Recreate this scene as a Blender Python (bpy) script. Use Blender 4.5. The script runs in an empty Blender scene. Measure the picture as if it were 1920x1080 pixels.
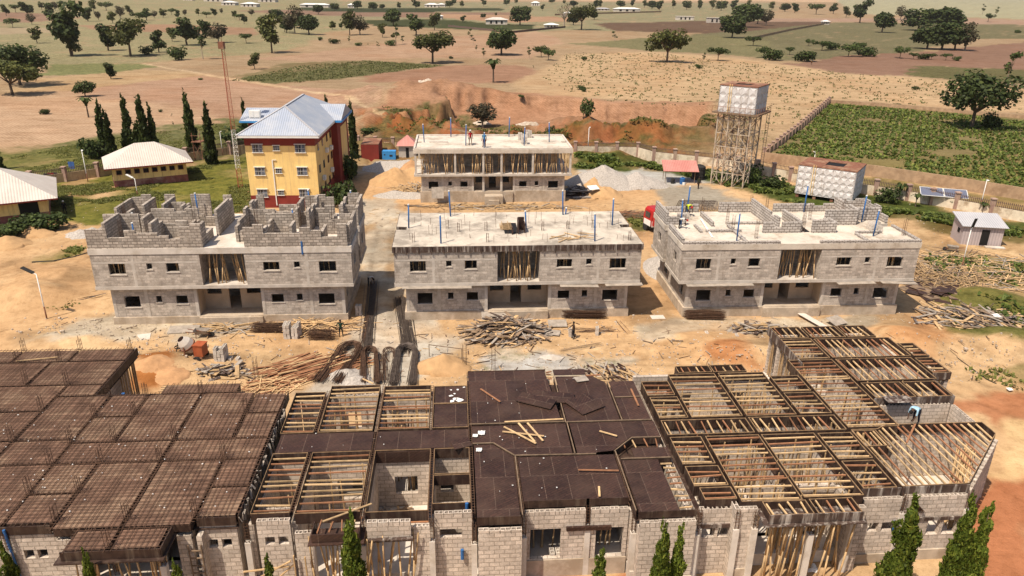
import bpy, bmesh, math, random
import numpy as np
from math import sin, cos, pi, radians, hypot, atan2
from mathutils import Vector, Matrix
random.seed(11)
R = random.Random(5)

# ------------------------------------------------------------------ camera, world, sun
FOC, PITCH, ROLL, CAMH = 1400.0, radians(21.8), -0.0128, 26.6
sc = bpy.context.scene
camd = bpy.data.cameras.new("camera"); cam = bpy.data.objects.new("camera", camd)
sc.collection.objects.link(cam); sc.camera = cam
camd.sensor_width = 36.0; camd.lens = FOC / 1920.0 * 36.0
camd.clip_end = 40000; camd.clip_start = 0.5
cam.location = (0, 0, CAMH)
cam.rotation_mode = 'QUATERNION'
cam.rotation_quaternion = (Matrix.Rotation(pi / 2 - PITCH, 4, 'X') @ Matrix.Rotation(-ROLL, 4, 'Z')).to_quaternion()

SUN_EL, SUN_AZ = radians(60.5), radians(45)          # shadows run towards +x, +y
tosun = Vector((-cos(SUN_AZ) * cos(SUN_EL), -sin(SUN_AZ) * cos(SUN_EL), sin(SUN_EL)))
w = bpy.data.worlds.new("World"); sc.world = w; w.use_nodes = True
nt = w.node_tree; bg = nt.nodes['Background']
sky = nt.nodes.new('ShaderNodeTexSky'); sky.sky_type = 'NISHITA'; sky.sun_disc = False
sky.sun_elevation = SUN_EL; sky.sun_rotation = atan2(tosun.x, tosun.y)
sky.dust_density = 2.5; sky.air_density = 1.0
nt.links.new(sky.outputs[0], bg.inputs[0]); bg.inputs[1].default_value = 0.1
sd = bpy.data.lights.new("sun", 'SUN'); sd.energy = 4.85; sd.angle = radians(0.55); sd.color = (1.0, 0.885, 0.735)
so = bpy.data.objects.new("sun", sd); sc.collection.objects.link(so)
so.rotation_mode = 'QUATERNION'; so.rotation_quaternion = tosun.to_track_quat('Z', 'Y')
so.location = (0, 0, 80)
sc.view_settings.view_transform = 'Standard'; sc.view_settings.look = 'None'
sc.view_settings.exposure = 0.3; sc.view_settings.gamma = 1.0
sc.view_settings.use_curve_mapping = False
sc.cycles.max_bounces = 6; sc.cycles.diffuse_bounces = 3; sc.cycles.transparent_max_bounces = 4

# ------------------------------------------------------------------ picture <-> ground
def ray(px, py):
    a = (px - 960) / FOC; b = (540 - py) / FOC
    xr = a * cos(ROLL) + b * sin(ROLL); up = -a * sin(ROLL) + b * cos(ROLL)
    return xr, cos(PITCH) + up * sin(PITCH), -sin(PITCH) + up * cos(PITCH)
def at(px, py, z=0.0):
    dx, dy, dz = ray(px, py); t = (z - CAMH) / min(dz, -.003)
    return dx * t, dy * t
def zat(px, py, Y):
    dx, dy, dz = ray(px, py); t = Y / dy
    return dx * t, CAMH + dz * t

# ------------------------------------------------------------------ object helpers
C = sc.collection
def tag(o, label=None, cat=None, group=None, kind=None):
    if label: o['label'] = label
    if cat: o['category'] = cat
    if group: o['group'] = group
    if kind: o['kind'] = kind
    return o
def thing(name, label, cat, loc=(0, 0, 0), rz=0.0, group=None):
    o = bpy.data.objects.new(name, None); C.objects.link(o)
    o.location = loc; o.rotation_euler = (0, 0, rz); o.empty_display_size = 0.3
    return tag(o, label, cat, group)
def copy_tree(o, parent=None):
    c = o.copy(); C.objects.link(c); c.parent = parent
    for ch in list(o.children): copy_tree(ch, c)
    return c

class MB:
    """collects shapes for ONE mesh object"""
    def __init__(s): s.v = []; s.f = []; s.m = []
    def quad(s, pts, m=0):
        n = len(s.v); s.v += [tuple(p) for p in pts]; s.f.append(tuple(range(n, n + len(pts)))); s.m.append(m)
    def box(s, x0, y0, z0, x1, y1, z1, m=0, j=0.002):
        if x1 < x0: x0, x1 = x1, x0
        if y1 < y0: y0, y1 = y1, y0
        e = [R.uniform(0, j) for _ in range(6)]
        x0 -= e[0]; y0 -= e[1]; z0 -= e[2]; x1 += e[3]; y1 += e[4]; z1 += e[5]
        n = len(s.v)
        s.v += [(x0, y0, z0), (x1, y0, z0), (x1, y1, z0), (x0, y1, z0), (x0, y0, z1), (x1, y0, z1), (x1, y1, z1), (x0, y1, z1)]
        s.f += [(n, n + 3, n + 2, n + 1), (n + 4, n + 5, n + 6, n + 7), (n, n + 1, n + 5, n + 4), (n + 1, n + 2, n + 6, n + 5), (n + 2, n + 3, n + 7, n + 6), (n + 3, n, n + 4, n + 7)]
        s.m += [m] * 6
    def bar(s, p, q, wd, ht, m=0, up=(0, 0, 1)):
        p = Vector(p); q = Vector(q); d = (q - p)
        if d.length < 1e-6: return
        d.normalize(); u = Vector(up)
        if abs(d.dot(u)) > .98: u = Vector((1, 0, 0))
        a = d.cross(u).normalized() * wd / 2; b = a.cross(d).normalized() * ht / 2
        n = len(s.v)
        for c in (p, q):
            for k, l in ((-1, -1), (1, -1), (1, 1), (-1, 1)): s.v.append(tuple(c + a * k + b * l))
        s.f += [(n, n + 1, n + 2, n + 3), (n + 7, n + 6, n + 5, n + 4)] + [(n + i, n + 4 + i, n + 4 + (i + 1) % 4, n + (i + 1) % 4) for i in range(4)]
        s.m += [m] * 6
    def tube(s, p, q, r, r2=None, n=6, m=0, cap=True):
        p = Vector(p); q = Vector(q); d = (q - p)
        if d.length < 1e-6: return
        d.normalize(); u = Vector((0, 0, 1)) if abs(d.z) < .95 else Vector((1, 0, 0))
        a = d.cross(u).normalized(); b = a.cross(d); r2 = r if r2 is None else r2
        k = len(s.v)
        for c, rr in ((p, r), (q, r2)):
            for i in range(n):
                t = 2 * pi * i / n; s.v.append(tuple(c + a * rr * cos(t) + b * rr * sin(t)))
        for i in range(n):
            s.f.append((k + i, k + (i + 1) % n, k + n + (i + 1) % n, k + n + i)); s.m.append(m)
        if cap:
            s.f.append(tuple(k + i for i in reversed(range(n)))); s.f.append(tuple(k + n + i for i in range(n))); s.m += [m, m]
    def path(s, pts, r, n=5, m=0):
        for a, b in zip(pts[:-1], pts[1:]): s.tube(a, b, r, n=n, m=m)
    def prism(s, poly, z0, z1, m=0):
        n = len(s.v); k = len(poly)
        s.v += [(x, y, z0) for x, y in poly] + [(x, y, z1) for x, y in poly]
        s.f.append(tuple(n + i for i in reversed(range(k)))); s.f.append(tuple(n + k + i for i in range(k)))
        s.f += [(n + i, n + (i + 1) % k, n + k + (i + 1) % k, n + k + i) for i in range(k)]
        s.m += [m] * (k + 2)
    def wall(s, ax, a0, a1, p0, p1, z0, z1, ops=(), m=0):
        """wall along axis ax ('u' or 'v') between a0..a1, occupying p0..p1, with openings (a,b,za,zb)"""
        cuts = sorted({a0, a1, *[min(max(o[0], a0), a1) for o in ops], *[min(max(o[1], a0), a1) for o in ops]})
        for c0, c1 in zip(cuts[:-1], cuts[1:]):
            if c1 - c0 < 1e-4: continue
            mid = (c0 + c1) / 2; zs = [(z0, z1)]
            for o in ops:
                if o[0] < mid < o[1]:
                    nz = []
                    for a, b in zs:
                        if o[2] > a: nz.append((a, min(b, o[2])))
                        if o[3] < b: nz.append((max(a, o[3]), b))
                    zs = nz
            for a, b in zs:
                if b - a < 1e-3: continue
                if ax == 'u': s.box(c0, p0, a, c1, p1, b, m, 0.0)
                else: s.box(p0, c0, a, p1, c1, b, m, 0.0)
    def build(s, name, mats, parent=None, smooth=False):
        if name in ('edge_formwork', 'fascia', 'overhang_board', 'beam_soffit', 'maroon_band', 'plinth', 'lintel_band', 'entrance_step', 'opening') and len(s.v) > 8 and len(s.v) == 8 * (len(s.f) // 6) and len(s.f) % 6 == 0:
            for i in range(len(s.v) // 8):            # every board is a piece of its own
                b = MB(); b.v = s.v[8 * i:8 * i + 8]; b.f = [tuple(q - 8 * i for q in f) for f in s.f[6 * i:6 * i + 6]]; b.m = s.m[6 * i:6 * i + 6]
                o = b._build(name, mats, parent, smooth)
            return o
        return s._build(name, mats, parent, smooth)
    def _build(s, name, mats, parent=None, smooth=False):
        me = bpy.data.meshes.new(name)
        me.from_pydata(s.v, [], s.f)
        if not isinstance(mats, (list, tuple)): mats = [mats]
        for mm in mats: me.materials.append(mm)
        if len(mats) > 1: me.polygons.foreach_set('material_index', s.m)
        if smooth: me.polygons.foreach_set('use_smooth', [True] * len(me.polygons))
        me.update()
        o = bpy.data.objects.new(name, me); C.objects.link(o)
        if parent is not None: o.parent = parent
        return o

# ------------------------------------------------------------------ materials
def lin(c, k=1.0):
    r = []
    for x in c:
        x = x / 255.0
        r.append((x / 12.92 if x <= .04045 else ((x + .055) / 1.055) ** 2.4) * k)
    return tuple(r)
def base_mat(name, rough=0.85):
    m = bpy.data.materials.new(name); m.use_nodes = True
    b = m.node_tree.nodes['Principled BSDF']; b.inputs['Roughness'].default_value = rough
    b.inputs['Specular IOR Level'].default_value = 0.25
    return m, m.node_tree, b
def N(t, ty, **kw):
    n = t.nodes.new(ty)
    for k, v in kw.items(): setattr(n, k, v)
    return n
def noise(t, vec, scale, detail=4, rough=.6):
    n = N(t, 'ShaderNodeTexNoise'); n.inputs['Scale'].default_value = scale
    n.inputs['Detail'].default_value = detail; n.inputs['Roughness'].default_value = rough
    t.links.new(vec, n.inputs['Vector']); return n.outputs['Fac']
def ramp(t, fac, stops):
    n = N(t, 'ShaderNodeValToRGB'); t.links.new(fac, n.inputs[0]); e = n.color_ramp.elements
    while len(e) < len(stops): e.new(.5)
    for i, (p, c) in enumerate(stops):
        e[i].position = p; e[i].color = (*c, 1) if len(c) == 3 else c
    return n.outputs[0]
def mix(t, a, b, fac, mode='MIX'):
    n = N(t, 'ShaderNodeMix', data_type='RGBA', blend_type=mode)
    for v, i in ((fac, 0), (a, 6), (b, 7)):
        if hasattr(v, 'links'): t.links.new(v, n.inputs[i])
        elif i == 0: n.inputs[0].default_value = v
        else: n.inputs[i].default_value = (*v, 1)
    return n.outputs[2]
def bump(t, b, h, strength=.4, dist=.05):
    n = N(t, 'ShaderNodeBump'); n.inputs['Strength'].default_value = strength; n.inputs['Distance'].default_value = dist
    t.links.new(h, n.inputs['Height']); t.links.new(n.outputs[0], b.inputs['Normal'])
def gmat(name, c, var=.25, scale=2.0, rough=.85, c2=None, stain=None, metal=0, bmp=0.0, rnd=0.0, spec=None):
    """mottled material: base c, darker/lighter by var at scale, optional second colour in patches"""
    m, t, b = base_mat(name, rough)
    vec = N(t, 'ShaderNodeTexCoord').outputs['Object']
    n1 = noise(t, vec, scale, 5)
    lo = tuple(x * (1 - var) for x in c); hi = tuple(min(1, x * (1 + var)) for x in c)
    col = ramp(t, n1, [(.3, lo), (.7, hi)])
    if c2 is not None:
        n2 = noise(t, vec, scale * .35 + .13, 6, .7)
        f = ramp(t, n2, [(.48, (0, 0, 0)), (.62, (1, 1, 1))])
        col = mix(t, col, c2, f)
    if stain is not None:
        mp = N(t, 'ShaderNodeMapping'); mp.inputs['Scale'].default_value = (3, 3, .25); t.links.new(vec, mp.inputs[0])
        f = ramp(t, noise(t, mp.outputs[0], 1.2, 5, .7), [(.5, (0, 0, 0)), (.68, (1, 1, 1))])
        col = mix(t, col, stain, f)
    if rnd:
        oi = N(t, 'ShaderNodeObjectInfo'); k = N(t, 'ShaderNodeMapRange')
        t.links.new(oi.outputs['Random'], k.inputs[0]); k.inputs[3].default_value = 1 - rnd; k.inputs[4].default_value = 1 + rnd
        col = mix(t, col, k.outputs[0], 1.0, 'MULTIPLY')
    t.links.new(col, b.inputs['Base Color']); b.inputs['Metallic'].default_value = metal
    if spec is not None: b.inputs['Specular IOR Level'].default_value = spec
    if bmp: bump(t, b, n1, bmp, .03)
    return m
def uvn(t):
    """wall-wise coordinates: (run along the wall, height) chosen from the face normal, in object space"""
    tc = N(t, 'ShaderNodeTexCoord'); geo = N(t, 'ShaderNodeNewGeometry')
    vt = N(t, 'ShaderNodeVectorTransform', vector_type='NORMAL', convert_from='WORLD', convert_to='OBJECT')
    t.links.new(geo.outputs['True Normal'], vt.inputs[0])
    sn = N(t, 'ShaderNodeSeparateXYZ'); t.links.new(vt.outputs[0], sn.inputs[0])
    sp = N(t, 'ShaderNodeSeparateXYZ'); t.links.new(tc.outputs['Object'], sp.inputs[0])
    def ab(o):
        a = N(t, 'ShaderNodeMath', operation='ABSOLUTE'); t.links.new(o, a.inputs[0]); return a.outputs[0]
    g = N(t, 'ShaderNodeMath', operation='GREATER_THAN'); t.links.new(ab(sn.outputs[0]), g.inputs[0]); t.links.new(ab(sn.outputs[1]), g.inputs[1])
    mx = N(t, 'ShaderNodeMix'); t.links.new(g.outputs[0], mx.inputs[0]); t.links.new(sp.outputs[0], mx.inputs[2]); t.links.new(sp.outputs[1], mx.inputs[3])
    top = N(t, 'ShaderNodeMath', operation='GREATER_THAN'); t.links.new(ab(sn.outputs[2]), top.inputs[0]); top.inputs[1].default_value = .7
    hz = N(t, 'ShaderNodeMix'); t.links.new(top.outputs[0], hz.inputs[0]); t.links.new(sp.outputs[2], hz.inputs[2]); t.links.new(sp.outputs[1], hz.inputs[3])
    cb = N(t, 'ShaderNodeCombineXYZ'); t.links.new(mx.outputs[0], cb.inputs[0]); t.links.new(hz.outputs[0], cb.inputs[1])
    return tc.outputs['Object'], cb.outputs[0]
def blocks(name, c, joint, jw=.018, patch=None, var=.3):
    m, t, b = base_mat(name, .95)
    obj, uv = uvn(t)
    br = N(t, 'ShaderNodeTexBrick'); t.links.new(uv, br.inputs['Vector'])
    br.inputs['Scale'].default_value = 1; br.inputs['Brick Width'].default_value = .48; br.inputs['Row Height'].default_value = .24
    br.inputs['Mortar Size'].default_value = jw; br.inputs['Mortar Smooth'].default_value = .25; br.inputs['Bias'].default_value = -.1
    br.inputs['Color1'].default_value = (*[x * (1 - var) for x in c], 1); br.inputs['Color2'].default_value = (*[min(1, x * (1 + var)) for x in c], 1)
    br.inputs['Mortar'].default_value = (*joint, 1)
    n1 = noise(t, obj, 1.1, 6, .7)
    col = mix(t, br.outputs[0], ramp(t, n1, [(.3, (.72, .70, .68)), (.7, (1.12, 1.1, 1.08))]), 1.0, 'MULTIPLY')
    if patch is not None:
        n2 = noise(t, obj, .55, 7, .72)
        f = ramp(t, n2, [(.55, (0, 0, 0)), (.66, (.85, .85, .85))])
        col = mix(t, col, patch, f)
    mp = N(t, 'ShaderNodeMapping'); mp.inputs['Scale'].default_value = (2.2, 2.2, .16); t.links.new(obj, mp.inputs[0])
    col = mix(t, col, (.80, .77, .74), ramp(t, noise(t, mp.outputs[0], 1.0, 6, .75), [(.54, (0, 0, 0)), (.70, (.9, .9, .9))]), 'MULTIPLY')
    sm = ramp(t, noise(t, obj, 2.6, 7, .8), [(.60, (0, 0, 0)), (.66, (.55, .55, .55))]); col = mix(t, col, tuple(min(.8, x * 1.35) for x in c), sm)
    n3 = noise(t, obj, 14, 3)
    col = mix(t, col, ramp(t, n3, [(.35, (.82, .82, .82)), (.7, (1.1, 1.1, 1.1))]), 1.0, 'MULTIPLY')
    t.links.new(col, b.inputs['Base Color'])
    h = N(t, 'ShaderNodeMath', operation='SUBTRACT'); h.inputs[0].default_value = 1; t.links.new(br.outputs['Fac'], h.inputs[1])
    bump(t, b, h.outputs[0], .6, .012)
    return m
def plywood(name, c, seam, dust):
    """film-faced shuttering ply: sheets with pale seams, faint diagonal dashes, dust"""
    m, t, b = base_mat(name, .55)
    obj, uv = uvn(t)
    br = N(t, 'ShaderNodeTexBrick'); t.links.new(uv, br.inputs['Vector']); br.offset = .5
    br.inputs['Scale'].default_value = 1; br.inputs['Brick Width'].default_value = 1.22; br.inputs['Row Height'].default_value = 2.44
    br.inputs['Mortar Size'].default_value = .012; br.inputs['Mortar Smooth'].default_value = .1
    br.inputs['Color1'].default_value = (*[x * .75 for x in c], 1); br.inputs['Color2'].default_value = (*[x * 1.3 for x in c], 1)
    br.inputs['Mortar'].default_value = (*[x * .8 + y * .2 for x, y in zip(c, seam)], 1)
    mp = N(t, 'ShaderNodeMapping'); mp.inputs['Rotation'].default_value = (0, 0, radians(-32)); t.links.new(uv, mp.inputs[0])
    b2 = N(t, 'ShaderNodeTexBrick'); t.links.new(mp.outputs[0], b2.inputs['Vector'])
    b2.inputs['Scale'].default_value = 1; b2.inputs['Brick Width'].default_value = .42; b2.inputs['Row Height'].default_value = .14
    b2.inputs['Mortar Size'].default_value = .035; b2.inputs['Mortar Smooth'].default_value = .6
    b2.inputs['Color1'].default_value = (1.55, 1.45, 1.4, 1); b2.inputs['Color2'].default_value = (1.0, 1.0, 1.0, 1); b2.inputs['Mortar'].default_value = (.8, .8, .8, 1)
    col = mix(t, br.outputs[0], b2.outputs[0], 1.0, 'MULTIPLY')
    f = ramp(t, noise(t, obj, .5, 7, .75), [(.42, (0, 0, 0)), (.75, (.5, .5, .5))])
    col = mix(t, col, dust, f)
    f2 = ramp(t, noise(t, obj, 7, 3, .8), [(.70, (0, 0, 0)), (.75, (.5, .5, .5))])
    col = mix(t, col, seam, f2)
    t.links.new(col, b.inputs['Base Color'])
    rg = ramp(t, noise(t, obj, .8, 4), [(.3, (.38,) * 3), (.7, (.75,) * 3)]); t.links.new(rg, b.inputs['Roughness'])
    return m
def ribbed(name, c, c2, pitch=.25, rough=.45, ax=0):
    """corrugated roofing sheet"""
    m, t, b = base_mat(name, rough)
    obj = N(t, 'ShaderNodeTexCoord').outputs['Object']
    _, uv = uvn(t)
    wv = N(t, 'ShaderNodeTexWave'); wv.bands_direction = 'X'
    wv.inputs['Scale'].default_value = 1 / pitch / 3.18; t.links.new(uv, wv.inputs['Vector'])
    col = ramp(t, wv.outputs['Fac'], [(.15, tuple(x * .72 for x in c)), (.5, c)])
    f = ramp(t, noise(t, obj, .4, 5, .7), [(.4, (0, 0, 0)), (.7, (1, 1, 1))])
    col = mix(t, col, mix(t, col, c2, .6), f)
    t.links.new(col, b.inputs['Base Color']); bump(t, b, wv.outputs['Fac'], .5, .03)
    return m
def leafmat(name, c, c2, trans=.35):
    m = bpy.data.materials.new(name); m.use_nodes = True; t = m.node_tree; b = t.nodes['Principled BSDF']
    b.inputs['Roughness'].default_value = .6; b.inputs['Specular IOR Level'].default_value = .2
    vec = N(t, 'ShaderNodeTexCoord').outputs['Object']
    geo = N(t, 'ShaderNodeNewGeometry')
    col = ramp(t, geo.outputs['Random Per Island'], [(0, tuple(x * .65 for x in c)), (.55, c), (1, c2)])
    f = ramp(t, noise(t, vec, .5, 3), [(.35, (.75, .75, .75)), (.65, (1.2, 1.2, 1.2))])
    col = mix(t, col, f, 1.0, 'MULTIPLY')
    oi = N(t, 'ShaderNodeObjectInfo'); k = N(t, 'ShaderNodeMapRange'); t.links.new(oi.outputs['Random'], k.inputs[0])
    k.inputs[3].default_value = .75; k.inputs[4].default_value = 1.25
    col = mix(t, col, k.outputs[0], 1.0, 'MULTIPLY')
    t.links.new(col, b.inputs['Base Color'])
    tr = N(t, 'ShaderNodeBsdfTranslucent'); t.links.new(col, tr.inputs[0])
    ms = N(t, 'ShaderNodeMixShader'); ms.inputs[0].default_value = trans
    t.links.new(b.outputs[0], ms.inputs[1]); t.links.new(tr.outputs[0], ms.inputs[2])
    t.links.new(ms.outputs[0], t.nodes['Material Output'].inputs[0])
    return m

M = {}
M['block'] = blocks('grey_blockwork', (.50, .44, .38), (.41, .36, .31), .026, patch=(.53, .465, .395), var=.24)
M['block_pale'] = blocks('pale_blockwork', (.61, .525, .445), (.36, .305, .25), .022, patch=(.54, .47, .395), var=.15)
M['block_dark_joint'] = blocks('white_blockwork_dark_joints', (.52, .48, .44), (.16, .13, .11), .03, var=.14)
M['block_fresh'] = blocks('fresh_blockwork', (.47, .41, .35), (.22, .185, .155), .03, patch=(.42, .36, .30), var=.28)
M['concrete'] = gmat('grey_concrete', (.50, .445, .385), .2, 1.3, .9, c2=(.40, .345, .285), bmp=.2)
M['concrete_pale'] = gmat('pale_concrete', (.58, .52, .455), .16, 1.1, .9, c2=(.47, .405, .33), bmp=.15)
M['slab_top'] = gmat('new_roof_slab', (.50, .435, .355), .2, .7, .9, c2=(.28, .24, .195), bmp=.15)
M['slab_white'] = gmat('dusty_white_slab', (.58, .51, .425), .2, .9, .9, c2=(.38, .315, .245))
M['plinth'] = gmat('stained_plinth', (.44, .36, .275), .25, 1.1, .95, c2=(.33, .255, .18))
M['plaster'] = gmat('brown_plaster', (.46, .345, .24), .15, 1.0, .9)
M['form_dark'] = plywood('film_faced_plywood', (.038, .0195, .0145), (.40, .30, .22), (.11, .066, .046))
M['form_side'] = gmat('formwork_side_ply', (.035, .019, .014), .35, 3, .6, c2=(.06, .035, .025), stain=(.10, .07, .05))
M['form_white'] = gmat('cement_stained_boards', (.07, .045, .035), .4, 2.5, .7, stain=(.42, .37, .32))
M['wood'] = gmat('pale_timber', (.50, .335, .175), .28, 3, .7, rnd=.3)
M['rim'] = gmat('plywood_edge', (.30, .19, .10), .35, 3, .8)
M['wood_red'] = gmat('reddish_timber', (.29, .135, .068), .25, 3, .7, rnd=.25)
M['wood_old'] = gmat('weathered_timber', (.21, .145, .095), .35, 2.5, .85, rnd=.25)
M['wood_grey'] = gmat('grey_board', (.31, .265, .22), .3, 2, .85)
M['bamboo'] = gmat('pole_timber', (.45, .30, .155), .3, 2.5, .75, rnd=.25)
M['rebar'] = gmat('rusty_rebar', (.095, .052, .032), .4, 4, .7, rnd=.2)
M['rebar_grey'] = gmat('grey_rebar', (.11, .085, .07), .35, 3, .55, metal=.2, rnd=.2)
M['rebar_deck'] = gmat('dusty_form_deck', (.158, .09, .06), .4, .9, .8, c2=(.245, .16, .105))
M['blue'] = gmat('blue_pipe', (.03, .115, .30), .1, 3, .45)
M['white'] = gmat('white_paint', (.72, .70, .66), .08, 3, .6)
M['steel'] = gmat('pale_steel', (.42, .35, .27), .3, 2, .6, c2=(.24, .13, .07))
M['tank'] = gmat('tank_panel', (.58, .56, .55), .1, 1.2, .5, stain=(.38, .33, .29))
M['rust'] = gmat('rusty_sheet', (.20, .085, .05), .35, 1.5, .8, c2=(.30, .18, .11))
M['black'] = gmat('dark_gap', (.012, .011, .011), .2, 2, .8)
M['dark'] = gmat('dark_rubber', (.03, .028, .026), .3, 3, .8)
M['yellow'] = gmat('yellow_paint', (.80, .57, .22), .08, .7, .8, c2=(.74, .50, .19), stain=(.62, .43, .20))
M['yellow_dull'] = gmat('faded_yellow_paint', (.86, .62, .26), .1, .8, .85, stain=(.60, .40, .18))
M['maroon'] = gmat('maroon_paint', (.20, .03, .022), .15, .8, .75)
M['maroon_dull'] = gmat('peeling_maroon_paint', (.24, .09, .075), .3, 1.2, .9, c2=(.36, .22, .17))
M['roof_blue'] = ribbed('silver_blue_roofing', (.34, .38, .46), (.52, .51, .50), .28, .45)
M['roof_white'] = ribbed('cream_roofing', (.58, .51, .445), (.66, .60, .53), .3, .55)
M['roof_red'] = ribbed('pink_red_roofing', (.50, .20, .165), (.58, .31, .26), .25, .55)
M['roof_grey'] = ribbed('grey_roofing', (.44, .43, .44), (.52, .50, .50), .25, .45)
M['sheet_wall'] = ribbed('pinkish_corrugated_wall', (.42, .36, .36), (.50, .42, .40), .3, .6)
M['red'] = gmat('red_paint', (.36, .02, .018), .08, 2, .35)
M['orange'] = gmat('orange_paint', (.32, .075, .03), .25, 2, .5, c2=(.35, .10, .04))
M['gen_blue'] = gmat('generator_blue', (.05, .25, .55), .12, 2, .5)
M['glass'] = gmat('dark_window', (.03, .035, .04), .2, 2, .15, spec=.6)
M['glass_pale'] = gmat('window_pane', (.10, .12, .16), .3, 2, .2, spec=.6)
M['panel'] = gmat('solar_cell', (.13, .14, .19), .1, 2, .25, spec=.6)
M['pillar'] = gmat('fence_pillar', (.36, .235, .185), .2, 1.5, .9, c2=(.42, .30, .22))
M['fence_wall'] = gmat('cream_fence_wall', (.47, .35, .20), .2, 1.2, .9, stain=(.20, .12, .08), c2=(.40, .28, .16))
M['fence_wall_pale'] = gmat('peeling_white_fence', (.62, .53, .40), .2, 1.0, .9, c2=(.36, .27, .18))
M['rail'] = gmat('rusty_railing', (.13, .085, .07), .3, 2, .8)
M['mud_wall'] = gmat('brown_boundary_wall', (.37, .25, .155), .2, 1.2, .95, c2=(.27, .175, .105))
M['gravel'] = gmat('grey_gravel', (.37, .33, .29), .35, 6, .95, bmp=.6)
M['sand'] = gmat('brown_sand', (.43, .265, .13), .16, 1.6, .95, bmp=.25)
M['sand_red'] = gmat('red_sand', (.42, .235, .115), .2, 1.6, .95, bmp=.3)
M['rubble'] = gmat('white_rubble', (.46, .385, .31), .35, 3, .95, c2=(.36, .28, .2))
M['trunk'] = gmat('bark', (.12, .085, .06), .3, 4, .95)
M['trunk_pale'] = gmat('pale_bark', (.34, .27, .2), .25, 4, .95)
M['leaf_dark'] = leafmat('dark_leaf', (.042, .06, .016), (.085, .105, .028), .25)
M['leaf_olive'] = leafmat('olive_leaf', (.075, .085, .02), (.14, .14, .04), .3)
M['leaf_mid'] = leafmat('mid_leaf', (.05, .075, .018), (.10, .13, .03), .3)
M['leaf_bright'] = leafmat('bright_leaf', (.075, .12, .014), (.15, .20, .03), .35)
M['leaf_cypress'] = leafmat('hanging_leaf', (.10, .14, .018), (.21, .235, .035), .35)
M['leaf_cypress_dark'] = leafmat('dark_hanging_leaf', (.045, .065, .014), (.095, .115, .026), .25)
M['leaf_brown'] = leafmat('dry_leaf', (.085, .07, .035), (.13, .11, .06), .3)
M['grass'] = leafmat('grass_blade', (.13, .14, .03), (.21, .20, .055), .35)
M['crop'] = leafmat('crop_leaf', (.075, .105, .02), (.18, .20, .04), .3)
M['tuft'] = leafmat('field_tuft', (.12, .13, .04), (.20, .185, .07), .3)
M['skin'] = gmat('skin', (.075, .04, .025), .1, 8, .6)
M['hair'] = gmat('hair', (.012, .01, .01), .2, 8, .8)
def cloth(name, c): 
    if name not in M: M[name] = gmat(name, c, .15, 6, .9)
    return M[name]

# ------------------------------------------------------------------ ground
def vnoise(x, y, seed=0):
    xi = np.floor(x).astype(np.int64); yi = np.floor(y).astype(np.int64); xf = x - xi; yf = y - yi
    def h(a, b):
        n = (a * 374761393 + b * 668265263 + seed * 974711) & 0x7fffffff
        n = ((n ^ (n >> 13)) * 1274126177) & 0x7fffffff
        return ((n ^ (n >> 16)) & 0xffff) / 65535.0
    sx = xf * xf * (3 - 2 * xf); sy = yf * yf * (3 - 2 * yf)
    return (h(xi, yi) * (1 - sx) + h(xi + 1, yi) * sx) * (1 - sy) + (h(xi, yi + 1) * (1 - sx) + h(xi + 1, yi + 1) * sx) * sy
def fbm(x, y, s, o=4, seed=0):
    r = 0; a = .5; t = 0
    for i in range(o):
        r = r + a * vnoise(x / s, y / s, seed + i * 17); t += a; a *= .5; s *= .5
    return r / t
def sstep(a, b, x):
    t = np.clip((x - a) / (b - a), 0, 1); return t * t * (3 - 2 * t)
def inside_dist(X, Y, poly):
    """signed distance to a polygon, positive inside"""
    d2 = np.full(X.shape, 1e18); ins = np.zeros(X.shape, bool); n = len(poly)
    for i in range(n):
        x0, y0 = poly[i]; x1, y1 = poly[(i + 1) % n]
        ex, ey = x1 - x0, y1 - y0; L = ex * ex + ey * ey + 1e-9
        t = np.clip(((X - x0) * ex + (Y - y0) * ey) / L, 0, 1)
        d2 = np.minimum(d2, (X - x0 - t * ex) ** 2 + (Y - y0 - t * ey) ** 2)
        c = ((y0 > Y) != (y1 > Y)); 
        with np.errstate(divide='ignore', invalid='ignore'):
            xi = (x1 - x0) * (Y - y0) / (y1 - y0 + 1e-12) + x0
        ins ^= c & (X < xi)
    d = np.sqrt(d2); return np.where(ins, d, -d)
P = lambda *pts: [at(*p) for p in pts]
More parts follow.
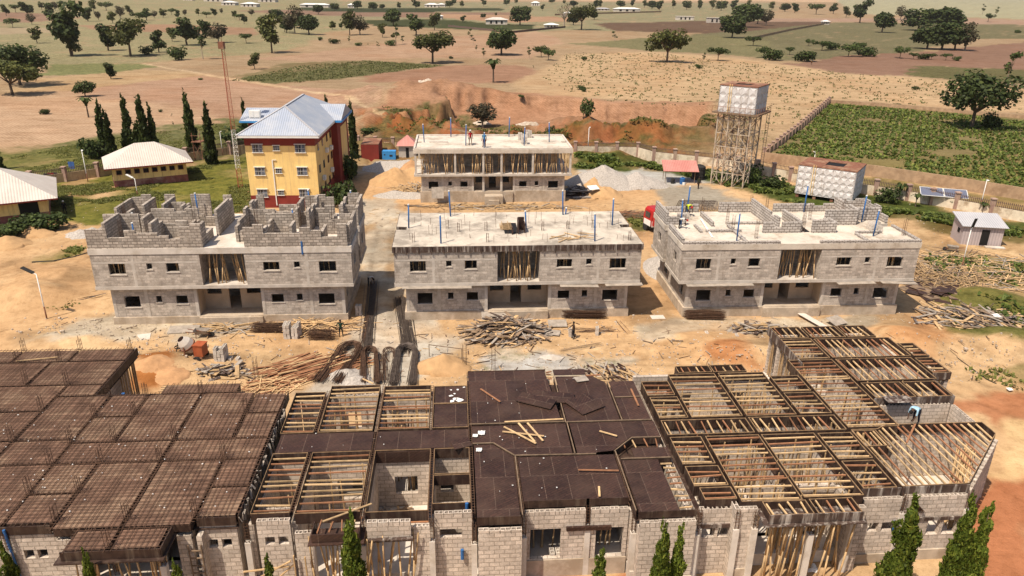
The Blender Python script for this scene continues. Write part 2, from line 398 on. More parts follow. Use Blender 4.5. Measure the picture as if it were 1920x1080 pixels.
# soil and field patches: (colour as the sunlit photo shows it, edge softness m, edge raggedness m, patchiness, outline)
SAND = (224, 178, 128)
ZONES = [
 # far plain
 ((186, 150, 106), 20, 10, .0, P((-900, -8), (3000, -8), (2600, 290), (1340, 300), (1060, 300), (760, 290), (-300, 330))),
 ((168, 150, 102), 8, 10, .38, P((-400, -10), (640, -10), (640, 60), (560, 84), (470, 104), (330, 117), (120, 119), (-300, 125))),
 ((162, 146, 102), 10, 12, .42, P((560, 2), (1450, 6), (1440, 66), (1280, 62), (1100, 55), (960, 60), (800, 52), (640, 42))),
 ((178, 134, 96), 5, 5, .1, P((160, 47), (330, 46), (490, 52), (470, 67), (330, 62), (190, 56))),
 ((186, 158, 116), 4, 6, .2, P((-200, 55), (110, 52), (120, 62), (-200, 68))),
 ((166, 126, 96), 6, 5, .1, P((-100, 22), (60, 24), (160, 34), (60, 42), (-100, 40))),
 ((160, 122, 94), 5, 5, .1, P((440, 20), (560, 18), (720, 22), (980, 24), (980, 31), (760, 33), (560, 28))),
 ((82, 82, 44), 3, 3, .15, P((684, 38), (830, 36), (920, 44), (1000, 48), (1000, 56), (900, 56), (690, 48))),
 ((74, 76, 44), 3, 3, .15, P((560, 14), (700, 15), (940, 16), (940, 20), (720, 24), (570, 20))),
 ((194, 146, 104), 4, 4, .1, P((800, 26), (940, 28), (1100, 34), (1090, 40), (960, 42), (830, 34))),
 ((122, 92, 68), 4, 4, .25, P((1110, 44), (1300, 40), (1560, 38), (1540, 46), (1440, 70), (1300, 62), (1160, 58))),
 ((188, 148, 116), 4, 3, .1, P((1440, 34), (1800, 34), (2100, 44), (2100, 52), (1700, 42), (1440, 40))),
 ((190, 174, 130), 8, 6, .25, P((1560, -8), (2400, -8), (2400, 36), (1920, 36), (1600, 26))),
 ((132, 118, 78), 4, 5, .32, P((1300, 66), (1560, 42), (1730, 44), (2000, 48), (2000, 72), (1830, 74), (1720, 96), (1520, 112), (1460, 114), (1330, 100))),
 ((140, 126, 80), 2, 4, .3, P((1066, 81), (1230, 72), (1330, 66), (1450, 76), (1470, 112), (1330, 101), (1230, 95))),
 ((158, 116, 88), 2, 3, .05, P((1470, 122), (1570, 106), (1720, 98), (2000, 72), (2100, 80), (2100, 132), (1920, 131), (1725, 124), (1702, 143), (1570, 136))),
 ((120, 108, 62), 2, 2, .15, P((1712, 123), (1920, 131), (2050, 138), (2050, 166), (1780, 149), (1704, 143))),
 ((118, 108, 60), 2, 3, .15, P((440, 150), (560, 122), (690, 113), (832, 122), (724, 138), (560, 155), (480, 160))),
 ((146, 124, 78), 3, 4, .3, P((520, 121), (640, 112), (700, 116), (560, 138), (460, 146))),
 ((196, 152, 112), 3, 5, .0, P((480, 112), (800, 72), (1000, 58), (1060, 80), (980, 112), (840, 108), (700, 110), (560, 116))),
 ((180, 130, 94), 3, 4, .0, P((720, 140), (830, 123), (960, 124), (1020, 134), (960, 155), (800, 154), (700, 156))),
 ((212, 170, 118), 5, 5, .1, P((1060, 100), (1230, 96), (1330, 104), (1470, 122), (1570, 138), (1700, 144), (1920, 160), (2100, 175), (2100, 225), (1780, 206), (1560, 188), (1440, 285), (1350, 199), (1180, 187), (1000, 176), (960, 150), (1020, 130))),
 ((140, 134, 76), 2, 2, .15, P((78, 142), (96, 121), (200, 118), (290, 122), (310, 126), (262, 131), (180, 140))),
 ((200, 160, 108), 2, 2, .05, P((10, 176), (80, 146), (270, 130), (360, 136), (395, 142), (280, 152), (130, 170))),
 ((194, 148, 110), 4, 4, .05, P((150, 172), (300, 150), (400, 142), (520, 160), (700, 178), (660, 215), (460, 245), (300, 240), (180, 200))),
 ((206, 162, 118), 6, 6, .0, P((-200, 190), (140, 172), (300, 205), (420, 232), (330, 250), (180, 262), (-200, 300))),
 ((222, 182, 132), .8, .5, .0, P((262, 119), (280, 121), (420, 144), (560, 166), (640, 184), (700, 205), (726, 225), (738, 250), (724, 250), (712, 226), (690, 206), (636, 187), (556, 169), (416, 147))),
 # verge outside the left fence, compound lawns
 ((126, 118, 64), 3, 3, .35, P((-300, 296), (0, 282), (180, 256), (330, 232), (450, 222), (470, 262), (460, 296), (330, 304), (60, 332), (-300, 360))),
 ((132, 124, 56), 2, 2, .35, P((-200, 360), (60, 338), (200, 335), (340, 312), (470, 292), (480, 400), (300, 420), (120, 415), (60, 440), (-200, 450))),
 ((178, 140, 92), 2, 2, .4, P((96, 350), (180, 332), (210, 352), (160, 372), (110, 372))),
 ((88, 94, 42), 1.5, 1.5, .3, P((1072, 294), (1240, 298), (1350, 322), (1480, 345), (1640, 366), (1800, 402), (2100, 440), (2100, 470), (1900, 452), (1740, 420), (1620, 402), (1500, 386), (1300, 336), (1230, 322), (1070, 318))),
 ((126, 104, 60), 1.5, 2, .4, P((1640, 390), (1760, 402), (2000, 440), (2000, 474), (1840, 452), (1700, 420))),
 ((150, 128, 78), 2, 1.5, .5, P((1430, 300), (1640, 330), (2100, 400), (2100, 432), (1760, 390), (1540, 345), (1420, 318))),
 # planted field soil, right
 ((150, 128, 76), 1.5, .6, .0, P((1560, 192), (1770, 208), (2200, 246), (2200, 400), (1930, 362), (1640, 318), (1440, 288))),
 # borrow pit
 ((190, 136, 94), 4, 3, .2, P((690, 205), (800, 160), (900, 172), (1040, 178), (1180, 189), (1340, 200), (1352, 245), (1340, 275), (1080, 275), (880, 252), (730, 256), (700, 235))),
 ((122, 108, 60), 2.5, 3, .45, P((720, 208), (860, 192), (1000, 214), (1180, 216), (1340, 240), (1350, 268), (1090, 272), (1000, 262), (880, 250), (740, 250))),
 ((206, 152, 98), 1.5, 1.5, .1, P((748, 214), (820, 200), (860, 201), (830, 214), (770, 220))),
 ((206, 150, 98), 1.5, 1.5, .1, P((836, 222), (930, 218), (1100, 232), (1090, 246), (960, 246), (850, 250))),
 ((222, 178, 124), 1, 1, .0, P((700, 205), (726, 214), (740, 245), (760, 262), (720, 262), (722, 244), (712, 224))),
 # site: gravelly grey work yards
 ((208, 182, 150), 2, 2, .4, P((20, 650), (60, 626), (190, 600), (330, 606), (470, 604), (430, 640), (330, 652), (240, 660), (120, 660))),
 ((208, 186, 160), 1.5, 1.5, .4, P((610, 700), (640, 640), (655, 600), (690, 575), (765, 572), (800, 600), (850, 640), (800, 690), (780, 740), (600, 740))),
 ((196, 180, 160), 1.5, 1.5, .25, P((690, 300), (780, 296), (800, 330), (780, 360), (720, 352), (680, 345))),
 ((206, 194, 178), 2, 1.5, .1, P((1080, 318), (1250, 318), (1340, 345), (1300, 352), (1180, 356), (1090, 345))),
 ((176, 158, 134), 1.5, 1.5, .1, P((1236, 346), (1330, 350), (1390, 385), (1270, 390), (1240, 368))),
 ((214, 190, 160), 1.5, 2, .35, P((960, 640), (1060, 655), (1200, 652), (1190, 690), (1000, 700), (930, 690))),
 ((212, 196, 178), 1.2, 1.2, .1, P((930, 670), (1060, 660), (1080, 690), (960, 692))),
 ((214, 186, 152), 1.5, 1.5, .35, P((1200, 600), (1640, 590), (1640, 618), (1440, 620), (1200, 622))),
 ((208, 186, 158), 1.5, 1.5, .3, P((660, 380), (760, 376), (770, 400), (730, 420), (680, 410))),
 ((226, 198, 164), 2.5, 2, .0, P((686, 415), (740, 400), (740, 560), (690, 560))),
 ((196, 122, 66), 1.5, 1.2, .1, P((265, 690), (330, 676), (345, 700), (310, 740), (260, 730))),
 ((196, 132, 84), 1.5, 1.5, .3, P((1330, 660), (1420, 645), (1440, 680), (1380, 690))),
 ((212, 152, 100), 2, 1.5, .2, P((1650, 620), (1740, 600), (1790, 640), (1770, 700), (1690, 650))),
 ((196, 130, 88), 2, 2, .25, P((1800, 760), (1860, 740), (2000, 760), (2000, 800), (1880, 800), (1840, 800))),
 ((236, 192, 136), 2, 1.5, .0, P((1870, 805), (2000, 790), (2000, 900), (1890, 900), (1860, 870))),
 ((198, 126, 84), 1.5, 2, .25, P((1860, 905), (2000, 890), (2000, 1300), (1820, 1300), (1830, 1000))),
 ((192, 108, 66), 1.2, 1.2, .1, P((1000, 1052), (1200, 1050), (1200, 1100), (1000, 1100))),
 ((128, 118, 62), 1.2, 1.5, .62, P((1720, 478), (1800, 474), (1900, 486), (2050, 520), (2050, 660), (1900, 650), (1800, 640), (1740, 560))),
 ((216, 172, 122), 2, 1.5, .0, P((1740, 430), (1860, 450), (2050, 470), (2050, 495), (1860, 476), (1730, 464))),
 ((132, 118, 60), .8, .8, .4, P((60, 484), (160, 462), (160, 474), (90, 492))),
 ((104, 98, 50), 1, .8, .4, P((1170, 400), (1220, 405), (1215, 430), (1180, 432))),
 ((134, 122, 66), 1.2, 1.5, .5, P((1870, 690), (1960, 690), (1960, 740), (1880, 735))),
]
def build_ground():
    rows = [-17.5, -16, -14.5, -13, -11.5, -10, -8.5, -7, -5.5, -4, -3, -2, -1]
    y = 0.0
    while y < 330: rows.append(y); y += 1.6
    while y < 1360: rows.append(y); y += 3.6
    cols = np.arange(-420, 2345, 4.4); rows = np.array(rows[::-1])
    PX, PY = np.meshgrid(cols, rows)
    a = (PX - 960) / FOC; b = (540 - PY) / FOC
    xr = a * cos(ROLL) + b * sin(ROLL); up = -a * sin(ROLL) + b * cos(ROLL)
    dz = -sin(PITCH) + up * cos(PITCH); dz = np.minimum(dz, (-.0028 - 2e-5 * np.arange(len(rows))[::-1])[:, None]); t = -CAMH / dz
    X = xr * t; Y = (cos(PITCH) + up * sin(PITCH)) * t
    X = np.vstack([np.full((1, X.shape[1]), 0) + X[:1] * 2.0, X]); Y = np.vstack([Y[:1] * 0 - 40.0, Y])
    col = np.zeros(X.shape + (3,)); col[:] = lin(SAND)
    nx = (fbm(X, Y, 9, 4, 1) - .5); ny = (fbm(X, Y, 9, 4, 2) - .5); pn = fbm(X, Y, 7, 5, 3)
    lx = (fbm(X, Y, 60, 4, 5) - .5); ly = (fbm(X, Y, 60, 4, 6) - .5)
    fine = (fbm(X, Y, 2.4, 4, 8) - .5) * 1.6
    veg = np.zeros(X.shape); fur = np.zeros(X.shape)
    for c, soft, rag, pat, poly in ZONES:
        ax, ay = (nx, ny) if rag < 4 else (lx, ly)
        d = inside_dist(X + ax * rag * 4, Y + ay * rag * 4, poly) + fine * min(4, soft * 1.6)
        m = sstep(-soft / 2, soft / 2, d)
        if pat: m = m * sstep(pat * .95 - .28, pat * .95 + .12, pn)
        lc = np.array(lin(c)); col = col * (1 - m[..., None]) + lc * m[..., None]
        g = 1.0 if (c[1] > c[0] * .88 and c[2] < c[0] * .75) else 0.0
        veg = veg * (1 - m) + g * m
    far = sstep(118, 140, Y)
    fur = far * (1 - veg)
    big = fbm(X, Y, 26, 5, 9)
    col *= (0.86 + .28 * big)[..., None]
    # drier and redder drifts across the bare soil
    red = sstep(.5, .68, fbm(X, Y, 15, 5, 21)) * (1 - veg)
    col *= 1 + red[..., None] * (np.array([-.03, -.09, -.14]))
    pale = sstep(.56, .72, fbm(X, Y, 5, 5, 31)) * (1 - veg) * (1 - far)
    col *= 1 + pale[..., None] * np.array([.07, .09, .11])
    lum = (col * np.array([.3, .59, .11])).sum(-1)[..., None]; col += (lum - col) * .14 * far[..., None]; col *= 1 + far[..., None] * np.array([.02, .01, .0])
    col = np.clip(col * np.array([.60, .67, .75]), .005, .8)
    # relief
    Z = (fbm(X, Y, 14, 4, 41) - .5) * .25 * sstep(45, 75, Y) * (1 - .6 * far)
    pit = (fbm(X, Y, 7, 4, 81) - .5) * 11 + inside_dist(X + nx * 14, Y + ny * 10, P((740, 218), (860, 184), (1000, 189), (1150, 195), (1330, 205), (1336, 240), (1260, 256), (1060, 252), (900, 244), (780, 240)))
    Z -= 4.4 * sstep(-.4, 2.2, pit) * (0.75 + .5 * fbm(X, Y, 18, 3, 44))
    for px, py, rx, ry, h in ((800, 181, 24, 9, 4.2), (735, 190, 18, 6, 2.4), (770, 238, 16, 5, 2.2), (880, 235, 14, 5, 1.6), (1120, 226, 9, 6, 3.2), (1300, 235, 9, 5, 2.6), (1120, 258, 8, 4, 2.4), (1200, 258, 10, 4, 2.6), (1320, 258, 10, 4, 1.8),
                              (1080, 206, 10, 5, 2.5), (1000, 190, 16, 5, 1.5), (1180, 205, 12, 5, 1.2), (1360, 200, 12, 6, 1.4),
                              (60, 560, 5, 3.5, 1.3), (110, 520, 5, 3, .8), (300, 690, 3.5, 2.5, .9), (1400, 665, 4, 2.2, .8), (1690, 640, 4, 3, 1.0), (120, 645, 5, 2.5, .7), (1280, 640, 5, 2.5, .5), (1850, 560, 4, 3, .9), (1890, 640, 5, 2.5, 1.0)):
        x, y = at(px, py); q = ((X - x) / rx) ** 2 + ((Y - y) / ry) ** 2
        Z += h * np.exp(-q * 1.6) * (.62 + .76 * fbm(X, Y, 3.2, 4, 47))
    site = sstep(42, 48, Y) * (1 - sstep(88, 98, Y)) * (1 - veg)
    st = fbm(X, Y, 4.2, 6, 61); col *= (1 - .30 * sstep(.56, .70, st) * site)[..., None]
    st = fbm(X, Y, 2.2, 5, 67); col *= 1 + (sstep(.58, .72, st) * site)[..., None] * np.array([.12, .17, .21])
    pr = np.exp(-((X + 5) / 46) ** 4 - ((Y - 152) / 30) ** 4)
    g1 = np.abs(fbm(X, Y, 9, 5, 71) - .5) * 2; Z += pr * (fbm(X, Y, 6, 6, 72) - .45) * 4.6 - pr * (1 - sstep(0, .2, g1)) * 1.5 + pr * np.abs(fbm(X, Y, 2.6, 4, 79) - .5) * 2.2
    rough = fbm(X, Y, 5, 5, 73); col *= (1 - pr[..., None] * .5 * sstep(.46, .66, rough)[..., None] * np.array([1, 1.05, 1.1])); 
    gp = pr * sstep(.47, .56, fbm(X, Y, 11, 6, 74)); gp = gp * (1 - sstep(170, 196, Y + nx * 40)); col = col * (1 - gp[..., None] * .8) + gp[..., None] * .8 * np.array(lin((112, 100, 52), .6)); veg = np.maximum(veg, gp)
    # raw red earth on the steep cut faces of the borrow pit
    sl = np.hypot(np.gradient(Z, axis=0) / (np.abs(np.gradient(Y, axis=0)) + .02), np.gradient(Z, axis=1) / (np.abs(np.gradient(X, axis=1)) + .02))
    rd = pr * sstep(.32, .8, sl) * (.55 + .45 * sstep(.4, .6, fbm(X, Y, 3, 4, 83))); rd = rd[..., None] * .85
    col = col * (1 - rd) + rd * np.array(lin((176, 108, 68), .62)); veg = veg * (1 - rd[..., 0])
    # tyre tracks
    for pts in (((0, 520), (120, 470), (200, 430)), ((-40, 560), (160, 500), (230, 470)), ((700, 600), (705, 500), (715, 420), (760, 392)), ((730, 600), (728, 500), (740, 425), (800, 395)), ((460, 650), (700, 655), (900, 660), (1180, 655), (1420, 632)), ((840, 672), (1060, 662), (1300, 665), (1400, 640)), ((1740, 452), (1860, 470), (2000, 492)), ((1700, 690), (1800, 720), (1900, 760)), ((1690, 640), (1790, 690), (1920, 720)), ((1120, 370), (1180, 400), (1200, 420)), ((1220, 350), (1100, 372), (1010, 392))):
        q = P(*pts)
        for (x0, y0), (x1, y1) in zip(q[:-1], q[1:]):
            L2 = (x1 - x0) ** 2 + (y1 - y0) ** 2; t = np.clip(((X - x0) * (x1 - x0) + (Y - y0) * (y1 - y0)) / L2, 0, 1)
            d = np.hypot(X - x0 - t * (x1 - x0) + nx * 1.2, Y - y0 - t * (y1 - y0) + ny * 1.2)
            for o_ in (.0, 1.7):
                k = np.exp(-((d - o_) / .22) ** 2) * (.4 + .9 * pn); Z -= .07 * k; col *= (1 - .17 * k)[..., None]
    col = np.clip(col, .004, .8)
    Z[0] = 0
    nr, nc = X.shape
    me = bpy.data.meshes.new('ground'); me.vertices.add(nr * nc)
    me.vertices.foreach_set('co', np.stack([X, Y, Z], -1).ravel())
    idx = np.arange(nr * nc).reshape(nr, nc)
    q = np.stack([idx[:-1, :-1], idx[:-1, 1:], idx[1:, 1:], idx[1:, :-1]], -1).reshape(-1, 4)
    me.loops.add(q.size); me.loops.foreach_set('vertex_index', q.ravel())
    me.polygons.add(len(q)); me.polygons.foreach_set('loop_start', np.arange(0, q.size, 4))
    me.polygons.foreach_set('use_smooth', np.ones(len(q), bool))
    at_ = me.attributes.new('soil', 'FLOAT_COLOR', 'POINT')
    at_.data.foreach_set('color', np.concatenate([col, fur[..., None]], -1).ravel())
    v_ = me.attributes.new('green', 'FLOAT', 'POINT'); v_.data.foreach_set('value', veg.ravel())
    me.update(calc_edges=True)
    o = bpy.data.objects.new('ground', me); C.objects.link(o); o['kind'] = 'structure'
    m, t, bs = base_mat('site_soil', .97); bs.inputs['Specular IOR Level'].default_value = .05
    vec = N(t, 'ShaderNodeTexCoord').outputs['Object']
    ac = N(t, 'ShaderNodeAttribute', attribute_name='soil'); ag = N(t, 'ShaderNodeAttribute', attribute_name='green')
    n1 = noise(t, vec, 1.3, 8, .72); n2 = noise(t, vec, .18, 6, .65); n3 = noise(t, vec, 5.0, 4, .7)
    col = mix(t, ac.outputs['Color'], ramp(t, n1, [(.28, (.70, .66, .62)), (.5, (1, 1, 1)), (.72, (1.16, 1.17, 1.2))]), 1.0, 'MULTIPLY')
    col = mix(t, col, ramp(t, n2, [(.3, (.84, .81, .78)), (.7, (1.1, 1.1, 1.1))]), 1.0, 'MULTIPLY')
    # scattered dark clods, twigs and pale stones
    col = mix(t, col, (.10, .07, .045), ramp(t, n3, [(.70, (0, 0, 0)), (.76, (.6, .6, .6))]))
    n4 = noise(t, vec, 3.1, 5, .8)
    col = mix(t, col, (.55, .50, .43), ramp(t, n4, [(.71, (0, 0, 0)), (.75, (.55, .55, .55))]))
    # ridged rows on the far fields, mottled growth on the greens
    wv = N(t, 'ShaderNodeTexWave'); wv.bands_direction = 'DIAGONAL'; wv.inputs['Scale'].default_value = .75; wv.inputs['Distortion'].default_value = 3.5
    wv.inputs['Detail'].default_value = 2; wv.inputs['Detail Scale'].default_value = .6; t.links.new(vec, wv.inputs['Vector'])
    rowc = ramp(t, wv.outputs['Fac'], [(.2, (.91, .88, .86)), (.7, (1.04, 1.04, 1.04))])
    col2 = mix(t, col, rowc, 1.0, 'MULTIPLY'); col = mix(t, col, col2, ac.outputs['Alpha'])
    gm = ramp(t, noise(t, vec, .7, 7, .75), [(.36, (.5, .56, .46)), (.52, (1, 1, 1)), (.68, (1.35, 1.2, 1.05))])
    col3 = mix(t, col, gm, 1.0, 'MULTIPLY'); col = mix(t, col, col3, ag.outputs['Fac'])
    vo = N(t, 'ShaderNodeTexVoronoi'); vo.inputs['Scale'].default_value = 2.3; t.links.new(vec, vo.inputs['Vector'])
    col = mix(t, col, ramp(t, vo.outputs['Distance'], [(.05, (.62, .58, .54)), (.16, (1, 1, 1))]), ramp(t, noise(t, vec, .35, 5, .7), [(.48, (0, 0, 0)), (.6, (.9, .9, .9))]), 'MULTIPLY')
    mp = N(t, 'ShaderNodeMapping'); mp.inputs['Rotation'].default_value = (0, 0, radians(24)); mp.inputs['Scale'].default_value = (.09, .55, 1); t.links.new(vec, mp.inputs[0])
    fr = ramp(t, noise(t, mp.outputs[0], 1.0, 7, .75), [(.34, (.76, .72, .68)), (.5, (1, 1, 1)), (.66, (1.13, 1.13, 1.13))])
    col = mix(t, col, mix(t, col, fr, 1.0, 'MULTIPLY'), ac.outputs['Alpha'])
    t.links.new(col, bs.inputs['Base Color'])
    hs = N(t, 'ShaderNodeMath', operation='ADD'); t.links.new(n1, hs.inputs[0]); t.links.new(n3, hs.inputs[1])
    bump(t, bs, hs.outputs[0], .55, .12)
    me.materials.append(m)
    bm = {}
    return X, Y, Z
GX, GY, GZ = build_ground()
def gz(x, y):
    """ground height by nearest grid row and column"""
    j = int(np.argmin(np.abs(GY[:, GX.shape[1] // 2] - y))); i = int(np.argmin(np.abs(GX[j] - x)))
    return float(GZ[j, i])
# sky backdrop is the world's Sky Texture

# ------------------------------------------------------------------ apartment blocks under construction
APT_W = 10.45
def props_uv(parent, pts, z0, z1, mat=None, name='prop', lean=.35, r=.045):
    for (u, v) in pts:
        m = MB(); a = R.uniform(-lean, lean); b = R.uniform(-.12, .12)
        mid = (u + a * .5 + R.uniform(-.05, .05), v + b * .5, (z0 + z1) / 2)
        m.tube((u, v, z0), mid, r * 1.1, r, 5); m.tube(mid, (u + a, v + b, z1), r, r * .85, 5)
        m.build(name, mat or M['bamboo'], parent, True)
def apartment(label, loc, yaw, mats, zp=0.75, upper='walls', loose=True, slabmat=None, group='apartment blocks under construction'):
    T = thing('apartment_block', label, 'building', (loc[0], loc[1], 0), yaw, group)
    blk, slab = mats
    G0 = zp                                        # ground floor level
    # plinth
    m = MB(); m.box(-9.72, .42, -.4, 9.72, 9.75, G0); m.box(-2.6, .22, -.4, 2.6, .42, G0 - .06); m.build('plinth', M['plinth'], T)
    # ground floor
    wl = [(-8.6, -7.33, 1.5, 2.5), (-6.0, -5.55, 1.92, 2.5), (-4.4, -3.45, 1.76, 2.5)]
    wr = [(3.45, 4.45, 1.76, 2.5), (5.55, 6.02, 1.92, 2.5), (7.35, 8.68, 1.54, 2.5)]
    for a, b, ops in ((-9.55, -2.62, wl), (2.62, 9.55, wr)):
        m = MB(); m.wall('u', a, b, .55, .78, G0, 3.3, ops); m.build('front_wall', blk, T)
    side = [(1.6, 2.7, 1.6, 2.5), (4.5, 5.0, 1.95, 2.5), (6.8, 7.9, 1.6, 2.5)]
    for x in (-9.55, 9.32):
        m = MB(); m.wall('v', .78, 9.5, x, x + .23, G0, 3.3, side); m.build('side_wall', blk, T)
    m = MB(); m.wall('u', -9.32, 9.32, 9.27, 9.5, G0, 3.3, [(-8, -7, 1.5, 2.5), (7, 8, 1.5, 2.5)]); m.build('rear_wall', blk, T)
    # recessed porch with plastered back wall, two windows and the stair door
    m = MB(); m.wall('u', -2.62, 2.62, 2.2, 2.4, G0, 3.3, [(-2.35, -1.15, 1.95, 2.88), (.98, 2.2, 1.95, 2.88), (-.55, .42, G0, 3.2)])
    m.wall('v', .78, 2.2, -2.85, -2.62, G0, 3.3); m.wall('v', .78, 2.2, 2.62, 2.85, G0, 3.3); m.wall('v', 2.4, 5.0, .42, .6, G0, 3.3)
    m.build('porch_wall', M['plaster'], T)
    m = MB(); m.wall('u', -9.3, 9.3, 5.0, 5.2, G0, 3.3); m.build('added_inner_wall', blk, T)  # added at mid-depth to stop light showing through the windows
    for a, b, c, d in wl + wr:
        m = MB(); m.box(a - .06, .5, c - .07, b + .06, .78, c - .005); m.build('window_sill', M['concrete'], T)
    for u in (-9.42, -6.75, -2.75, 2.75, 6.75, 9.42):
        m = MB(); m.box(u - .13, .53, G0 - (.6 if abs(u) > 9 else .2), u + .13, .79, 3.3); m.build('column', M['concrete'], T)
    # first floor slab, projecting all round, with the side light wells
    poly = [(-APT_W, 0), (APT_W, 0), (APT_W, 4.7), (APT_W - .9, 4.7), (APT_W - .9, 5.6), (APT_W, 5.6), (APT_W, 9.95), (-APT_W, 9.95), (-APT_W, 5.6), (-APT_W + .9, 5.6), (-APT_W + .9, 4.7), (-APT_W, 4.7)]
    m = MB(); m.prism(poly, 3.302, 3.58); m.build('floor_slab', M['concrete'], T)
    if upper == 'walls':
        uo = [(-9.1, -7.8, 4.62, 5.56), (-6.1, -5.66, 5.04, 5.56), (-4.55, -3.55, 4.8, 5.56), (-1.82, 1.76, 3.58, 6.3), (3.2, 4.5, 4.82, 5.56), (5.7, 6.16, 5.04, 5.56), (7.72, 9.12, 4.64, 5.56)]
        m = MB(); m.wall('u', -10.4, 10.4, .05, .28, 3.582, 6.34, uo); m.build('front_wall', blk, T)
        for sg in (-1, 1):
            x0 = 10.17 if sg > 0 else -10.4
            m = MB(); m.wall('v', .28, 4.65, x0, x0 + .23, 3.582, 6.34, [(1.6, 2.6, 4.7, 5.6)])
            m.wall('v', 5.65, 9.67, x0, x0 + .23, 3.582, 6.34, [(7.0, 8.0, 4.7, 5.6)])
            xi = 9.3 if sg > 0 else -9.53
            m.wall('v', 4.42, 5.88, xi, xi + .23, 3.582, 6.34)
            a, b = (9.53, 10.17) if sg > 0 else (-10.17, -9.53)
            m.wall('u', a, b, 4.42, 4.65, 3.582, 6.34); m.wall('u', a, b, 5.65, 5.88, 3.582, 6.34); m.build('side_wall', blk, T)
        m = MB(); m.wall('u', -10.17, 10.17, 9.67, 9.9, 3.582, 6.34, [(-8, -7, 4.7, 5.6)]); m.build('rear_wall', blk, T)
        for a, b, c, d in uo:
            if d < 6: m = MB(); m.box(a - .07, .0, c - .08, b + .07, .28, c - .005); m.build('window_sill', M['concrete'], T)
        m = MB(); m.wall('u', -9.2, 9.2, 3.4, 3.6, 3.582, 6.34); m.wall('v', .3, 3.4, -1.98, -1.82, 3.582, 6.34); m.wall('v', .3, 3.4, 1.76, 1.92, 3.582, 6.34); m.build('added_inner_wall', blk, T)  # walls added so the void stays dark behind its props
        # cast lintel band and pale concrete columns standing 3 mm proud of the blockwork
        m = MB()
        for a, b in ((-10.3, -1.9), (1.85, 10.3)): m.box(a, .046, 5.57, b, .06, 5.70, 0, 0)
        m.build('lintel_band', M['concrete'], T)
        for u in (-7.15, 6.75):
            m = MB(); m.box(u - .11, .047, 3.6, u + .11, .06, 6.33, 0, 0); m.build('column', M['concrete'], T)
        props_uv(T, [(R.uniform(-1.65, 1.6), R.uniform(.2, 1.2)) for _ in range(17)], 3.58, 6.34, lean=.4)
        for a, b, c, d in uo[:1] + uo[2:3] + uo[4:5] + uo[6:7]:
            props_uv(T, [(R.uniform(a + .1, b - .1), R.uniform(.5, 1.0)) for _ in range(4)], 3.58, 6.34, lean=.2)
    else:
        m = MB(); m.wall('u', -9.3, 9.3, 5.0, 5.2, 3.582, 6.34); m.wall('v', 5.2, 9.6, -5, -4.8, 3.582, 6.34); m.build('added_inner_wall', blk, T)  # added walls again stop light showing through the open storey
        for u in (-10.2, -5.05, -1.35, 1.05, 5.2, 10.2):
            for v in (.25, 9.6):
                m = MB(); m.box(u - .13, v - .13, 3.582, u + .13, v + .13, 6.34); m.build('column', M['concrete'], T)
        pts = []
        for k in range(62): pts.append((R.uniform(-10.1, 10.1), R.uniform(.15, .7)))
        for k in range(24): pts.append((R.uniform(-10.1, 10.1), R.uniform(.9, 3)))
        props_uv(T, pts, 3.58, 6.34, lean=.45)
        for u in (-1.35, 1.05):
            m = MB(); m.box(u - .14, .3, 1.17, u + .14, .58, 3.3); m.build('column', M['concrete'], T)
    m = MB(); m.prism([(p[0] * 1.002, p[1]) for p in poly], 6.345, 6.85, 0); m.build('roof_slab', slabmat or slab, T)
    if loose:
        for a, b in ((-9.8, -4.0), (3.5, 6.8), (7.4, 10.6)):
            m = MB(); m.bar((a, -.12, 3.30 + R.uniform(-.06, .05)), (b, -.18, 3.2 + R.uniform(0, .16)), .75, .03); m.build('overhang_board', M['wood_grey'], T)
    return T
def roofwalls(T, segs, mat, z=6.852, name='room_wall', th=.23):
    """freshly laid walls on a roof slab: (axis, a0, a1, position, height, gap list), top broken in block steps"""
    for ax, a0, a1, p, h in segs:
        m = MB(); n = max(1, int(round((a1 - a0) / .96))); hh = h
        for i in range(n):
            b0 = a0 + (a1 - a0) * i / n; b1 = a0 + (a1 - a0) * (i + 1) / n
            k = h
            if R.random() < .22 and n > 1 and h > .3: k = h - .24
            if R.random() < .08 and n > 2 and h > .6: k = h - .48
            if ax == 'u': m.box(b0, p, z, b1, p + th, z + k, 0, .003)
            else: m.box(p, b0, z, p + th, b1, z + k, 0, .003)
        m.build(name, mat, T)
def vent_pipes(T, pts, z=6.85, h=2.0):
    for u, v, hh in pts:
        m = MB(); du = R.uniform(-.12, .12); m.tube((u, v, z - .1), (u + du, v, z + hh), .065, n=8); p = m.build('vent_pipe', M['blue'], T, True)
        m = MB(); m.tube((u + du, v, z + hh), (u + du, v, z + hh + .09), .085, n=8); m.build('pipe_cap', M['white'], p)
def ring(m, u, v, r, z):
    q = [(u - r, v - r, z), (u + r, v - r, z), (u + r, v + r, z), (u - r, v + r, z)]
    for a, b in zip(q, q[1:] + q[:1]): m.bar(a, b, .012, .012)
def starters(T, pts, z, h=1.2, name='starter_bars'):
    for u, v in pts:
        m = MB()
        for a, b in ((-.1, -.1), (.1, -.1), (.1, .1), (-.1, .1)):
            m.tube((u + a, v + b, z - .1), (u + a * R.uniform(.5, 1.2), v + b, z + h * R.uniform(.8, 1.1)), .014, n=4)
        for k in range(3): ring(m, u, v, .11, z + .15 + k * .28)
        m.build(name, M['rebar'], T)

